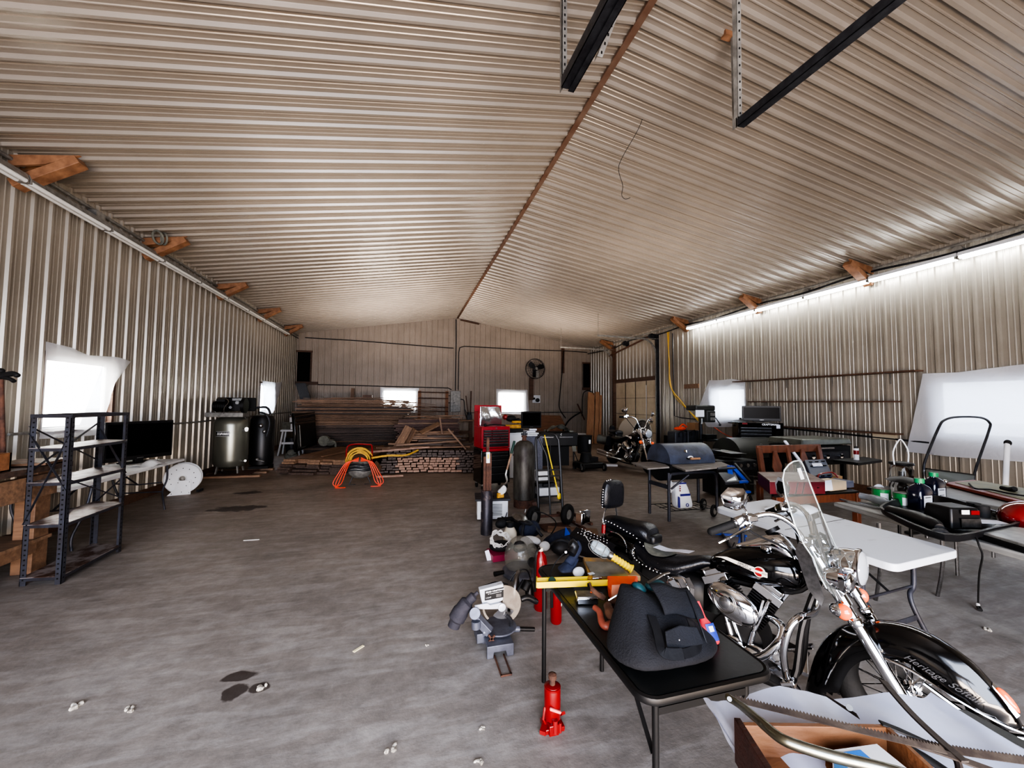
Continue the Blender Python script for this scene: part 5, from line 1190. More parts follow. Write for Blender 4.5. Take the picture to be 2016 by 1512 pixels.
def motorcycle(label, loc, heading, lean, scale, dressed):
    t = thing('motorcycle', label, 'motorcycle', loc); t.rotation_euler = (-lean, 0, heading); t.scale = (scale,)*3
    B = lambda mb, n, parent=t, **k: mb.build(n, parent, local=True, **k)
    wheel(t, (1.65, 0, .325), .325, .125, 'front_wheel'); wheel(t, (0, 0, .32), .32, .14, 'rear_wheel')
    # front fender
    if dressed:
        rd = smooth_path([(p[0], 0, p[1]) for p in [(1.205, .10), (1.225, .20), (1.255, .32), (1.305, .44), (1.38, .54), (1.48, .61), (1.57, .65), (1.67, .665), (1.77, .645), (1.87, .59), (1.94, .515), (1.99, .44), (2.015, .38)]], 3)
        ff = B(swept(MB(black_paint), [(p.x, p.z) for p in rd], [.085]*9+[.08, .06, .03], [.10]+[.15]*6+[.17, .16, .13, .08, .04], 13), 'front_fender', solid=.006)
        for s_ in (-1, 1):
            B(MB(chrome).tube([(1.56, s_*.092, .50), (1.68, s_*.096, .49), (1.82, s_*.094, .44), (1.94, s_*.07, .40), (2.03, s_*.02, .375)], .009, 8, sm=4, flat=.7), 'trim_rail', ff)
            B(MB(chrome).tube([(1.72, s_*.096, .45), (1.86, s_*.09, .385), (1.97, s_*.055, .355), (2.045, 0, .36)], .012, 8, sm=4, flat=.8), 'trim_rail', ff)
        B(MB(chrome).loft([[(1.94, -.025, .52), (1.94, .025, .52), (1.935, .02, .53), (1.935, -.02, .53)], [(2.0, -.03, .43), (2.0, .03, .43), (2.01, .025, .445), (2.01, -.025, .445)]]).box((2.04, 0, .37), (.03, .05, .02)), 'fender_tip', ff)
        B(MB(amber).ell((1.978, 0, .482), (.018, .020, .05), 14, 8, R=Matrix.Rotation(-.62, 3, 'Y')), 'marker_light', ff)
        B(MB(chrome).text('Heritage Softail', (1.655, -.0995, .552), V((1, 0, -.34)), V((.34, -.02, 1)), .042, .002, bold=.002, shear=.5), 'script_badge', ff)
    else:
        rd = [(1.65+.36*math.cos(a), .32+.36*math.sin(a)) for a in [2.7-i*.2 for i in range(10)]]
        B(swept(MB(black_paint), rd, .07, .05), 'front_fender', solid=.005)
    # rear fender
    rd = [(.0+.39*math.cos(a), .34+.40*math.sin(a)) for a in [PI+.35-i*.17 for i in range(15)]]
    rf = B(swept(MB(black_paint), rd, .11, .14, 11), 'rear_fender', solid=.006)
    B(MB(chrome).ell((-.36, 0, .62), (.05, .05, .04)).box((-.38, 0, .52), (.02, .2, .1)), 'tail_light', rf)
    # forks
    rk = V((.53, 0, -.848)).normalized()
    for s_ in (-1, 1):
        y = s_*.105; top = V((1.27, y, .985)); ax_ = V((1.65, y, .325)); up_ = top+(ax_-top)*.02
        d_ = (ax_-top)
        B(MB(chrome).cyl(top+d_*0, top+d_*.42, .034, n=20).cyl(top+d_*.42, top+d_*.55, .024, n=20).cyl(top+d_*.50, ax_+d_*.03, .031, n=20).lathe([(.031, 0), (.036, .01), (.036, .03), (.031, .04)], top+d_*.5, d_, 20).ell(ax_, (.035, .02, .035)), 'fork_leg')
    B(MB(chrome).box((1.28, 0, .97), (.10, .27, .03), R=Matrix.Rotation(.5, 3, 'Y')).box((1.385, 0, .78), (.09, .27, .05), R=Matrix.Rotation(.5, 3, 'Y')), 'fork_clamp', bevel=.006)
    B(MB(black_satin).bar((1.265, 0, 1.0), (1.35, 0, .75), .06, .06).bar((1.22, 0, .91), (1.05, 0, .66), .05, .05), 'steering_head')
    # headlight
    hl = B(MB(chrome).lathe([(.03, -.10), (.065, -.085), (.088, -.04), (.095, .0), (.098, .03), (.105, .04), (.105, .055), (.095, .06)], (1.425, 0, .905), (1, 0, .02), 32), 'headlight')
    B(MB(head_glass).lathe([(.095, .055), (.085, .068), (.05, .078), (.001, .082)], (1.425, 0, .905), (1, 0, .02), 32), 'lens', hl)
    for s_ in (-1, 1):
        if dressed:
            B(MB(chrome).lathe([(.02, -.06), (.05, -.05), (.06, -.01), (.06, .02)], (1.40, s_*.13, .85), (1, 0, .05), 22).ell((1.46, s_*.13, .85), (.02, .052, .052)), 'spot_lamp')
        ts = B(MB(chrome).ell((1.415, s_*.17, .695), (.045, .036, .036), 16, 10), 'turn_signal')
        B(MB(amber).ell((1.435, s_*.17, .695), (.038, .034, .042), 16, 10), 'lens', ts)
        B(MB(chrome).bar((1.41, s_*.15, .70), (1.40, s_*.05, .74), .018, .018), 'bracket', ts)
    # windshield
    if dressed:
        def wsx(z, y): return 1.185+(1.475-z)*.33-1.1*y*y
        def hwid(z):
            T_ = [(1.478, .05), (1.462, .11), (1.43, .165), (1.38, .20), (1.28, .225), (1.12, .235), (1.02, .225), (.95, .20), (.88, .205), (.80, .19), (.745, .15)]
            for (a, wa), (b, wb) in zip(T_, T_[1:]):
                if z <= a and z >= b: return wa+(wb-wa)*(a-z)/(a-b)
            return T_[0][1] if z > 1.4 else T_[-1][1]
        zs = [1.478, 1.462, 1.43, 1.38, 1.30, 1.2, 1.1, 1.03, .99]
        mb = MB(ws_mat); mb.add([(wsx(z, hwid(z)*u/8), hwid(z)*u/8, z) for z in zs for u in range(-8, 9)], [(i*17+k, i*17+k+1, (i+1)*17+k+1, (i+1)*17+k) for i in range(len(zs)-1) for k in range(16)])
        for s_ in (-1, 1):
            z2 = [.99, .95, .90, .85, .80, .745]; ins = [.0, .07, .105, .115, .11, .10]
            mb.add([(wsx(z, 0)-1.1*(i_+(hwid(z)-i_)*u/6)**2, s_*(i_+(hwid(z)-i_)*u/6), z) for z, i_ in zip(z2, ins) for u in range(7)], [(i*7+k, i*7+k+1, (i+1)*7+k+1, (i+1)*7+k) for i in range(5) for k in range(6)])
        ws = B(mb, 'windshield', solid=.006)
        B(MB(mat('windshield_edge', (205, 215, 212), .15, alpha=.8)).tube([(wsx(z, hwid(z)), hwid(z)*s_, z) for s_, zz in ((-1, [.80, .88, .95, 1.02, 1.12, 1.28, 1.38, 1.43, 1.462, 1.478]), (1, [1.478, 1.462, 1.43, 1.38, 1.28, 1.12, 1.02, .95, .88, .80])) for z in zz], .004, 6), 'edge', ws)
        mb = MB(steel)
        for s_ in (-1, 1):
            mb.bar((wsx(1.16, .07)-.01, s_*.065, 1.17), (wsx(.78, .12)-.02, s_*.10, .76), .03, .006, up=(1, 0, .3))
        mb.bar((wsx(1.15, .1)-.012, -.11, 1.15), (wsx(1.15, .1)-.012, .11, 1.15), .006, .035, up=(0, 0, 1))
        pieces(mb, 'mount_strap', ws, local=True)
        B(MB(label_white).box((wsx(1.40, 0)-.006, .0, 1.40), (.004, .05, .07), R=Matrix.Rotation(-.28, 3, 'Y')), 'sticker', ws)
        for s_ in (-1, 1): B(MB(steel).prism([(0, 0), (.05, -.02), (.115, -.28), (.10, -.33), (.04, -.26), (-.02, -.06)], (1.24, s_*.185, 1.02), (1, 0, 0), (0, 0, 1), .005*s_), 'side_plate', ws)
    # handlebar
    hb_ = [(1.25, 0, .99), (1.24, .07, 1.0), (1.19, .15, 1.11), (1.10, .22, 1.155), (.99, .31, 1.105), (.85, .44, 1.02)]
    if not dressed: hb_ = [(1.21, 0, 1.02), (1.21, .08, 1.06), (1.17, .16, 1.22), (1.10, .26, 1.27), (1.0, .36, 1.25), (.93, .46, 1.23)]
    bar = B(MB(chrome).tube([(x, -y, z) for x, y, z in hb_[::-1]]+hb_[1:], .016, 10, sm=5), 'handlebar')
    B(MB(chrome).box((1.25, -.06, .985), (.06, .04, .08)).box((1.25, .06, .985), (.06, .04, .08)), 'riser', bar, bevel=.006)
    p4, p5 = V(hb_[-2]), V(hb_[-1])
    for s_ in (-1, 1):
        f_ = lambda v: V((v[0], s_*v[1], v[2]))
        q0, q1 = f_(p4.lerp(p5, .28)), f_(p5); e_ = (q1-q0).normalized()
        B(MB(rubber).cyl(q0, q1, .024, n=16).cyl(q0, q0+e_*.008, .028, n=16).ell(q1, .024, 12, 8), 'grip', bar)
        qc = q0-e_*.05
        ct = B(MB(chrome).bar(qc-e_*.035, qc+e_*.04, .05, .058).box(qc+V((.045, 0, .03)), (.06, .07, .04), rz=s_*.5).cyl(qc+e_*.045, qc+e_*.06, .028, n=16), 'switch_housing', bar, bevel=.008)
        B(MB(chrome).tube([qc+V((.05, 0, .0)), qc+V((.07, s_*.05, -.01)), q0.lerp(q1, .5)+V((.06, 0, -.035)), q1+V((.045, 0, -.055))], [.008, .011, .009, .010], 8, sm=4, flat=.8), 'lever', bar)
        mp = qc+V((-.02, s_*.045, .135)) if dressed else qc+V((.0, s_*.05, .16))
        B(MB(chrome).tube([qc+V((.03, 0, .03)), qc+V((.02, s_*.0, .07)), mp+V((.01, 0, -.03))], .006, 8, sm=4), 'mirror_stem', bar)
        mr_ = B(MB(chrome).loft([[mp+Matrix.Rotation(s_*.75, 3, 'Z') @ V((xo, s_*a*k_, b*k_)) for a, b in [(-.065, .025), (-.042, .06), (.036, .062), (.076, .018), (.06, -.044), (.0, -.062), (-.05, -.044)]] for xo, k_ in ((.0, 1.15), (.016, 1.1), (.042, .62), (.06, .1))]), 'mirror', bar)
        B(MB(tv_screen).prism([(-s_*-.052, .018), (-s_*-.033, .044), (-s_*.028, .046), (-s_*.058, .013), (-s_*.046, -.032), (0, -.046), (-s_*-.037, -.032)], mp+V((-.002, 0, 0)), Matrix.Rotation(s_*.75, 3, 'Z') @ V((0, -1, 0)), (0, 0, 1), .001), 'mirror_glass', mr_)
        B(MB(black_matte).tube([qc, qc+V((.06, 0, -.06)), f_((1.15, .10, .93)), f_((1.2, .04, .8))], .007, 6, sm=4), 'cable', bar)
    # tank
    T_ = [(.66, .70, .03, .035), (.70, .71, .062, .08), (.78, .74, .09, .125), (.88, .762, .108, .15), (.98, .775, .122, .157), (1.07, .785, .12, .152), (1.155, .785, .108, .13), (1.21, .78, .085, .095), (1.235, .775, .03, .035)]
    tk = B(MB(black_paint).loft([ring_((x, 0, zc_), hw_, hh_, 28, 2.3) for x, zc_, hh_, hw_ in T_]), 'fuel_tank', sub=1)
    for s_ in (-1, 1):
        em = B(MB(emblem_white).prism([(0, .0), (.045, .013), (.07, .018), (.26, -.004), (.30, -.012), (.30, -.032), (.255, -.034), (.08, -.003), (.04, .004)] if s_ < 0 else [(0, 0), (-.045, .013), (-.26, -.004), (-.30, -.012), (-.30, -.032), (-.04, .004)], (.745, s_*.152, .785), (1, s_*.02, 0) if s_ < 0 else (-1, s_*-.02, 0), (0, .05*-s_, 1), .006), 'tank_emblem', tk)
        if s_ < 0:
            B(MB(emblem_white).cyl((1.005, -.148, .765), (1.005, -.165, .765), .031, n=28), 'roundel_ring', em)
            B(MB(emblem_red).cyl((1.005, -.15, .765), (1.005, -.1665, .765), .026, n=28), 'roundel', em)
            B(MB(emblem_white).box((1.005, -.1675, .765), (.085, .003, .013), R=Matrix.Rotation(.09, 3, 'Y')).box((1.035, -.1675, .759), (.03, .003, .03)), 'eagle_bar', em)
            B(MB(black_satin).text('HARLEY', (.885, -.1615, .787), V((1, 0, -.1)), V((0, 0, 1)), .017, .003, bold=.02).text('DAVIDSON', (.880, -.1615, .773), V((1, 0, -.1)), V((0, 0, 1)), .017, .003, bold=.02), 'lettering', em)
    B(MB(chrome).lathe([(.028, 0), (.030, .01), (.024, .02), (.001, .022)], (1.02, -.07, .892), (-.0, -.25, 1), 22), 'fuel_cap', tk)
    B(MB(chrome).loft([ring_((.82, 0, .855), .03, .012), ring_((.89, 0, .88), .055, .022), ring_((.99, 0, .915), .07, .05), ring_((1.05, 0, .94), .078, .07), ring_((1.10, 0, .93), .078, .075), ring_((1.17, 0, .875), .06, .05), ring_((1.21, 0, .83), .03, .03)]), 'console', tk, sub=1)
    B(MB(black_satin).cyl((1.05, 0, 1.0), (1.035, 0, 1.02), .045, n=24), 'speedometer', tk)
    # frame
    B(MB(black_satin).tube([(1.26, 0, .78), (1.14, 0, .66), (.8, 0, .62), (.45, 0, .60), (.15, 0, .55)], .02, 8, sm=4), 'frame_tube')
    for s_ in (-1, 1):
        B(MB(black_satin).tube([(1.28, s_*.02, .76), (1.21, s_*.08, .50), (1.17, s_*.11, .20), (1.06, s_*.12, .13), (.45, s_*.12, .14), (.32, s_*.12, .25)], .018, 8, sm=4), 'frame_tube')
        B(MB(chrome if s_ < 0 else black_satin).bar((.0, s_*.12, .32), (.42, s_*.12, .34), .03, .06), 'swingarm', bevel=.01)
    # engine
    eng = B(MB(black_satin).lathe([(.10, -.13), (.15, -.12), (.16, 0), (.15, .12), (.10, .13)], (.87, 0, .30), (0, 1, 0), 28).lathe([(.07, -.1), (.10, 0), (.07, .1)], (.55, 0, .38), (0, 1, 0), 22).box((.62, 0, .30), (.4, .2, .2)), 'engine')
    for s2, tilt, lab in ((1, .48, 'front'), (-1, -.48, 'rear')):
        base = V((.88, -.01, .33)); d_ = V((math.sin(tilt), 0, math.cos(tilt)))
        mb = MB(fin_black)
        for k in range(11):
            p_ = base+d_*(.12+.0175*k); mb.box(p_, (.155, .17, .007), R=Matrix.Rotation(tilt, 3, 'Y'))
        mb.cyl(base, base+d_*.31, .055, n=16)
        cy_ = B(mb, 'cylinder', eng)
        mb = MB(chrome).box(base+d_*.335, (.165, .19, .05), R=Matrix.Rotation(tilt, 3, 'Y')).box(base+d_*.375, (.13, .15, .035), R=Matrix.Rotation(tilt, 3, 'Y'))
        for a in (-.06, .06):
            for b_ in (-.07, .07): mb.cyl(base+d_*.37+Matrix.Rotation(tilt, 3, 'Y') @ V((a, b_, 0)), base+d_*.40+Matrix.Rotation(tilt, 3, 'Y') @ V((a, b_, 0)), .009, n=8)
        B(mb, 'rocker_cover', eng, bevel=.010)
        B(MB(chrome).cyl((.90+.05*s2, -.135, .30), base+d_*.30+V((0, -.115, 0)), .010, n=10).cyl((.92+.02*s2, -.13, .30), base+d_*.30+V((.03, -.115, 0)), .010, n=10).cyl((.90+.05*s2, -.135, .30), V((.90+.05*s2, -.135, .30)).lerp(base+d_*.30+V((0, -.115, 0)), .3), .016, n=10), 'pushrod', eng)
    R30 = Matrix.Rotation(.42, 3, 'Y')
    ac = B(MB(chrome).ell((.865, -.20, .535), (.158, .055, .098), 32, 14, R=R30).ell((.865, -.17, .535), (.152, .04, .093), 28, 8, R=R30), 'air_cleaner', eng)
    for r_ in (.036, .055, .064): B(MB(steel if r_ != .036 else dark_steel).torus((.835, -.246, .545), (-.1, -1, 0), r_, .004, 32, 6), 'ring', ac)
    B(MB(alum).lathe([(.034, 0), (.034, .006), (.02, .012), (.001, .013)], (.835, -.248, .545), (-.1, -1, 0), 28), 'cap', ac)
    for c_, r_ in (((.99, -.15, .25), .075), ((.86, -.15, .26), .07)): B(MB(chrome).lathe([(r_, 0), (r_, .015), (r_*.8, .025), (.001, .03)], c_, (0, -1, 0), 28), 'cover', eng)
    ec = B(MB(alum).lathe([(.062, 0), (.062, .012), (.04, .02), (.001, .02)], (1.095, -.17, .28), (0, -1, 0), 28), 'horn_cover', eng)
    B(MB(chrome).box((1.095, -.20, .28), (.07, .012, .016), R=Matrix.Rotation(.6, 3, 'Y')).box((1.095, -.20, .28), (.07, .012, .016), R=Matrix.Rotation(-.6, 3, 'Y')), 'spider', ec)
    B(MB(chrome).ell((.70, .17, .33), (.28, .04, .13), 28, 12), 'primary_cover', eng)
    B(MB(black_satin).loft([ring_((x, 0, .48), w_, .13, 20, 3) for x, w_ in ((.18, .09), (.22, .14), (.60, .15), (.66, .11))]), 'oil_tank', eng)
    B(MB(chrome).ell((.50, -.13, .52), (.10, .035, .07), 24, 12), 'side_cover', eng)
    # exhaust
    B(MB(chrome).tube([(1.04, -.09, .50), (1.12, -.14, .48), (1.11, -.19, .40), (1.0, -.2, .27), (.78, -.2, .20), (.3, -.21, .19)], .024, 12, sm=5), 'exhaust_pipe')
    B(MB(chrome).tube([(.62, -.09, .50), (.56, -.16, .46), (.56, -.2, .34), (.42, -.21, .27), (.2, -.21, .26)], .024, 12, sm=5), 'exhaust_pipe')
    for z in (.19, .27): B(MB(chrome).tube([(.35, -.21, z), (.25, -.215, z), (-.35, -.22, z+.02), (-.42, -.22, z+.02)], [.024, .042, .042, .034], 16, sm=3), 'muffler')
    # engine guard
    if dressed:
        g = [(1.19, -.14, .15), (1.17, -.25, .23), (1.165, -.345, .39), (1.175, -.37, .48), (1.20, -.36, .575), (1.235, -.30, .62), (1.255, -.15, .60), (1.26, 0, .585)]
        B(MB(chrome).tube(g+[(x, -y, z) for x, y, z in g[::-1][1:]], .019, 12, sm=4), 'engine_guard')
        B(MB(chrome).cyl((1.187, -.15, .17), (1.175, -.2, .21), .026, n=14), 'guard_clamp')
    for s_ in (-1, 1):
        B(MB(black_satin).box((1.05, s_*.28, .235), (.28, .10, .02), R=Matrix.Rotation(.15, 3, 'Y')), 'footboard', bevel=.01)
        B(MB(chrome).box((1.18, s_*.30, .26), (.07, .075, .018), R=Matrix.Rotation(-.5, 3, 'Y')).tube([(1.02, s_*.15, .22), (1.1, s_*.22, .23), (1.18, s_*.28, .25)], .01, 8, sm=3), 'foot_pedal', bevel=.004)
    # seat
    def pad(S, mt, p=2.6, n=24): return MB(mt).loft([ring_((x, 0, z-DZ), w_, h_, n, p) for x, z, w_, h_ in S])
    DZ = .045 if dressed else 0
    st = B(pad([(.12, .74, .05, .03), (.14, .73, .14, .06), (.19, .70, .175, .075), (.28, .665, .195, .072), (.38, .655, .20, .066), (.48, .67, .185, .062), (.57, .71, .135, .055), (.64, .745, .085, .04), (.69, .75, .05, .02)], leather, 2.1), 'seat')
    SP = [(.14, .73, .14, .06), (.19, .70, .175, .075), (.28, .665, .195, .072), (.38, .655, .20, .066), (.48, .67, .185, .062), (.57, .71, .135, .055), (.64, .745, .085, .04)]
    def seat_top(x, y):
        for a, b in zip(SP, SP[1:]):
            if x <= b[0]: break
        k = (x-a[0])/(b[0]-a[0]); z, w_, h_ = [a[i]+(b[i]-a[i])*k for i in (1, 2, 3)]
        return z-DZ+h_*max(0, 1-(abs(y)/w_)**2.1)**(1/2.1)
    B(MB(leather_worn).loft([[(.295+r_*.115*math.cos(a), r_*.150*math.sin(a), seat_top(.295+r_*.115*math.cos(a), r_*.150*math.sin(a))+.006) for a in [k*PI/14 for k in range(28)]] for r_ in (1, .8, .6, .4, .2, .02)], cap=False), 'seat_panel', st)
    ps = B(pad([(-.19, .86, .05, .03), (-.17, .855, .11, .05), (-.10, .855, .13, .055), (.02, .845, .135, .06), (.12, .85, .14, .062), (.19, .85, .135, .062), (.235, .825, .12, .06), (.25, .80, .06, .03)], leather), 'passenger_seat', sub=1)
    B(MB(black_satin).box((.05, 0, .76), (.46, .16, .07)), 'seat_base', bevel=.02)
    if dressed:
        mb = MB(chrome)
        for k in range(14):
            u_ = k/13; x_ = -.15+.37*u_; mb.ell((x_, -.137-.004*math.sin(PI*u_), .865-DZ+.035*math.cos(u_*3)-.02-.05*max(0, u_-.8)*5), .0075, 8, 5)
        for k in range(12):
            a = 1.1+k*.20; mb.ell((.30-.155*math.sin(a)*1.0, -.165+.0*a, .70-DZ+.075*math.cos(a)), .0075, 8, 5)
        for k in range(6): mb.ell((.30+.028*k, -.183, .622-DZ-.002*k), .0075, 8, 5)
        tag(B(mb, 'studs', st), kind='stuff')
        B(MB(chrome).torus((.36, -.186, .61), (0, -1, .1), .024, .004, 24, 6).ell((.36, -.188, .61), (.009, .005, .009)), 'concho', st)
        # sissy bar
        sb = B(MB(chrome).tube([(-.12, -.12, .62), (-.16, -.115, .83), (-.155, -.07, .95), (-.15, -.06, 1.0)], .008, 8, sm=4).tube([(-.12, .12, .62), (-.16, .115, .83), (-.155, .07, .95), (-.15, .06, 1.0)], .008, 8, sm=4), 'sissy_bar')
        bp = B(MB(leather).loft([[(x_, w_*a, 1.045+h_*b) for a, b in [(-.82, -1), (.82, -1), (1, -.82), (1.0, .2), (.88, .8), (.5, 1), (-.5, 1), (-.88, .8), (-1.0, .2), (-1, -.82)]] for x_, w_, h_ in ((-.175, .145, .115), (-.17, .162, .125), (-.13, .162, .125), (-.105, .138, .105))]), 'backrest', sb, sub=1)
        mb = MB(chrome)
        for k in range(11): mb.ell((-.148, -.160+.0015*k*(k > 7)*4, .94+.021*k), .0075, 8, 5)
        for k in range(3): mb.ell((-.148, -.11+.03*k, 1.158+.004*k), .0075, 8, 5)
        tag(B(mb, 'studs', bp), kind='stuff')
        # saddlebags
        for s_ in (-1, 1):
            sg = B(MB(leather).loft([ring_((x, s_*.25, z), w_, h_, 20, 3.2) for x, z, w_, h_ in ((-.36, .57, .03, .08), (-.34, .565, .06, .13), (-.22, .56, .075, .165), (-.05, .55, .075, .16), (.02, .54, .07, .14), (.06, .53, .03, .08))]), 'saddlebag', sub=1)
            B(MB(leather).loft([[(-.33+.38*u_, s_*(.155+.02*math.sin(PI*u_))-s_*.0, .705-.05*u_) for u_ in [i/8 for i in range(9)]], [(-.33+.38*u_, s_*.25, .745-.05*u_) for u_ in [i/8 for i in range(9)]], [(-.33+.38*u_, s_*.345, .69-.05*u_) for u_ in [i/8 for i in range(9)]], [(-.31+.35*u_, s_*.35, .55-.02*math.sin(PI*u_)) for u_ in [i/8 for i in range(9)]]], cap=False), 'flap', sg, solid=.008)
            mb = MB(chrome)
            for r_ in range(3):
                for k in range(9-2*(r_ == 2)): mb.ell((-.26+.030*k+.018*(r_ % 2), s_*(.27+.03*r_), .748-.011*k*.36-.012*r_), .006, 8, 5)
            tag(B(mb, 'studs', sg), kind='stuff')
        B(MB(chrome).tube([(-.06, -.16, .76), (.02, -.17, .76), (.08, -.17, .72), (.10, -.17, .64)], .007, 8, sm=4), 'bag_rail')
        rs = B(MB(chrome).ell((-.10, -.20, .82), (.016, .016, .01)), 'rear_signal'); B(MB(red_paint).cyl((-.10, -.20, .745), (-.10, -.20, .812), .017, n=16), 'lens', rs)
        lp_ = B(MB(chrome).box((-.40, -.04, .80), (.02, .16, .12)).box((-.37, -.15, .80), (.07, .05, .10)), 'license_bracket', bevel=.006)
        B(MB(black_satin).tube([(.62, .16, .2), (.60, .30, .08), (.58, .36, .01)], .012), 'kickstand')
    else:
        B(MB(leather).loft([[(x_, .11*a, .93+.10*b) for a, b in [(-.8, -1), (.8, -1), (1, 0), (.7, 1), (-.7, 1), (-1, 0)]] for x_ in (-.17, -.13)]), 'backrest', sub=1)
        for s_ in (-1, 1): B(MB(leather).loft([ring_((x, s_*.25, .60), .08, .13, 16, 3) for x in (-.36, -.3, .1, .15)]), 'saddlebag')
        B(MB(black_satin).tube([(.62, .16, .2), (.60, .30, .08), (.58, .36, .01)], .012), 'kickstand')
    M_ = Matrix.Translation((1.24, 0, .95)) @ Matrix.Rotation(-.17 if dressed else .05, 4, V((-.5, 0, .866))) @ Matrix.Translation((-1.24, 0, -.95))
    done = set()
    def turn(o):
        if o.data.name not in done: o.data.transform(M_); done.add(o.data.name)
        for c_ in o.children: turn(c_)
    for o in t.children:
        if o.name.split('.')[0] in ('front_wheel', 'front_fender', 'fork_leg', 'fork_clamp', 'headlight', 'spot_lamp', 'turn_signal', 'windshield', 'handlebar'): turn(o)
    return t
bike = motorcycle('black and chrome touring motorcycle with clear windshield and studded seat, nearest the camera', (1.5287, 2.5359, .004), -1.06, .1067, .874, True)
Mb = root_matrix(bike)
mb = MB(paper); mb.grid(lambda u, v: Mb @ V((.27+.28*u, -.02+.12*(v-.5)-.02*u, .708+.004*math.cos(9*u)+.04*u*u)), 8, 2)
single(mb, 'paper_note', 'curled white paper note lying on the driver seat of the near motorcycle', 'paper')
motorcycle('small looking black motorcycle parked facing the camera before the garage door', (5.42, 9.45, .005), math.atan2(-1.60, .02), .10, 1.0, False)

# ---------------------------------------------------------------- black folding table with its tools (top at z = .62)
t = thing('black_folding_table', 'scuffed black folding table with a rounded metal rim, loaded with tools beside the near motorcycle', 'table', (1.06, 1.7, 0))
vinyl = mat('scuffed_black_vinyl', (24, 26, 26), .42, col2=(34, 35, 34), scale=7, contrast=(.45, .62), rvar=.15, bump=.05)
def rrect(x0, x1, y0, y1, r_, n=6):
    o = []
    for cx_, cy_, a0 in ((x1-r_, y1-r_, 0), (x0+r_, y1-r_, PI/2), (x0+r_, y0+r_, PI), (x1-r_, y0+r_, 1.5*PI)):
        for k in range(n+1): o.append((cx_+r_*math.cos(a0+PI/2*k/n), cy_+r_*math.sin(a0+PI/2*k/n)))
    return o
MB(vinyl).prism(rrect(.80, 1.33, 1.18, 2.25, .05), (0, 0, .594), (1, 0, 0), (0, 1, 0), .023).build('table_top', t)
MB(black_satin).tube([(x, y, .603) for x, y in rrect(.79, 1.34, 1.17, 2.26, .06)], .013, 8, closed=True, flat=1.25).build('rim', t)
for x, y, sx in ((.80, 2.17, 0), (1.17, 2.17, 0), (.875, 1.235, 0), (1.27, 1.235, 0)): MB(black_satin).tube([(x, y, 0), (x, y, .6)], .0125, 10).build('leg', t)
MB(black_satin).bar((.875, 1.235, .52), (1.27, 1.235, .52), .02, .025).build('crossbar', t); MB(black_satin).bar((.80, 2.17, .52), (1.17, 2.17, .52), .02, .02).build('crossbar', t)
MB(black_satin).bar((.875, 1.25, .36), (.90, 1.50, .58), .016, .004).build('strut', t); MB(black_satin).bar((1.27, 1.25, .36), (1.25, 1.50, .58), .016, .004).build('strut', t)

# duffel bag
t = thing('duffel_bag', 'black canvas duffel bag with wide straps slumped on the front of the black table', 'bag', (.99, 1.4, .62))
Rg = lambda pts: smooth_path([(x, y, z) for x, y, z in pts], 3, closed=True)
rings = [
 [(.80, 1.43, .622), (.79, 1.33, .622), (.85, 1.265, .622), (1.0, 1.25, .622), (1.15, 1.265, .622), (1.235, 1.34, .622), (1.22, 1.47, .622), (1.1, 1.56, .622), (.95, 1.56, .622)],
 [(.785, 1.43, .65), (.775, 1.33, .65), (.84, 1.25, .655), (1.0, 1.235, .65), (1.16, 1.25, .655), (1.245, 1.34, .65), (1.23, 1.47, .65), (1.1, 1.565, .65), (.94, 1.57, .65)],
 [(.815, 1.45, .70), (.81, 1.36, .70), (.87, 1.285, .70), (1.0, 1.27, .705), (1.12, 1.285, .70), (1.19, 1.36, .69), (1.18, 1.47, .69), (1.08, 1.54, .70), (.95, 1.55, .70)],
 [(.86, 1.48, .765), (.855, 1.40, .77), (.91, 1.34, .775), (1.0, 1.33, .765), (1.07, 1.345, .755), (1.14, 1.41, .735), (1.13, 1.50, .735), (1.06, 1.54, .76), (.96, 1.55, .77)],
 [(.905, 1.515, .825), (.905, 1.47, .83), (.94, 1.425, .828), (1.0, 1.42, .80), (1.05, 1.43, .785), (1.10, 1.47, .765), (1.09, 1.53, .765), (1.04, 1.555, .79), (.97, 1.56, .81)],
 [(.915, 1.52, .835), (.92, 1.49, .835), (.95, 1.46, .835), (1.0, 1.455, .80), (1.04, 1.46, .785), (1.07, 1.49, .77), (1.06, 1.52, .77), (1.02, 1.54, .785), (.97, 1.545, .80)]]
rr = [Rg(r_) for r_ in rings]; rn = random.Random(5)
rr = [[p+V((rn.uniform(-.004, .004), rn.uniform(-.004, .004), 0)) for p in r_] for r_ in rr]
MB(bag_fabric).loft(rr).build('body', t, sub=2)
S_ = lambda px: px
strap = mat('black_webbing', (15, 16, 20), .6, bump=.1)
def ribbon(mb, pts, w_, up, th=.004):
    P = smooth_path(pts, 5); m = len(P); up = V(up).normalized(); rg = []
    for i, p in enumerate(P):
        d_ = (P[min(i+1, m-1)]-P[max(i-1, 0)]).normalized(); sd_ = d_.cross(up).normalized(); n_ = sd_.cross(d_)
        rg.append([p-sd_*w_/2-n_*th/2, p+sd_*w_/2-n_*th/2, p+sd_*w_/2+n_*th/2, p-sd_*w_/2+n_*th/2])
    return mb.loft(rg)
fr = (0, -.8, .6)
ribbon(MB(strap), [(0.941, 1.345, 0.777), (0.922, 1.285, 0.752), (0.895, 1.225, 0.731), (0.921, 1.215, 0.716), (0.978, 1.215, 0.707)], .036, fr).build('strap', t)
ribbon(MB(strap), [(1.124, 1.355, 0.73), (1.088, 1.285, 0.719), (1.063, 1.24, 0.707), (1.023, 1.225, 0.703), (0.978, 1.215, 0.707)], .030, fr).build('strap', t)
MB(bag_fabric).prism([(0, 0), (.16, .0), (.15, .055), (.08, .07), (.01, .06)], (0.928, 1.238, 0.711), (1, .02, 0), (0, .45, .9), .006).build('pocket', t, bevel=.003)
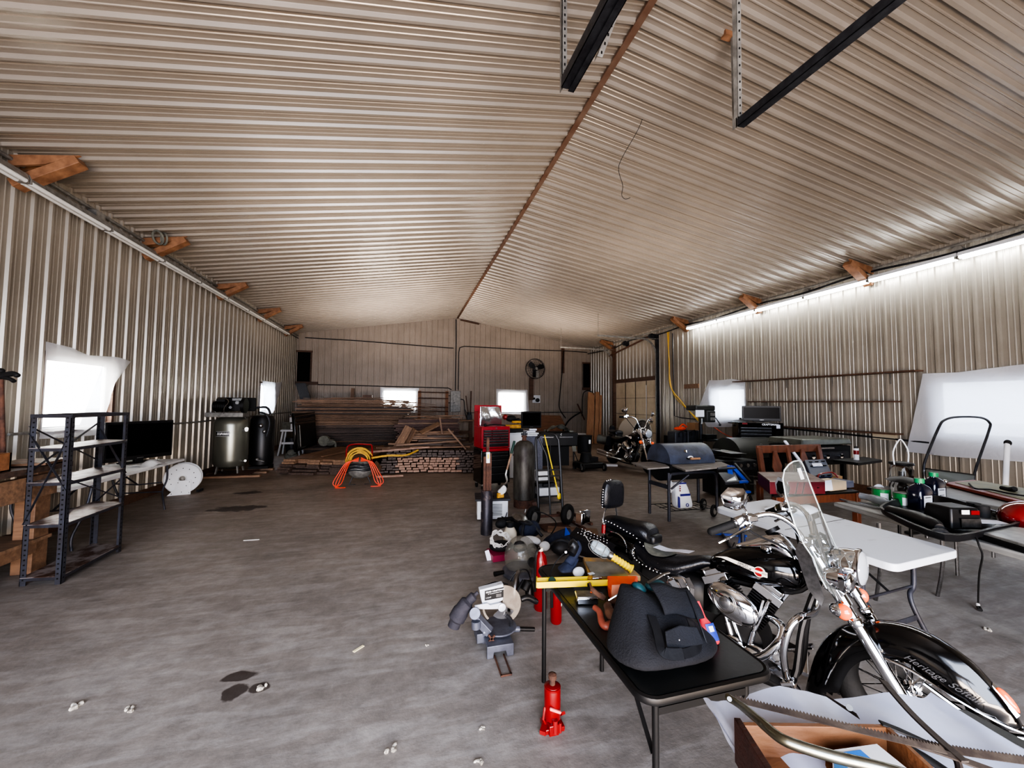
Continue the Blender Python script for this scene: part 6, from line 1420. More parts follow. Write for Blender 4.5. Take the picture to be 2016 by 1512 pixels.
MB(chrome).ell((0.988, 1.248, 0.736), .0045, 10, 6).build('rivet', t)
MB(bag_fabric).grid(lambda u, v: V((0.996, 1.44, 0.851)).lerp(V((1.181, 1.44, 0.817)), u)+V((0, -.02*math.sin(PI*v)-.10*v, -.075*v+.008*math.sin(6*u))), 10, 8).build('top_flap', t, solid=.006)
MB(strap).tube([(1.165, 1.42, 0.809), (1.148, 1.37, 0.783), (1.138, 1.31, 0.726), (1.139, 1.28, 0.676)], .004, 6, sm=3).build('zipper', t)

# red bottle
t = thing('spray_bottle', 'red funnel-necked bottle with a blue label tilted beside the duffel bag', 'bottle', (1.27, 1.42, .62))
a, b = V((1.235, 1.36, 0.615)), V((1.232, 1.44, 0.751)); d_ = (b-a).normalized()
rb = mat('red_pink_plastic', (205, 56, 66), .35, rvar=.05); L_ = (b-a).length
MB(rb).lathe([(.030, 0), (.036, .006), (.037, L_*.30), (.034, L_*.42), (.020, L_*.55), (.015, L_*.62), (.0115, L_)], a, d_, 26, up=(0, 1, 0), sx=1.0, sy=.75).build('body', t)
lbm = MB(label_blue); q_, s_, u_ = basis(d_, (0, 1, 0))
lbm.grid(lambda u, v: a+d_*(.012+v*.062)+(s_*math.cos(2.6+u*2.6)*.0375+u_*math.sin(2.6+u*2.6)*.0375*.75), 10, 1)
lb_ = lbm.build('label', t); MB(label_white).grid(lambda u, v: a+d_*(.045+v*.02)+(s_*math.cos(4.3+u*.6)*.0382+u_*math.sin(4.3+u*.6)*.0382*.75), 4, 1).build('label_text', lb_)

# yellow channel tool
t = thing('yellow_channel_tool', 'bright yellow U-shaped metal channel tool overhanging the left edge of the black table', 'tool', (.9, 1.97, .64))
MB(yellow).bar((0.677, 1.939, 0.66), (1.048, 1.875, 0.66), .005, .03).bar((0.695, 2, 0.66), (0.976, 1.948, 0.66), .005, .018).bar((0.674, 1.94, 0.66), (0.697, 2.006, 0.66), .005, .028).build('channel', t)
MB(yellow_dirty).tube([(0.971, 1.949, 0.66), (0.986, 1.933, 0.66)], .012).build('end', t)
MB(mat('dark_green_dial', (28, 52, 40), .4)).cyl((0.768, 1.963, 0.655), (0.763, 1.952, 0.668), .02, n=18).build('dial', t)
MB(black_satin).box((0.936, 1.868, 0.665), (.02, .008, .014)).build('window', t)

# trouble light
t = thing('work_light', 'caged inspection lamp with a ribbed yellow handle and wire hook', 'work light', (1.25, 2.0, .7))
h0, h1 = V((1.254, 1.98, 0.639)), V((1.155, 2.02, 0.709)); h0 = V((1.242, 1.96, 0.676)); h1 = V((1.152, 2.02, 0.732)); h2 = V((1.062, 2.1, 0.76))
for P_ in (h0, h1, h2): P_.z = P_.z
d_ = (h0-h1).normalized(); Lh = (h0-h1).length; 
prof = []
for k in range(15): prof.append((.017+.0045*(k % 2), Lh*k/14))
MB(yellow).lathe(prof, h1, d_, 20).lathe([(.024, 0), (.026, .006), (.02, .01)], h0-d_*.004, d_, 18).build('handle', t)
MB(steel).lathe([(.02, 0), (.024, .01), (.022, .025)], h1-d_*.02, d_, 18).build('collar', t)
MB(mat('bulb_glass', (190, 205, 210), .15, trans=.5, alpha=.8)).lathe([(.018, .0), (.03, .02), (.034, .05), (.032, .085), (.02, .105), (.003, .11)], h1-d_*.02, -d_, 20).build('bulb', t)
mb = MB(galv); q_, s_, u_ = basis(d_)
for k in range(5):
    a = 2*PI*k/5; w_ = s_*math.cos(a)+u_*math.sin(a); mb.tube([h1-d_*.015+w_*.022, h1-d_*.04+w_*.036, h1-d_*.10+w_*.038, h1-d_*.135+w_*.02, h1-d_*.14], .0018, 5, sm=4)
mb.torus(h1-d_*.05, d_, .037, .0018, 20, 5).torus(h1-d_*.10, d_, .038, .0018, 20, 5)
mb.tube([h1-d_*.14, h1-d_*.16+u_*.01, h1-d_*.19+u_*.03, h1-d_*.17+u_*.055, h1-d_*.16+u_*.05], .002, 5, sm=4)
mb.build('cage', t)
single(MB(mat('pouch_yellow', (176, 130, 50), .5, col2=(120, 104, 84), scale=12, bump=.3)).loft([[V(p)+V((0, 0, z)) for p in ((1.056, 2.195, 0.66), (0.999, 1.995, 0.64), (1.276, 1.919, 0.64), (1.279, 2.116, 0.66))] for z in (-.02, .012)]), 'yellow_pouch', 'dirty yellow vinyl pouch lying flat under the inspection lamp', 'pouch', bevel=.006)
single(MB(mat('smoky_sleeve', (112, 108, 96), .15, col2=(84, 80, 72), scale=9, coat=.6)).loft([[V(p)+V((0, 0, z)) for p in ((1.034, 2.116, 0.675), (1.011, 1.976, 0.655), (1.198, 1.916, 0.655), (1.216, 2.063, 0.675))] for z in (-.001, .002)]), 'plastic_sleeve', 'cloudy plastic sleeve of papers inside the yellow pouch', 'sleeve')
single(MB(white_plastic).box((1.009, 1.99, 0.663), (.035, .02, .003), rz=.1), 'small_card', 'small white card on the plastic sleeve', 'card')
single(MB(chrome).bar((0.986, 1.951, 0.655), (1.046, 1.942, 0.655), .02, .014), 'metal_clasp', 'shiny metal clasp between the yellow tool and the orange box', 'clasp', bevel=.004)

# sander
t = thing('palm_sander', 'blue and black electric sander with white pad on the far end of the black table', 'power tool', (.95, 2.12, .62))
MB(navy).loft([[V((0.917, 2.12, 0.65))+V((x, y, z)) for x, y in rrect(-.045, .045, -.035, .035, .02, 3)] for z in (-.012, .0)]+[[V((0.967, 2.14, 0.684))+V((x, y, z)) for x, y in rrect(-.03, .03, -.025, .025, .015, 3)] for z in (0, .01)]).build('base', t)
MB(navy).tube([(0.926, 2.12, 0.666), (0.967, 2.14, 0.695), (1.012, 2.18, 0.73), (1.001, 2.2, 0.76)], [.03, .026, .032, .026], 14, sm=4).build('body', t, sub=1)
MB(black_plastic).tube([(0.936, 2.1, 0.736), (0.965, 2.12, 0.767), (0.943, 2.13, 0.789)], [.026, .03, .018], 12, sm=4).build('grip', t)
MB(label_white).box((0.898, 2.085, 0.754), (.012, .004, .012)).build('badge', t)
MB(black_matte).tube([(0.884, 2.08, 0.749), (0.846, 2.1, 0.702), (0.807, 2.08, 0.658), (0.787, 2.05, 0.642)], .0035, 6, sm=4).build('cord', t)
MB(white_plastic).ell((0.966, 2.06, 0.647), (.036, .02, .028), 18, 10).build('pad', t)
single(MB(orange).loft([[V(p)+V((0, 0, z)) for p in ((1.013, 1.808, 0.63), (1.01, 1.777, 0.63), (1.123, 1.759, 0.63), (1.23, 1.879, 0.63), (1.067, 1.92, 0.63))] for z in (-.01, .045)]), 'orange_pack', 'crumpled orange plastic package behind the duffel bag', 'package', bevel=.006)
single(MB(mat('peach_plastic', (228, 160, 130), .5, col2=(214, 120, 88), scale=5)).prism([(0, 0), (.085, .01), (.10, .05), (.01, .055)], (0.989, 1.74, 0.655), (1, 0, 0), (0, .2, 1), .006), 'peach_insert', 'pale orange face of the package with faded print', 'package')
# silver tin
t = thing('silver_tin', 'small shiny silver hinged box on the left side of the black table', 'box', (.9, 1.8, .62))
tb = V((.885, 1.80, .637)); Rt = Matrix.Rotation(-.25, 3, 'Z')
MB(chrome).box(tb, (.105, .075, .034), R=Rt).build('body', t, bevel=.006); MB(steel).box(tb+V((0, 0, .018)), (.098, .068, .006), R=Rt).build('lid', t, bevel=.003)
MB(amber).ell(tb+Rt @ V((.028, .01, .023)), (.006, .006, .002), 10, 6).build('dot', t)
# leather tool pouch and wood plane
lt = mat('brown_leather', (104, 72, 54), .7, col2=(72, 50, 40), scale=14, bump=.3)
t = thing('leather_pouch', 'worn brown leather tool pouch with open pockets behind the duffel bag', 'pouch', (.93, 1.64, .62))
MB(lt).tube([(0.925, 1.66, 0.669), (0.913, 1.62, 0.656), (0.92, 1.58, 0.638), (0.971, 1.58, 0.618)], [.02, .026, .026, .02], 12, sm=4).build('body', t, sub=1)
MB(lt).tube([(0.936, 1.68, 0.667), (0.987, 1.68, 0.665), (1.021, 1.66, 0.657), (0.996, 1.62, 0.645)], [.014, .022, .022, .018], 10, sm=4).build('pocket', t, sub=1)
t = thing('hand_tool', 'reddish brown wooden tool handle lying on the left edge of the black table', 'tool', (.87, 1.6, .62))
MB(mat('red_brown_handle', (132, 70, 56), .45)).tube([(0.865, 1.68, 0.655), (0.872, 1.64, 0.654), (0.861, 1.6, 0.636), (0.865, 1.57, 0.627), (0.904, 1.57, 0.633)], [.013, .015, .018, .02, .014], 12, sm=4).build('handle', t, sub=1)
single(MB(lt).tube([(0.905, 1.8, 0.706), (0.898, 1.76, 0.696), (0.92, 1.73, 0.678), (0.948, 1.72, 0.665)], [.006, .012, .014, .008], 8, sm=4), 'leather_strip', 'curved brown leather sheath between the tin and the orange package', 'sheath')
single(MB(chrome).cyl((0.897, 1.6, 0.72), (0.957, 1.58, 0.76), .0045, n=8).box((0.956, 1.58, 0.722), (.004, .004, .02)), 'metal_rod', 'thin chrome rod resting on the leather pouch', 'rod')
single(MB(steel).bar((1.03, 1.5, 0.824), (1.11, 1.5, 0.855), .014, .005).bar((1.11, 1.5, 0.855), (1.141, 1.5, 0.858), .010, .004), 'steel_rule', 'flat steel tool sticking up behind the duffel bag', 'tool')
teal = mat('teal_fabric', (24, 70, 74), .6, col2=(30, 52, 58), scale=10, bump=.3)
single(MB(teal).ell((0.987, 1.5, 0.81), (.035, .03, .02), 14, 8, R=Matrix.Rotation(.5, 3, 'Y')).ell((1.082, 1.52, 0.801), (.05, .03, .022), 16, 8), 'teal_rag', 'dark teal cloth bulging from the top of the duffel bag', 'cloth')
t = thing('chrome_clamps', 'cluster of curved grey metal brackets sticking out of the duffel bag', 'bracket', (1.15, 1.5, .75))
for i, (p, q) in enumerate((((1.151, 1.5, 0.822), (1.161, 1.46, 0.759)), ((1.194, 1.5, 0.824), (1.192, 1.46, 0.759)), ((1.231, 1.5, 0.824), (1.223, 1.46, 0.76)))):
    MB(steel).bar(p, V(p).lerp(V(q), .5)+V((.006, -.01, 0)), .026, .004, up=(0, -1, 0)).bar(V(p).lerp(V(q), .5)+V((.006, -.01, 0)), q, .022, .004, up=(0, -1, 0)).build('bracket', t)

# ---------------------------------------------------------------- foreground table with plastic, saws and a drawer
t = thing('foreground_table', 'low table in the bottom right corner hidden under a white plastic sheet', 'table', (1.3, .7, 0))
MB(vinyl).prism([(1.0, 1.02), (.92, .40), (1.75, .30), (1.72, .84)], (0, 0, .63), (1, 0, 0), (0, 1, 0), .02).build('table_top', t)
for x, y in ((1.03, .95), (.98, .45), (1.62, .80), (1.62, .4)): MB(black_satin).cyl((x, y, 0), (x, y, .64), .0125, n=10).build('leg', t)
outline = [V((0.941, 1.078, 0.66)), V((0.93, 1.032, 0.68)), V((0.949, 1.012, 0.7)), V((1.028, 1.009, 0.69)), V((1.054, 1.01, 0.7)), V((1.163, 0.999, 0.7)), V((1.25, 0.977, 0.69)), V((1.319, 0.95, 0.67)), V((1.425, 0.933, 0.68)), V((1.512, 0.914, 0.68)), V((1.624, 0.895, 0.67)), V((1.657, 0.89, 0.68)), V((1.652, 0.866, 0.67)), V((1.651, 0.776, 0.66)), V((1.676, 0.69, 0.655))]
near = [V((0.879, 0.9, 0.665)), V((.85, .80, .67)), V((.83, .70, .67)), V((.85, .6, .665)), V((.9, .5, .66)), V((.95, .45, .66)), V((1.0, .42, .66)), V((1.1, .40, .66)), V((1.2, .38, .66)), V((1.3, .38, .66)), V((1.4, .38, .66)), V((1.5, .38, .66)), V((1.6, .38, .66)), V((1.7, .38, .655)), V((1.75, .40, .655))]
def shf(u, v):
    f_ = u*(len(outline)-1); i = min(int(f_), len(outline)-2); k = f_-i
    a = outline[i].lerp(outline[i+1], k); b = near[i].lerp(near[i+1], k)
    p = a.lerp(b, v); fade = (1-v)**.5
    return p+V((0, 0, .006*math.sin(23*u+4*v)*fade+.004*math.sin(41*u-9*v)+.02*math.exp(-((u-.45)/.08)**2)*(1-v)*.6))
sheet_mat = mat('white_polythene', (206, 212, 232), .32, col2=(190, 196, 216), scale=5, bump=.5, bscale=7, trans=.12)
single(MB(sheet_mat).grid(shf, 56, 22), 'white_plastic_sheet', 'crumpled white polythene sheet spread over the foreground table', 'plastic sheet')
E1 = V((.963, -.27, 0)).normalized(); E2 = V((-.33, -.944, 0)).normalized(); D0 = V((.862, .872, .672))
t = thing('desk_drawer', 'pulled out wooden drawer with a dark stained front on the white plastic', 'drawer', D0)
def slab(m_, a, b, h0, h1, th, side, nm):
    a, b = V(a), V(b); n_ = (b-a).cross(V((0, 0, 1))).normalized()*side
    MB(m_).loft([[a+V((0, 0, h0)), b+V((0, 0, h0)), b+n_*th+V((0, 0, h0)), a+n_*th+V((0, 0, h0))], [a+V((0, 0, h1)), b+V((0, 0, h1)), b+n_*th+V((0, 0, h1)), a+n_*th+V((0, 0, h1))]]).build(nm, t, bevel=.001)
q1 = D0+E1*.40; 
slab(drawer_face, D0-V((.004, 0, 0)), D0+E2*.42-V((.004, 0, 0)), -.012, .10, .016, -1, 'drawer_front')
slab(drawer_wood, D0+E1*.01, q1, 0, .088, .012, 1, 'side'); slab(drawer_wood, q1, q1+E2*.42, 0, .088, .012, 1, 'back'); 
MB(drawer_wood).loft([[D0+V((0, 0, z)), q1+V((0, 0, z)), q1+E2*.42+V((0, 0, z)), D0+E2*.42+V((0, 0, z))] for z in (.004, .010)]).build('bottom', t)
def ibox(u0, v0, lu, lv, z0, z1, rz=0):
    c = D0+E1*(u0+lu/2)+E2*(v0+lv/2); ang_ = math.atan2(E1.y, E1.x)+rz
    return (c.x, c.y, D0.z+(z0+z1)/2), (lu, lv, z1-z0), ang_
c_, d_, a_ = ibox(.215, .055, .13, .09, .012, .075, .15)
t = thing('medicine_carton', 'white and blue printed carton standing in the wooden drawer', 'box', c_)
MB(label_white).box(c_, d_, rz=a_).build('carton', t)
Rc = Matrix.Rotation(a_, 3, 'Z'); f_ = lambda x, y, z: V(c_)+Rc @ V((x, y, z))
MB(mat('carton_blue', (40, 120, 205), .5)).box(f_(-.025, .014, .0322), (.06, .042, .0015), R=Rc).build('print', t)
MB(mat('carton_blue2', (90, 150, 200), .5)).box(f_(-.0655, 0, 0), (.0015, .08, .05), R=Rc).build('print', t)
mb = MB(black_satin)
for i_, (x, y) in enumerate(((-.05, -.03), (-.01, -.025), (.02, -.034), (.04, -.02))): mb.box(f_(x, y, .0322), (.014, .005, .001), R=Rc)
pieces(mb, 'print_mark', t)
c_, d_, a_ = ibox(.03, .19, .22, .09, .012, .06)
t = thing('cutlery_tin', 'shiny metal box with a lifted edge in the wooden drawer', 'box', c_)
MB(chrome).box(c_, d_, rz=a_).build('body', t, bevel=.005); MB(steel).box((c_[0], c_[1], c_[2]+.026), (.2, .075, .006), rz=a_).build('lid', t)
c_, d_, a_ = ibox(.29, .09, .09, .2, .012, .045)
single(MB(mat('red_white_carton', (176, 70, 80), .55)).box(c_, d_, rz=a_), 'red_carton', 'red carton lying beside the medicine box in the drawer', 'box')
# bow saw
def teeth_blade(mb, pts, w_, n, th=.0012, tooth=.006, side=1):
    P = smooth_path(pts, 6); 
    L0 = [0]
    for a, b in zip(P, P[1:]): L0.append(L0[-1]+(b-a).length)
    tot = L0[-1]
    def at(s):
        for i in range(len(P)-1):
            if s <= L0[i+1]+1e-9: return P[i].lerp(P[i+1], (s-L0[i])/max(1e-9, L0[i+1]-L0[i])), (P[i+1]-P[i]).normalized()
        return P[-1], (P[-1]-P[-2]).normalized()
    pts2 = []
    for k in range(n*2+1):
        p, d_ = at(tot*k/(n*2)); w2 = V((0, 0, 1)).cross(d_).normalized(); tilt = (w2+V((0, 0, .5))).normalized()
        pts2.append((p-tilt*w_/2, p+tilt*(w_/2+(tooth if k % 2 else 0))*1.0, d_.cross(tilt)))
    vs = []; fs = []
    for a, b, nn_ in pts2: vs += [a-nn_*th, b-nn_*th, b+nn_*th, a+nn_*th]
    for i in range(len(pts2)-1):
        for k in range(4): fs.append((i*4+k, i*4+(k+1) % 4, (i+1)*4+(k+1) % 4, (i+1)*4+k))
    fs += [(3, 2, 1, 0), tuple(len(vs)-4+k for k in range(4))]
    return mb.add(vs, fs)
t = thing('bow_saw', 'bow saw with a curved silver tube frame and long toothed blade lying over the drawer', 'saw', (1.1, .75, .78))
tubem = mat('scratched_silver_tube', (150, 156, 150), .3, .95, col2=(112, 108, 92), scale=10, rvar=.12)
MB(tubem).tube([(0.885, 0.919, 0.785), (0.88, 0.864, 0.8), (0.861, 0.789, 0.82), (0.854, 0.737, 0.83), (0.874, 0.71, 0.83), (0.924, 0.669, 0.83), (0.984, 0.63, 0.83), (1.051, 0.598, 0.82)], [.009, .010, .011, .011, .011, .011, .011, .011], 14, sm=6, flat=1.1).build('frame', t)
teeth_blade(MB(saw_steel), [(0.898, 0.908, 0.785), (0.997, 0.836, 0.785), (1.093, 0.764, 0.785), (1.181, 0.709, 0.78), (1.291, 0.671, 0.76)], .013, 62).build('blade', t)
MB(steel).cyl((0.895, 0.924, 0.775), (0.868, 0.896, 0.8), .006, n=8).build('pin', t)
t = thing('pruning_saw', 'long grey pruning saw blade with fine teeth at the right end of the plastic sheet', 'saw', (1.5, .65, .7))
teeth_blade(MB(saw_steel), [(1.271, 0.73, 0.74), (1.378, 0.696, 0.72), (1.555, 0.641, 0.7)], .016, 34, tooth=.005, side=-1).build('blade', t)
blk = mat('dark_grip', (30, 30, 30), .6)
t = thing('hand_saw', 'small hand saw with a dark toothed blade and worn handle on the plastic sheet', 'saw', (1.25, .85, .72))
MB(saw_steel).prism([(0, -.008), (.14, -.014), (.145, .010), (.0, .004)], (1.282, 0.95, 0.7), V((1.22, 0.786, 0.75))-V((1.282, 0.95, 0.7)), V((.5, .9, .1)), .004).build('handle', t, bevel=.002)
MB(steel).cyl((1.248, 0.855, 0.735), (1.23, 0.842, 0.748), .008, n=12).build('pivot', t)
MB(blk).prism([(0, -.010), (.05, -.012), (.115, -.0), (.05, .010), (0, .009)], (1.232, 0.77, 0.76), V((1.295, 0.738, 0.74))-V((1.232, 0.77, 0.76)), V((.5, .9, 0)), .005).build('tip', t, bevel=.002)
t = thing('garden_shears', 'old pair of long bladed garden shears lying open across the plastic sheet', 'shears', (1.45, .8, .72))
for P_, w0 in ((( (1.481, 0.913, 0.73), (1.393, 0.797, 0.74), (1.344, 0.71, 0.745), (1.329, 0.654, 0.74)), .02), (((1.252, 0.749, 0.735), (1.302, 0.687, 0.742), (1.342, 0.656, 0.735), (1.386, 0.629, 0.725)), .016)):
    ribbon(MB(saw_steel), list(P_), w0, (0, -.35, 1), .005).build('blade', t)
MB(blk).tube([(1.262, 0.758, 0.72), (1.293, 0.713, 0.71), (1.31, 0.664, 0.7)], .014, 10, sm=3, flat=.5).build('handle', t)
MB(saw_steel).tube([(1.344, 0.696, 0.74), (1.326, 0.666, 0.73), (1.293, 0.646, 0.72)], .008, 8, sm=3).build('handle', t)

# ---------------------------------------------------------------- debris on the near floor
litter = mat('litter_white', (206, 202, 192), .7, col2=(90, 84, 74), scale=40)
for i, (p, s_, lb) in enumerate((((-1.626, 2.61, 0), .05, 'crumpled white scrap on the floor, farthest left'), ((-1.342, 2.518, 0), .045, 'crumpled pale scrap on the floor right of the leftmost scrap'), ((-0.748, 2.514, 0), .05, 'torn brown paper scrap beside the two oil stains'), ((0.169, 2.677, -0), .02, 'tiny white scrap on the floor left of the miter saw'), ((-0.036, 1.942, 0), .045, 'dark and white scrap on the floor at the bottom of the picture'), ((0.4, 1.943, 0), .025, 'small white scrap on the floor left of the red jack'), ((0.348, 1.77, 0), .035, 'white scrap at the very bottom below the red jack'), ((4.081, 1.854, 0), .05, 'small pale stone on the floor beyond the white table leg'))):
    r_ = random.Random(i); mb = MB(litter)
    for k in range(5): mb.ell((p[0]+r_.uniform(-.5, .5)*s_, p[1]+r_.uniform(-.4, .4)*s_, s_*.12), (s_*r_.uniform(.2, .4), s_*r_.uniform(.15, .3), s_*r_.uniform(.1, .25)), 6, 4, R=Matrix.Rotation(r_.uniform(0, 3), 3, 'Z'))
    single(mb, 'paper_scrap', lb, 'scrap', 'scraps on the floor')
single(MB(mat('cream_strip', (230, 220, 180), .6)).box((-0.262, 2.75, 0.003), (.075, .018, .004), rz=.75), 'cream_strip', 'thin cream plastic strip lying on the open floor', 'strip')
single(MB(label_white).box((-1.681, 5.15, 0.003), (.16, .012, .004), rz=-.05), 'white_strip', 'thin white stick lying far back on the open floor', 'strip')

# ---------------------------------------------------------------- white folding table (near right)
t = thing('white_folding_table', 'stained white plastic folding table with bare top behind the near motorcycle', 'table', (3.1, 2.3, 0))
wt = mat('stained_white_plastic', (206, 210, 216), .42, col2=(140, 136, 134), scale=3.5, stretch=(1, 2.6, 1), contrast=(.58, .78), bump=.04)
A_, B_, C_, D_ = V((2.73, 1.602, 0.69)), V((3.431, 1.665, 0.69)), V((3.449, 3.021, 0.69)), V((2.684, 2.898, 0.69))
def inset(poly, k):
    c = sum(poly, V((0, 0, 0)))/4; return [c+(p-c)*k for p in poly]
top_ = []
for i in range(4):
    P0, P1, P2 = [A_, B_, C_, D_][i-1], [A_, B_, C_, D_][i], [A_, B_, C_, D_][(i+1) % 4]
    a = P1+(P0-P1).normalized()*.06; b = P1+(P2-P1).normalized()*.06
    for k in range(5): u = k/4; top_.append(a*(1-u)**2+P1*2*u*(1-u)+b*u*u)
MB(wt).loft([[p+V((0, 0, -.045)) for p in top_], [p+V((0, 0, -.006)) for p in top_], [p*.998+(A_+C_)*.001 for p in top_]]).build('table_top', t, bevel=.004)
MB(canvas).bar((B_+C_)*.5+V((0, 0, .0)), (A_+D_)*.5+V((0, 0, .0)), .006, .003).build('fold_line', t)
ex = (B_-A_).normalized(); ey = (D_-A_).normalized()
for base, sg, nm in ((A_+ey*.22, 1, 'front'), (D_-ey*.20, -1, 'rear')):
    mb = MB(blue_steel)
    for s_ in (.10, .66):
        P_ = base+ex*s_; s2 = 1 if s_ < .3 else -1
        mb = MB(blue_steel).tube([P_+V((0, 0, -.03)), P_+V((0, 0, -.30))-ey*sg*.00, P_+ex*s2*.05-ey*sg*.0+V((0, 0, -.36)), P_+ex*s2*.06-ey*sg*.03+V((0, 0, -.46)), P_+ex*s2*.0-ey*sg*.10+V((0, 0, -.685))], .0145, 10, sm=4)
        mb.build('leg', t)
    MB(blue_steel).bar(base+ex*.15+V((0, 0, -.49))-ey*sg*.04, base+ex*.61+V((0, 0, -.49))-ey*sg*.04, .004, .035).build('crossbar', t)
    MB(blue_steel).cyl(base+ex*.12+V((0, 0, -.31)), base+ex*.64+V((0, 0, -.31)), .008, n=8).build('crossbar', t)
    MB(black_satin).cyl(base+ex*.38+V((0, 0, -.31)), base+ex*.38+ey*sg*.42+V((0, 0, -.04)), .008, n=8).build('strut', t)
t = thing('wrapped_bundle', 'crumpled clear wrapped white bundle on the far end of the white table', 'bundle', (3.2, 2.9, .7))
MB(white_plastic).ell((3.171, 2.583, 0.72), (.22, .07, .035), 18, 10, R=Matrix.Rotation(-.3, 3, 'Z')).ell((3.264, 2.529, 0.72), (.12, .07, .045), 14, 8).build('wrap', t)

# second table with jars, tray, tool case
t = thing('grey_folding_table', 'grey plastic folding table crowded with a black tray, bottles and jars', 'table', (4.3, 2.0, 0))
gt = mat('grey_plastic', (128, 128, 124), .5, col2=(108, 108, 106), scale=4)
q = [V((4.029, 2.844, 0.69)), V((3.491, 1.308, 0.69)), V((4.75, 1.45, .69)), V((4.907, 3.045, 0.69))]
q = [V((3.944, 2.784, 0.69)), V((3.713, 1.407, 0.69)), V((4.62, 1.05, .69)), V((4.86, 2.62, .69))]
q[0] = V((3.944, 2.784, 0.69))
MB(gt).loft([[p+V((0, 0, -.045)) for p in q], q]).build('table_top', t, bevel=.012)
for P_ in ((3.75, 2.30), (4.35, 2.22), (3.55, 1.25), (4.0, 1.15)):
    MB(steel).tube([(P_[0], P_[1], .65), (P_[0], P_[1], .3), (P_[0]+.03, P_[1]+.06, 0)], .0135, 8, sm=3).build('leg', t)
# third table near the wall carrying the board game like panel
t = thing('rear_wall_table', 'grey table along the right wall carrying the brown and green panel', 'table', (5.9, 2.6, 0))
MB(gt).loft([[V(p)+V((0, 0, z)) for p in ((5.0, 2.74, .74), (5.0, 1.6, .74), (6.2, 1.6, .74), (6.3, 2.9, .74))] for z in (-.04, 0)]).build('table_top', t, bevel=.01)
for x, y in ((5.1, 2.5), (6.1, 2.7), (5.1, 1.8)): MB(steel).cyl((x, y, 0), (x, y, .7), .014, n=8).build('leg', t)
t = thing('game_board', 'flat brown edged panel with a faded green top lying on the rear wall table', 'panel', (5.5, 2.4, .75))
MB(mat('red_brown_edge', (122, 52, 38), .45)).loft([[V(p)+V((0, 0, z)) for p in ((5.672, 2.857, 0.78), (5.192, 2.088, 0.78), (6.039, 2.175, 0.78), (6.25, 2.899, 0.78))] for z in (-.03, 0)]).build('frame', t, bevel=.005)
MB(mat('faded_green_top', (128, 124, 92), .6, col2=(104, 104, 84), scale=5)).loft([[V(p)+V((0, 0, z)) for p in ((5.762, 2.811, 0.785), (5.308, 2.148, 0.785), (6.033, 2.217, 0.785), (6.184, 2.829, 0.785))] for z in (-.004, 0)]).build('top', t)
single(MB(black_matte).tube([(5.734, 2.688, 0.8), (5.438, 2.508, 0.8), (5.524, 2.443, 0.8), (5.458, 2.284, 0.8), (5.459, 2.163, 0.8)], .008, 6, sm=4), 'black_strap', 'thin black cord lying across the brown edged panel', 'cord')
single(MB(chrome).ell((5.204, 2.609, 0.86), .02, 12, 8).cyl((5.204, 2.609, 0.86), (5.405, 2.711, 0.8), .006), 'chrome_ball', 'small chrome ball knob behind the dark blue bottles', 'knob')

def bottle(px_base, z, label):
    x, y = px_base; t = thing('antifreeze_bottle', label, 'bottle', (x, y, z))
    bm_ = mat('dark_blue_bottle', (10, 14, 34), .18, coat=.5)
    MB(bm_).loft([[(x+a*w_, y+b*w_*.7, z+h) for a, b in rrect(-1, 1, -1, 1, .5, 4)] for h, w_ in ((0, .082), (.01, .088), (.16, .088), (.20, .07), (.225, .03), (.245, .028))]).build('body', t)
    MB(green_cap).cyl((x, y, z+.235), (x, y, z+.272), .034, n=18).build('cap', t)
    lb = MB(label_white).box((x-.015, y-.064, z+.085), (.10, .004, .10)).build('label', t)
    MB(black_satin).box((x-.02, y-.067, z+.12), (.07, .003, .006)).box((x-.02, y-.067, z+.07), (.06, .003, .005)).build('label_print', lb)
bottle((4.422, 2.391, 0.692)[:2], .692, 'left of two dark blue bottles with green caps on the grey table')
bottle((4.967, 2.575, 0.692)[:2], .692, 'right of two dark blue bottles with green caps on the grey table')
def can(p, label, cat='can'):
    t = thing('green_can', label, cat, p)
    MB(mat('green_label', (50, 140, 70), .4, col2=(40, 110, 60), scale=8)).cyl(p, V(p)+V((0, 0, .12)), .068, n=24).build('body', t)
    MB(steel).torus(V(p)+V((0, 0, .122)), (0, 0, 1), .064, .005, 24, 6).cyl(V(p)+V((0, 0, .12)), V(p)+V((0, 0, .123)), .062, n=24).build('lid', t)
    MB(label_white).grid(lambda u, v: V(p)+V((.0695*math.cos(-2.7+u*.9), .0695*math.sin(-2.7+u*.9), .02+.07*v)), 6, 1).build('label', t)
can((4.42, 2.68, .692), 'left of two round green cans on the grey table'); can((4.40, 2.50, .692), 'right of two round green cans on the grey table')
t = thing('lantern', 'clear glass lantern with a white wire bail standing behind the green cans', 'lantern', (5.35, 3.0, .75))
single(MB(black_satin).box((5.38, 3.05, .66), (.5, .4, .03)).cyl((5.2, 2.9, 0), (5.2, 2.9, .65), .015).cyl((5.55, 3.2, 0), (5.55, 3.2, .65), .015), 'lantern_stand', 'small dark stand under the lantern', 'stand')
lx, ly, lz = 5.36, 3.05, .68
MB(glass).lathe([(.09, 0), (.10, .04), (.10, .22), (.085, .27)], (lx, ly, lz), (0, 0, 1), 24, cap=False).build('globe', t); MB(steel).lathe([(.10, 0), (.105, .03), (.09, .04)], (lx, ly, lz-.01), (0, 0, 1), 24).cyl((lx, ly, lz+.03), (lx, ly, lz+.2), .02).build('base', t)
MB(black_satin).lathe([(.095, .27), (.11, .28), (.1, .30), (.03, .31)], (lx, ly, lz), (0, 0, 1), 24).build('lid', t)
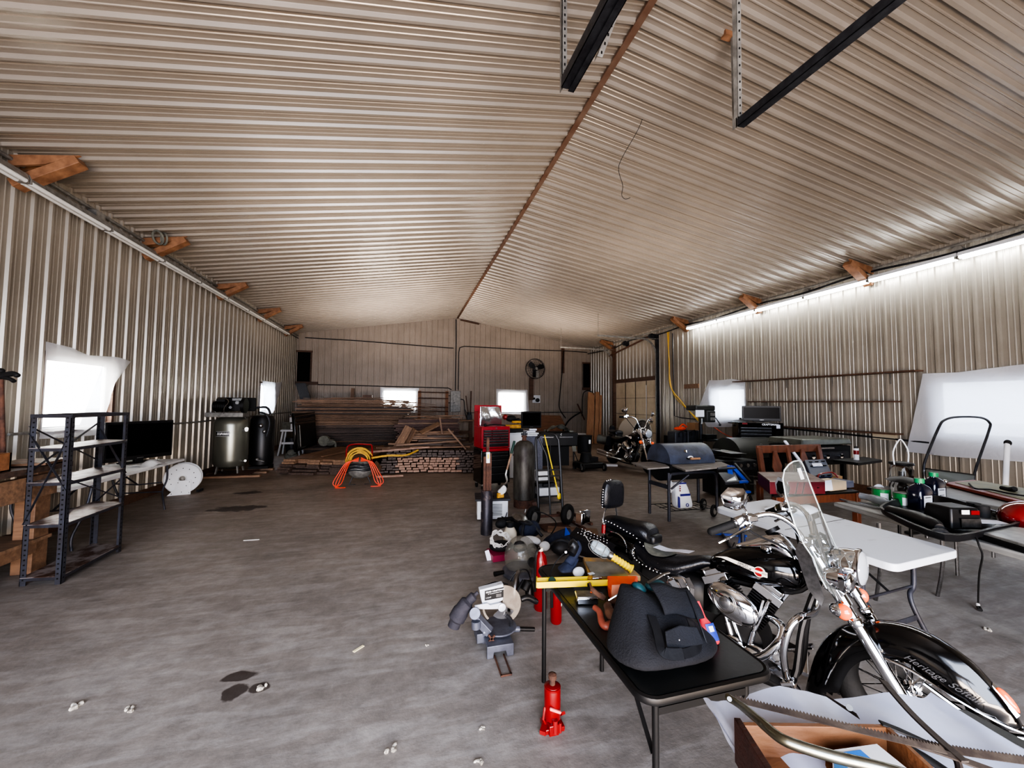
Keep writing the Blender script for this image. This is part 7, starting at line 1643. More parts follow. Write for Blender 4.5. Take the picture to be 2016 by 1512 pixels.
MB(white_paint).tube([(lx-.11, ly, lz+.28), (lx-.12, ly, lz+.42), (lx-.03, ly, lz+.54), (lx+.03, ly, lz+.54), (lx+.12, ly, lz+.42), (lx+.11, ly, lz+.28)], .007, 8, sm=4).build('bail', t)
t = thing('glass_jar', 'clear glass jar with a dark domed lid behind the green cans', 'jar', (4.75, 2.62, .69))
MB(glass).lathe([(.08, 0), (.10, .02), (.10, .15), (.08, .19)], (4.62, 2.62, .692), (0, 0, 1), 24).build('jar', t); MB(black_satin).lathe([(.10, .19), (.13, .2), (.09, .225), (.02, .24)], (4.62, 2.62, .692), (0, 0, 1), 24).build('lid', t)
single(MB(paper).ell((4.55, 2.78, .76), (.08, .03, .07)), 'white_cloth', 'white rag between the lantern and the glass jar', 'cloth')
t = thing('black_tray', 'long shallow black plastic tray full of tools on the grey table', 'tray', (4.0, 1.9, .7))
TP = [V((3.98, 2.407, 0.72)), V((3.717, 2.226, 0.72)), V((3.43, 1.736, 0.72)), V((3.975, 1.744, 0.72)), V((4.456, 1.823, 0.72)), V((4.739, 2.177, 0.72)), V((4.889, 2.497, 0.72)), V((4.597, 2.566, 0.72))]
cT = sum(TP, V((0, 0, 0)))/8
mb = MB(black_plastic); ro = smooth_path(TP, 4, closed=True)
mb.loft([[cT+(p-cT)*.90+V((0, 0, -.02)) for p in ro], [cT+(p-cT)*.97+V((0, 0, .0)) for p in ro], [p+V((0, 0, .045)) for p in ro], [cT+(p-cT)*.95+V((0, 0, .045)) for p in ro], [cT+(p-cT)*.90+V((0, 0, -.01)) for p in ro]]).build('shell', t)
t = thing('tool_case', 'black tool case with a red and white label on the black tray', 'case', (4.3, 2.0, .72))
ccx = V((3.88, 1.87, 0.73)); Rk = Matrix.Rotation(-.25, 3, 'Z')
MB(black_satin).box(ccx+V((.02, .06, .075)), (.24, .20, .15), R=Rk, taper=.85).build('body', t, bevel=.012)
lbk = MB(label_white).box(ccx+Rk @ V((-.015, -.042, .125)), (.055, .004, .03), R=Rk).build('label', t); MB(red_paint).box(ccx+Rk @ V((.055, -.042, .122)), (.06, .004, .028), R=Rk).build('label', t)
MB(steel).box(ccx+Rk @ V((.02, -.045, .05)), (.14, .003, .06), R=Rk).build('panel', t)
single(MB(black_plastic).tube([(3.783, 2.24, 0.76), (3.718, 2.048, 0.77), (3.594, 1.843, 0.76)], [.045, .05, .03], 12, sm=4), 'black_blower_tube', 'tapered black plastic blower tube lying in the tray', 'tube')
single(MB(dark_steel).ell((3.506, 1.798, 0.76), (.06, .035, .02), 12, 8).ell((3.504, 1.767, 0.75), (.03, .03, .02), 12, 8), 'pruner', 'dark tool at the front of the black tray', 'tool')
for p, lb in (((4.449, 2.065, 0.74), 'left'), ((4.394, 1.992, 0.74), 'right')): single(MB(black_matte).cyl(p, V(p)+V((0, 0, .09)), .04, n=18), 'black_cup', 'small black cup in the tray, %s of two' % lb, 'cup')
single(MB(paper).box((4.225, 1.895, 0.745), (.22, .10, .003), rz=-.4), 'white_paper', 'white paper lying under the black cups', 'paper')
single(MB(glass).tube([(4.115, 2.679, 0.72), (4.07, 2.453, 0.72)], .035, 14).build('x') and MB(chrome).bar((3.994, 2.751, 0.7), (4.018, 2.441, 0.7), .03, .012), 'steel_rail', 'thin silver rail lying at the left end of the grey table', 'rail') if 0 else None
single(MB(chrome).bar((4.058, 2.795, 0.705), (4.075, 2.475, 0.705), .03, .012), 'steel_rail', 'thin silver rail lying at the left end of the grey table', 'rail')
single(MB(mat('cloudy_wrap', (150, 156, 160), .2, alpha=.7, rvar=.1, scale=20, bump=.5)).tube([(4.251, 2.745, 0.74), (4.231, 2.627, 0.74), (4.147, 2.46, 0.74)], [.03, .04, .03], 10, sm=3), 'clear_wrapped_tubes', 'clear wrapped tubes beside the steel rail on the grey table', 'tube')
t = thing('red_helmet', 'dark red rounded shell at the right edge of the picture', 'helmet', (4.3, 1.6, .73))
MB(mat('dark_red_gloss', (110, 24, 26), .12, coat=1.)).ell((4.575, 1.824, 0.76), (.19, .16, .13), 28, 14).build('shell', t); MB(black_matte).torus((4.684, 1.867, 0.74), (0, 0, 1), .17, .02, 28, 8).build('rim', t)
t = thing('silver_case', 'scuffed silver hard case on the front right corner of the grey table', 'case', (3.8, 1.45, .7))
scm = mat('scuffed_aluminium', (160, 162, 160), .4, .7, col2=(120, 122, 120), scale=12)
SC = [V((3.828, 1.751, 0.75)), V((3.727, 1.468, 0.75)), V((4.357, 1.579, 0.75)), V((4.18, 1.827, 0.75))]
MB(scm).loft([[p+V((0, 0, z)) for p in SC] for z in (-.02, .0)]).build('lid', t, bevel=.006); MB(black_plastic).loft([[p+V((0, 0, z)) for p in SC] for z in (-.056, -.022)]).build('base', t, bevel=.004)
MB(chrome).box((SC[0]+SC[1])*.5+V((.05, .0, -.02)), (.05, .02, .03), rz=-1.0).build('latch', t)
t = thing('hanging_cord', 'black power cord hanging from the black tray down to the floor', 'cord', (4.515, 2.09, 0))
MB(black_matte).tube([(3.714, 1.72, 0.728), (3.654, 1.68, 0.691), (3.724, 1.7, 0.611), (3.9, 1.8, 0.435), (4.202, 1.95, 0.191), (4.497, 2.09, 0.01)], .0055, 6, sm=5).build('cord', t)
MB(label_white).cyl((4.437, 2.065, 0.03), (4.413, 2.051, 0.02), .012, n=10).build('plug_collar', t); MB(black_plastic).cyl((4.424, 2.057, 0.02), (4.385, 2.028, 0.012), .014, n=10).build('plug', t)
# tubular handle frame and white pole
t = thing('tubular_cart', 'bent steel tube handle with a grey sling standing at the right wall', 'cart', (6.6, 3.4, 0))
yh = 3.4
MB(dark_steel).tube([(6.197, 3.3, 0.824), (6.233, 3.3, 0.948), (6.503, 3.3, 1.341), (6.625, 3.3, 1.437), (6.873, 3.3, 1.475), (7.331, 3.3, 1.468), (7.515, 3.3, 1.401), (7.495, 3.3, 1.293), (7.197, 3.3, 0.821), (7.12, 3.3, 0.614)], .014, 10, sm=4).build('handle', t)
MB(steel).cyl((6.197, 3.3, 0.824), (V((6.197, 3.3, 0.824))-V((0, 0, V((6.197, 3.3, 0.824)).z))), .018).cyl((7.12, 3.3, 0.614), (V((7.12, 3.3, 0.614))-V((0, 0, V((7.12, 3.3, 0.614)).z))), .018).build('leg', t)
MB(mat('grey_sling', (92, 96, 90), .8, bump=.1)).quad((6.243, 3.3, 0.829), (7.148, 3.3, 0.718), (6.559, 3.05, 0.654), (5.717, 3, 0.75)).build('sling', t, solid=.01)
MB(black_satin).bar((6.244, 3.3, 0.835), (7.148, 3.3, 0.724), .02, .02).build('crossbar', t)
t = thing('white_pole', 'white pole with a black tip leaning at the right wall', 'pole', (7.2, 3.1, 0))
MB(white_paint).cyl(V((6.85, 2.95, 0)), (7.392, 3.1, 1.141), .026, n=12).build('pole', t); MB(black_matte).ell((7.403, 3.1, 1.153), (.035, .035, .04)).build('tip', t)
single(MB(black_matte).tube([(5.779, 2.477, 0.8), (5.728, 2.395, 0.8), (5.696, 2.355, 0.82)], [.02, .025, .02], 8, sm=3), 'black_grip', 'small black grip lying at the back of the brown edged panel', 'tool')
single(MB(black_matte).bar((6.1, 3.444, 0.02), (6.598, 3.443, 0.02), .05, .03), 'floor_bar', 'dark flat bar lying on the floor under the grey table', 'bar')

# ---------------------------------------------------------------- charcoal grill with wooden shelves
t = thing('charcoal_grill', 'blue grey barrel charcoal grill with weathered wooden shelves and two small wheels', 'grill', (3.9, 4.8, 0))
grm = mat('blue_grey_enamel', (70, 76, 92), .42, col2=(50, 52, 60), scale=6, bump=.08)
gx0, gx1, gyc, gz, gr = 3.63, 4.40, 5.0, .755, .275
def halfcyl(mb, x0, x1, yc, zc_, r_, a0, a1, n=18, cap=True):
    pr = [(yc-r_*math.cos(a0+(a1-a0)*k/n), zc_+r_*.98*math.sin(a0+(a1-a0)*k/n)) for k in range(n+1)]
    return mb.loft([[(x, y, z) for y, z in pr] for x in (x0, x1)], cap)
halfcyl(MB(grm), gx0, gx1, gyc, gz, gr, 0, PI).build('lid', t); halfcyl(MB(black_matte), gx0+.005, gx1-.005, gyc, gz-.012, gr-.005, -PI, 0).build('firebox', t)
mb = MB(chrome).lathe([(.024, 0), (.026, .004), (.01, .008)], (3.93, gyc-gr*.80, gz+gr*.62), (0, -.75, .6), 18); mb.build('thermometer', t)
mb = MB(label_white).ell((3.98, gyc-gr*.955, gz+gr*.30), (.05, .008, .028), 16, 8); bd = mb.build('badge', t); MB(black_satin).tube([(3.95, gyc-gr*.99, gz+gr*.30), (3.98, gyc-gr*.995, gz+gr*.34), (4.0, gyc-gr*.99, gz+gr*.30)], .004, 5, sm=3).build('badge_mark', bd)
MB(lumber_new).cyl((3.94, gyc-gr-.035, gz+.075), (4.10, gyc-gr-.035, gz+.075), .016, n=12).build('handle', t); MB(black_matte).cyl((3.92, gyc-gr-.035, gz+.075), (3.92, gyc-gr+.01, gz+.075), .012).cyl((4.11, gyc-gr-.035, gz+.075), (4.11, gyc-gr+.01, gz+.075), .012).build('handle_mount', t)
gray_w = wood('grey_weathered_wood', (142, 134, 124), (104, 94, 84), scale=3, stretch=(1, 14, 4), rough=.7, bump=.3)
mb = MB(gray_w)
for k in range(4): mb.loft([[V((3.682, 4.812, 0.75)).lerp(V((3.524, 4.286, 0.75)), a)+V((0, 0, z)) for a in (k/4+.01, (k+1)/4-.01)]+[V((4.597, 4.818, 0.75)).lerp(V((4.434, 4.466, 0.75)), a)+V((0, 0, z)) for a in ((k+1)/4-.01, k/4+.01)] for z in (-.02, 0)])
pieces(mb, 'front_shelf_slat', t)
mb = MB(gray_w)
for k in range(4): mb.loft([[V((3.254, 5.117, 0.74)).lerp(V((3.164, 4.586, 0.74)), a)+V((0, 0, z)) for a in (k/4+.01, (k+1)/4-.01)]+[V((3.752, 5.115, 0.74)).lerp(V((3.543, 4.632, 0.74)), a)+V((0, 0, z)) for a in ((k+1)/4-.01, k/4+.01)] for z in (-.02, 0)])
pieces(mb, 'side_shelf_slat', t)
lg = [(3.50, 5.03), (3.52, 4.62), (4.36, 5.03), (4.32, 4.62)]
for x, y in lg[:2]: MB(blue_steel).cyl((x, y, 0), (x, y, .66), .021, n=12).build('leg', t)
for x, y in lg[2:]: MB(blue_steel).cyl((x, y, .1), (x, y, .62), .021, n=12).build('leg', t)
MB(blue_steel).tube([(3.52, 4.62, .50), (3.54, 4.62, .60), (3.62, 4.62, .645), (4.2, 4.62, .645), (4.30, 4.62, .60), (4.32, 4.62, .5)], .021, 10, sm=4).build('front_rail', t)
MB(blue_steel).bar((3.50, 5.03, .46), (3.52, 4.62, .46), .03, .05).build('side_rail', t); MB(blue_steel).cyl((3.54, 4.6, .44), (3.75, 4.5, .645), .014).build('shelf_brace', t)
for x in (4.28, 4.40):
    wq = MB(rubber).torus((x+.02, 4.66 if x < 4.3 else 5.0, .085), (.45, -1, 0), .066, .022, 28, 10).build('wheel', t); MB(galv).lathe([(.01, -.02), (.05, -.018), (.05, .018), (.01, .02)], (x+.02, 4.66 if x < 4.3 else 5.0, .085), (.45, -1, 0), 20).build('hub', wq)
mb = MB(black_satin)
for k in range(9): mb.cyl((3.56+.09*k, 4.64, .13), (3.56+.09*k, 5.0, .13), .004, n=6)
mb.cyl((3.52, 4.64, .13), (4.32, 4.64, .13), .006, n=6).cyl((3.52, 5.02, .13), (4.32, 5.02, .13), .006, n=6).cyl((3.52, 4.83, .13), (4.32, 4.83, .13), .005, n=6)
tag(mb.build('wire_shelf', t), kind='stuff')
t = thing('charcoal_bag', 'white plastic bag with purple print standing under the charcoal grill', 'bag', (3.78, 4.72, .14))
MB(white_plastic).loft([[(3.80+dx+w_*a, 4.72+d_*b, z) for a, b in rrect(-1, 1, -1, 1, .5, 4)] for z, w_, d_, dx in ((.14, .12, .06, .02), (.17, .14, .08, .02), (.3, .125, .08, 0), (.45, .11, .06, -.03), (.52, .10, .03, -.05))]).build('bag', t, sub=1)
MB(white_plastic).ell((3.63, 4.74, .44), (.06, .04, .09), 12, 8).build('corner', t)
pm = mat('purple_print', (40, 34, 110), .5)
MB(pm).box((3.76, 4.645, .50), (.13, .004, .02)).box((3.80, 4.635, .34), (.16, .004, .03)).build('print', t); MB(pm).prism([(0, 0), (.035, 0), (.03, .14), (0, .16)], (3.68, 4.636, .17), (1, 0, 0), (0, 0, 1), .003).build('print', t)
for z in (.46, .43, .40): MB(red_dark).ell((3.72, 4.64, z), (.012, .004, .010), 8, 6).build('dot', t)
MB(pm).torus((3.83, 4.63, .20), (0, 1, 0), .02, .005, 16, 5).build('logo', t)

# ---------------------------------------------------------------- blue exercise frame with a display
t = thing('blue_exercise_machine', 'blue and black folded machine with a tilted grey display between the grills', 'machine', (4.1, 4.1, 0))
MB(dark_steel).bar((3.949, 4.2, 0.769), (4.227, 4.2, 0.772), .03, .02, up=(0, -.6, .8)).loft([[V(p)+V((0, 0, z)) for p in ((4.002, 4.25, 0.699), (4.267, 4.25, 0.702), (4.092, 4, 0.625), (3.872, 4, 0.622))] for z in (-.02, .012)]).build('display_frame', t, bevel=.004)
MB(mat('grey_display', (150, 158, 150), .2)).loft([[V(p)+V((0, 0, z)) for p in ((4.03, 4.22, 0.676), (4.212, 4.22, 0.682), (4.075, 4.03, 0.632), (3.925, 4.03, 0.626))] for z in (.010, .018)]).build('display', t)
for i, (a, b, w_, m_) in enumerate((((4.269, 4.3, 0.775), (4.467, 4.25, 0.558), .07, blue), ((4.379, 4.35, 0.805), (4.589, 4.3, 0.557), .03, canvas), ((4.235, 4.3, 0.776), (4.15, 4.2, 0.682), .06, blue), ((4.082, 4.15, 0.595), (4.362, 4.15, 0.596), .05, blue), ((3.998, 4.1, 0.467), (4.355, 4.1, 0.475), .05, blue), ((4.064, 4.1, 0.541), (3.671, 3.7, 0.18), .03, black_satin), ((3.98, 4.1, 0.385), (4.304, 4.1, 0.386), .035, black_satin), ((4.347, 4.2, 0.573), (4.386, 4.1, 0.362), .04, black_satin), ((3.623, 4, 0.03), (3.993, 3.816, 0.03), .04, blue), ((3.711, 3.6, 0.123), (3.453, 3.4, 0.024), .06, blue), ((3.794, 3.996, 0.03), (3.311, 3.28, 0.03), .03, black_satin), ((3.848, 3.7, 0.284), (3.682, 3.6, 0.109), .05, blue))):
    MB(m_).bar(a, b, w_, w_*.6).build('bar', t, bevel=.006)
MB(black_matte).tube([(3.527, 3.6, 0.121), (3.449, 3.55, 0.078), (3.454, 3.5, 0.052), (3.496, 3.5, 0.102)], .006, 6, sm=4).build('cable', t)

# ---------------------------------------------------------------- second barrel grill and gas grill behind it
t = thing('smoker_grill', 'large dark olive barrel grill half hidden behind the orange bench', 'grill', (6.4, 6.1, 0))
halfcyl(MB(mat('olive_black_enamel', (44, 46, 38), .38, col2=(34, 34, 32), scale=4)), 5.98, 6.95, 6.15, .62, .36, 0, PI).build('lid', t); halfcyl(MB(black_matte), 6.0, 6.93, 6.15, .6, .35, -PI, 0).build('firebox', t)
MB(galv).torus((6.55, 5.87, .83), (0, -.8, .6), .045, .006, 20, 5).build('thermometer', t)
for x in (6.05, 6.88):
    for y in (5.9, 6.4): MB(black_satin).cyl((x, y, 0), (x, y, .5), .02).build('leg', t)
t = thing('gas_grill', 'black gas grill cart with control knobs between the charcoal grill and the orange bench', 'grill', (5.6, 5.6, 0))
MB(black_satin).box((5.58, 5.75, .54), (.85, .5, .20)).build('body', t, bevel=.01); MB(steel).loft([[V(p)+V((0, 0, z)) for p in ((5.499, 6, 0.774), (5.788, 6, 0.767), (5.846, 5.55, 0.747), (5.465, 5.5, 0.763))] for z in (-.01, 0)]).build('shelf', t)
MB(dark_steel).box((5.74, 5.49, .55), (.50, .03, .16)).build('control_panel', t, bevel=.005)
for x in (5.60, 5.75, 5.90): MB(steel).cyl((x, 5.47, .56), (x, 5.43, .56), .032, n=16).build('knob', t)
MB(black_matte).box((5.62, 5.75, .24), (.72, .42, .42)).build('cabinet', t); MB(steel).bar((5.86, 5.52, .36), (5.98, 5.52, .35), .01, .01).build('handle', t); MB(steel).bar((5.86, 5.52, .22), (5.98, 5.52, .21), .01, .01).build('handle', t)
MB(black_matte).ell((5.3, 6.0, .74), (.12, .1, .05)).ell((5.6, 6.0, .74), (.12, .1, .05)).build('burner_cover', t)

# ---------------------------------------------------------------- black tool chest, monitor
t = thing('black_tool_chest', 'black tool chest with silver drawer pulls at the right wall under a monitor', 'tool chest', (6.95, 6.3, 0))
RB = Matrix.Rotation(-.5, 3, 'Z'); bo = V((7.011, 6.85, 0.585)); bo.z = 0
bt = lambda x, y, z: bo+RB @ V((x, y, z*1.03))
Wb = .87
MB(black_paint).box(bt(Wb/2, .22, .95), (Wb, .42, .50), R=RB).box(bt(Wb/2, .22, .38), (Wb, .44, .62), R=RB).build('body', t, bevel=.008)
drawer_fronts(t, [(1.05, 1.10, []), (.98, 1.04, []), (.91, .97, []), (.84, .90, []), (.74, .83, [])], .03, Wb*.74, bt, black_satin, RB)
MB(label_white).text('CRAFTSMAN', bt(Wb*.52, -.004, 1.155), RB @ V((1, 0, 0)), (0, 0, 1), .055, .003, bold=.03).build('lettering', t)
MB(red_dark).box(bt(Wb*.14, -.006, 1.17), (.10, .01, .035), R=RB).build('badge', t)
MB(paper).box(bt(Wb*.88, -.006, 1.12), (.07, .006, .08), R=RB).box(bt(Wb*.86, -.006, .78), (.09, .006, .12), R=RB).build('sticker', t); MB(label_blue).box(bt(Wb*.86, -.011, .80), (.07, .003, .03), R=RB).build('sticker_print', t)
for x in (.05, Wb-.05): MB(rubber).cyl(bt(x-.02, .05, .04), bt(x+.02, .05, .04), .04, n=14).build('caster', t)
television(bt(Wb*.60, .2, 1.205), .74, .33, -.62, 'black monitor standing on the black tool chest at the right wall', base=.02)
single(MB(black_satin).lathe([(.16, 0), (.20, .01), (.12, .03), (.03, .05), (.02, .09)], bt(.10, .2, 1.20), (0, 0, 1), 24), 'black_hat', 'flat black round lid on the left of the black tool chest', 'lid')

# ---------------------------------------------------------------- orange wooden bench with its load
t = thing('wooden_bench', 'orange stained wooden bench with a splat back and black seat, piled with boxes', 'bench', (4.9, 3.8, 0))
bl, br = V((4.746, 4.25, 0.628)), V((5.841, 4.25, 0.657)); tl, tr = V((4.875, 4.42, 0.994)), V((5.989, 4.42, 0.993))
for a, b in ((bl, tl), (br, tr)): MB(chair_wood).bar(a-(b-a)*.1, b, .05, .07, up=(1, 0, 0)).build('back_post', t, bevel=.006)
a_, b_ = bl.lerp(br, .47), tl.lerp(tr, .47); MB(chair_wood).bar(a_, b_, .035, .05, up=(1, 0, 0)).build('back_post', t, bevel=.005)
MB(chair_wood).bar(tl-V((.04, 0, .02)), tr+V((.04, 0, -.02)), .035, .11, up=(0, 0, 1)).build('top_rail', t, bevel=.008)
ud_ = (tl-bl).normalized(); rd_ = (br-bl).normalized(); hh_ = (tl-bl).length
for f_ in (.25, .72):
    MB(chair_wood).prism([(-.04, 0), (.04, 0), (.085, hh_*.3), (.03, hh_*.85), (-.03, hh_*.85), (-.085, hh_*.3)], bl.lerp(br, f_), rd_, ud_, .02, cen=True).build('splat', t, bevel=.004)
P = [V((5.284, 3.399, 0.6)), V((4.242, 3.169, 0.6))]; sa = V((4.35, 3.24, .6)); sb = V((5.19, 3.37, .6))
seat = [V((3.98, 3.42, .6)), sb, V((5.62, 4.22, .6)), V((4.62, 4.22, .6))]
MB(black_satin).loft([[p+V((0, 0, z)) for p in seat] for z in (-.025, 0)]).build('seat', t, bevel=.004)
MB(chair_wood).bar(seat[0]+V((.03, .03, -.07)), seat[1]+V((-.03, .03, -.07)), .03, .09, up=(0, 0, 1)).bar(seat[1]+V((-.03, .03, -.07)), seat[2]+V((-.03, -.03, -.07)), .03, .09, up=(0, 0, 1)).build('apron', t)
for p in seat: 
    q_ = p.lerp(sum(seat, V((0, 0, 0)))/4, .05); MB(chair_wood).bar((q_.x, q_.y, 0), (q_.x, q_.y, .58), .06, .06, up=(1, 0, 0)).build('leg', t, bevel=.004)
MB(chair_wood).prism([(0, 0), (.55, 0), (.50, .12), (.30, .09), (.15, .15), (.03, .12)], (4.02, 3.44, .30), (.94, -.1, 0), (0, 0, 1), .02).build('carved_skirt', t)
t = thing('red_metal_box', 'long red metal box on the seat of the orange bench', 'box', (4.5, 3.7, .6))
rbx = [V((3.98, 3.48, .602)), V((4.62, 3.34, .602)), V((4.98, 3.82, .602)), V((4.36, 3.98, .602))]
MB(mat('dull_red_steel', (96, 28, 36), .45)).loft([[p+V((0, 0, z)) for p in rbx] for z in (0, .135)]).build('body', t, bevel=.004)
MB(mat('dusty_lid', (140, 128, 116), .6, col2=(110, 84, 76), scale=6)).loft([[p+V((0, 0, z)) for p in rbx] for z in (.136, .15)]).build('lid', t)
MB(steel).bar(rbx[0].lerp(rbx[1], .45)+V((0, -.006, .0)), rbx[0].lerp(rbx[1], .5)+V((0, -.006, .13)), .012, .004).bar(rbx[0].lerp(rbx[1], .57)+V((0, -.006, .0)), rbx[0].lerp(rbx[1], .62)+V((0, -.006, .13)), .012, .004).build('strap', t)
t = thing('blue_tool_case', 'open navy blue plastic tool case with a white note on the bench', 'case', (5.0, 3.8, .6))
cs = mat('navy_plastic', (30, 40, 66), .45, rvar=.1)
c0, c1, c2_, c3 = V((4.895, 3.75, 0.67)), V((5.263, 3.75, 0.667)), V((5.622, 4.1, 0.831)), V((5.252, 4.1, 0.828))
MB(cs).loft([[c0, c1, c2_, c3], [p+V((0, -.05, .04)) for p in (c0, c1, c2_, c3)]]).build('lid', t, bevel=.01)
MB(cs).box((4.95, 3.72, .63), (.5, .3, .05), rz=.1).build('base', t, bevel=.008)
nc = c3.lerp(c2_, .45).lerp(c0.lerp(c1, .45), .35)
MB(paper).prism([(-.085, -.045), (.085, -.045), (.08, .05), (-.09, .05)], nc+V((0, -.058, .045)), (c1-c0), (c3-c0), .003).build('note', t)
mb = MB(tv_screen)
for u in (.2, .5, .8):
    for v in (.05, .6, .85): mb.box(c0.lerp(c1, u).lerp(c3.lerp(c2_, u), v)+V((0, -.055, .044)), (.05, .01, .012))
pieces(mb, 'recess', t)
t = thing('white_note_box', 'box with white printed paper on its side at the front of the bench seat', 'box', (4.9, 3.4, .6))
MB(paper).prism([(0, 0), (.26, .012), (.255, .125), (-.02, .115)], (4.555, 3.4, 0.613), (1, 0, 0), (0, .1, 1), .006).build('paper', t)
MB(cream_metal).box((4.93, 3.52, .66), (.3, .2, .1), rz=.1).build('body', t); MB(black_satin).box((4.549, 3.36, 0.674), (.05, .01, .01)).build('print', t)
t = thing('tool_organizer', 'grey plastic organiser box beside the white note on the bench', 'box', (5.2, 3.6, .6))
MB(mat('grey_blue_plastic', (84, 92, 112), .4)).box((5.16, 3.60, .645), (.34, .2, .08), rz=.1).build('body', t, bevel=.006); MB(red_dark).tube([(5.0, 3.7, .69), (5.05, 3.72, .74), (5.3, 3.74, .75), (5.34, 3.7, .69)], .01, 6, sm=3).build('handle', t)
t = thing('paper_stack', 'loose stack of papers and books on the back of the bench', 'papers', (5.3, 3.95, .6))
MB(paper).box((5.30, 4.0, .70), (.30, .14, .03), rz=-.3).build('sheet', t); MB(mat('tan_books', (176, 140, 96), .7, col2=(110, 84, 60), scale=20)).box((5.36, 3.88, .66), (.32, .18, .07), rz=-.3).build('book', t)
single(MB(paper).bar((5.572, 4.6, 1.066), (5.424, 4.2, 0.751), .035, .02), 'white_bent_tube', 'white tube leaning through the back of the orange bench', 'tube')

# ---------------------------------------------------------------- flat top grill at the right, spray can
t = thing('flat_top_grill', 'wide grey green gas grill with a black side shelf at the right wall', 'grill', (6.5, 4.8, 0))
ogr = mat('grey_green_lid', (96, 98, 88), .4, .3, col2=(72, 74, 68), scale=5)
MB(ogr).box((6.60, 5.02, 1.02), (1.1, .62, .10), taper=.94).build('lid', t, bevel=.02); MB(steel).bar((6.2, 4.68, .93), (6.65, 4.66, .93), .03, .02).build('handle', t)
MB(black_matte).box((6.60, 5.02, .80), (1.06, .58, .30)).build('body', t, bevel=.01); MB(dark_steel).box((6.55, 4.70, .80), (.95, .03, .13)).build('control_panel', t)
for x in (6.2, 6.5, 6.8): MB(chrome).cyl((x, 4.685, .80), (x, 4.64, .80), .035, n=16).build('knob', t)
MB(black_satin).loft([[V(p)+V((0, 0, z)) for p in ((6.187, 4.349, 0.8), (6.227, 4.038, 0.8), (6.957, 4.189, 0.8), (7.066, 4.507, 0.8))] for z in (-.04, 0)]).build('side_shelf', t, bevel=.004)
for x, y in ((6.1, 4.8), (7.05, 4.8), (7.05, 5.25), (6.1, 5.25)): MB(black_satin).bar((x, y, 0), (x, y, .72), .06, .06, up=(1, 0, 0)).build('leg', t)
MB(black_satin).box((6.6, 5.02, .38), (.95, .5, .03)).build('lower_shelf', t)
t = thing('spray_can', 'white and red spray can on the black side shelf of the flat grill', 'can', (6.551, 4.274, 0.8))
p = V((6.551, 4.274, 0.8)); MB(label_white).cyl(p, p+V((0, 0, .17)), .033, n=20).build('body', t); MB(red_dark).cyl(p+V((0, 0, .08)), p+V((0, 0, .14)), .0335, n=20).build('print', t); MB(black_satin).cyl(p+V((0, 0, .17)), p+V((0, 0, .2)), .022, n=16).build('cap', t)
# ---------------------------------------------------------------- drill press, bins, drum fan
t = thing('drill_press', 'dark floor standing drill press beside the small right window', 'drill press', (6.9, 7.9, 0))
MB(dark_steel).cyl((6.95, 7.9, .0), (6.95, 7.9, 1.5), .04, n=16).build('column', t); MB(dark_steel).box((6.95, 7.85, .03), (.35, .5, .06)).build('base', t, bevel=.01)
MB(mat('dark_olive_head', (40, 42, 40), .5)).box((6.90, 7.85, 1.53), (.56, .36, .13)).box((7.02, 7.78, 1.33), (.26, .3, .28)).build('head', t, bevel=.03)
MB(galv).box((7.05, 7.62, 1.38), (.14, .01, .07)).box((7.05, 7.62, 1.27), (.14, .01, .07)).build('plate', t); MB(steel).cyl((6.85, 7.75, 1.28), (6.85, 7.75, 1.15), .02).build('spindle', t)
MB(dark_steel).tube([(7.2, 7.7, 1.3), (7.25, 7.62, 1.15)], .012).ell((7.25, 7.62, 1.13), .028).build('handle', t)
MB(black_matte).box((7.1, 7.75, .76), (.5, .34, .03)).box((7.08, 7.8, .84), (.3, .2, .1)).build('table', t)
single(MB(paper).box((6.70, 7.64, 1.40), (.24, .004, .16)), 'paper_sign', 'white paper hanging from the drill press head', 'paper')
for i, (x, h_, w_, lb) in enumerate(((6.42, .95, .34, 'grey blue wheeled bin in front of the right wall, left of two'), (6.78, .98, .34, 'dark grey bin with rounded top, right of two'))):
    t = thing('storage_bin', lb, 'bin', (x, 8.1, 0))
    MB(blue_steel if i == 0 else dark_steel).box((x, 8.1, h_/2), (w_, .3, h_)).build('body', t, bevel=.03); MB(black_matte).tube([(x-.06, 7.94, h_-.12), (x-.06, 7.93, h_-.02), (x+.04, 7.93, h_-.02), (x+.04, 7.94, h_-.3)], .012, 6, sm=3).build('handle', t)
single(MB(orange).ell((6.47, 8.05, 1.02), (.16, .1, .05)).tube([(6.4, 8, 1.04), (6.5, 7.98, 1.13), (6.62, 8.0, 1.06)], .02, 8, sm=3), 'orange_power_tool', 'orange power tool lying on the grey blue bin', 'power tool')
single(MB(mat('cardboard', (130, 96, 64), .85)).box((6.95, 8.1, 1.07), (.28, .24, .18), rz=.2), 'cardboard_box', 'brown cardboard box on the dark grey bin', 'box')
t = thing('drum_fan', 'large round black drum fan standing behind the far motorcycle', 'fan', (6.9, 10.9, 0))
dcm = mat('dusty_drum', (150, 142, 130), .6, .1)
dc = V((6.95, 10.7, .58)); dax = V((.45, -1, 0)).normalized()
MB(dcm).lathe([(.54, -.25), (.58, -.25), (.58, .25), (.54, .25), (.52, .0), (.54, -.25)], dc, dax, 44, cap=False).build('drum', t)
mb = MB(black_satin)
for r_ in (.5, .42, .34, .26, .18, .1): mb.torus(dc+dax*.2, dax, r_, .004, 36, 5)
q_, s_, u_ = basis(dax)
for k in range(12): mb.tube([dc+dax*.2, dc+dax*.2+(s_*math.cos(k*PI/6)+u_*math.sin(k*PI/6))*.52], .005, 5)
tag(mb.build('grille', t), kind='stuff')
mb = MB(dark_steel)
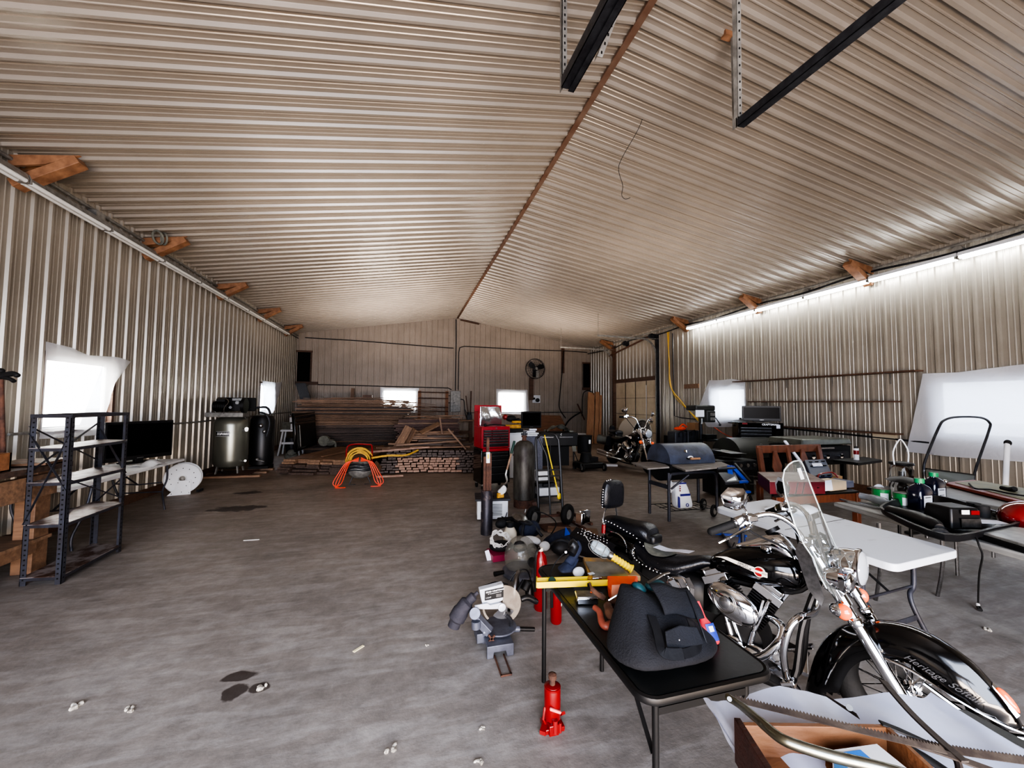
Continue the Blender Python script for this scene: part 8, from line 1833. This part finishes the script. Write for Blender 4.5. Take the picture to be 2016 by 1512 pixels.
for k in range(4):
    a = k*PI/2+.4; e_ = s_*math.cos(a)+u_*math.sin(a); f_ = (-s_*math.sin(a)+u_*math.cos(a)+dax*.35).normalized(); mb.prism([(.08, -.08), (.45, -.17), (.46, .08), (.1, .08)], dc, e_, f_, .006)
mb.build('blade', t); MB(black_matte).cyl(dc-dax*.12, dc+dax*.1, .11, n=20).build('motor', t); MB(black_satin).bar(dc+s_*.5-V((0, 0, .3)), dc+s_*.5-V((0, 0, .57)), .05, .05).bar(dc-s_*.5-V((0, 0, .3)), dc-s_*.5-V((0, 0, .57)), .05, .05).build('foot', t)
single(MB(white_plastic).box((5.05, 9.05, .03), (.5, .14, .05), rz=-.3), 'white_block', 'white block lying on the floor beside the far motorcycle', 'block')
single(MB(dark_steel).box((7.6, 9.6, .35), (.5, .5, .7)).ell((7.4, 9.3, .55), (.1, .1, .2)), 'grey_cover', 'dark shape under a grey cover beside the drum fan', 'cover')
single(MB(bench_wood).box((XR-.05, 9.72, 2.16), (.05, .58, .13)), 'wall_board', 'short brown board on the right wall beside the small window', 'board')
# cords hanging at the corner by the door
single(MB(hose_yellow).tube([(XR-.08, 10.75, 4.0), (XR-.08, 10.68, 3.0), (XR-.09, 10.62, 2.2), (XR-.1, 10.1, 1.7), (XR-.12, 9.6, 1.3), (XR-.2, 9.2, 1.1)], .018, 7, sm=5).tube([(XR-.06, 10.70, 4.0), (XR-.06, 10.72, 2.8), (XR-.07, 10.5, 1.95), (XR-.1, 9.9, 1.5), (XR-.12, 9.3, 1.15)], .012, 7, sm=5), 'tan_cord', 'tan extension cord hanging down the right wall beside the garage door', 'cord')
single(MB(hose_orange).tube([(XR-.2, 8.7, 1.0), (XR-.15, 8.2, .78), (XR-.15, 7.2, .68), (XR-.15, 6.9, .66)], .010, 6, sm=4), 'orange_hose', 'orange hose sagging along the right wall behind the drill press', 'cord')
# wall shelves
for y0, y1, z, lb in ((4.35, 8.05, 2.2, 'highest long thin brown shelf board on the right wall'), (4.65, 7.6, 1.69, 'middle long thin brown shelf board on the right wall'), (4.65, 7.7, 1.13, 'lowest long thin brown shelf board on the right wall')):
    t = thing('wall_shelf', lb, 'shelf', (XR-.1, (y0+y1)/2, z))
    MB(trim_wood).box((XR-.12, (y0+y1)/2, z), (.2, y1-y0, .025)).build('board', t)
    n_ = 4
    for k in range(n_):
        y = y0+.45+(y1-y0-.8)*k/(n_-1); MB(galv).bar((XR-.03, y, z-.2), (XR-.03, y, z-.01), .02, .006).bar((XR-.03, y, z-.02), (XR-.2, y, z-.02), .02, .006).build('bracket', t)

# ---------------------------------------------------------------- lights, world, camera
w = bpy.data.worlds.new('World'); sc.world = w; w.use_nodes = True
bg = w.node_tree.nodes['Background']; bg.inputs[0].default_value = (*lin((226, 236, 255)), 1); bg.inputs[1].default_value = 4.4
def area(name, loc, target, sx, sy, power, col):
    l = bpy.data.lights.new(name, 'AREA'); l.shape = 'RECTANGLE'; l.size = sx; l.size_y = sy; l.energy = power; l.color = lin(col)
    o = bpy.data.objects.new(name, l); COL.objects.link(o); o.location = loc
    d = V(target)-V(loc); o.rotation_euler = d.to_track_quat('-Z', 'Y').to_euler(); return o
area('doorway_daylight', (-.3, Y0-.4, 2.2), (0, 6, 1.0), 5.6, 2.8, 500, (226, 234, 255))
area('added_ceiling_fill', (.8, Y0+.3, .35), (1.6, 5.5, 4.2), 6.8, .6, 520, (255, 232, 212))  # added warm upward lamp brightening the ceiling, standing in for light off the yard
for i, (x, y, p) in enumerate(((-.5, 6.5, 60), (4.8, 6.5, 60), (-.5, 12.5, 140), (5.2, 12.5, 130))):
    l = bpy.data.lights.new('ambient_fill', 'AREA'); l.shape = 'DISK'; l.size = 3.2; l.energy = p; l.color = lin((255, 238, 224))
    o = bpy.data.objects.new('ambient_fill', l); COL.objects.link(o); o.location = (x, y, 2.9); o.rotation_euler = (PI, 0, 0); o.visible_camera = False; o.visible_glossy = False
area('window_daylight_a', (XL-.25, 6.4, 1.7), (XL+4, 6.4, .6), 1.1, .95, 110, (255, 244, 230))
area('window_daylight_b', (XL-.25, 13.4, 1.7), (XL+4, 13.4, .8), 1.1, .95, 90, (240, 244, 255))
area('window_daylight_c', (-.25, D+.25, 1.7), (0, 0, .5), 1.3, .95, 110, (250, 244, 235))
area('window_daylight_d', (4.5, D+.25, 1.7), (4.5, 0, .5), 1.2, .95, 110, (250, 244, 235))
area('window_daylight_e', (XR+.25, 8.4, 1.7), (0, 8, .8), 1.1, .9, 30, (235, 240, 255))
area('window_daylight_f', (XR+.25, 3.3, 1.6), (0, 3, .8), 1.9, .95, 18, (225, 232, 255))
cam = bpy.data.cameras.new('Camera'); co = bpy.data.objects.new('Camera', cam); COL.objects.link(co)
cam.sensor_width = 36; cam.sensor_fit = 'HORIZONTAL'; cam.lens = 759.665/2016*36; cam.clip_start = .02
yaw, pitch, roll = .267132833, .0499435772, .00911532734
f = V((math.sin(yaw)*math.cos(pitch), math.cos(yaw)*math.cos(pitch), math.sin(pitch)))
r0 = V((math.cos(yaw), -math.sin(yaw), 0)); u0 = r0.cross(f)
r = math.cos(roll)*r0+math.sin(roll)*u0; u = -math.sin(roll)*r0+math.cos(roll)*u0
M = Matrix((r, u, -f)).transposed().to_4x4(); M.translation = (0, 0, 1.6)
co.matrix_world = M
sc.camera = co
sc.view_settings.view_transform = 'AgX'; sc.view_settings.look = 'AgX - High Contrast'; sc.view_settings.exposure = 0.48
for o in list(sc.objects):
    if o.parent is None and o.type in ('MESH', 'EMPTY') and not o.get('kind') and not o.get('label'): print('UNLABELLED', o.name)
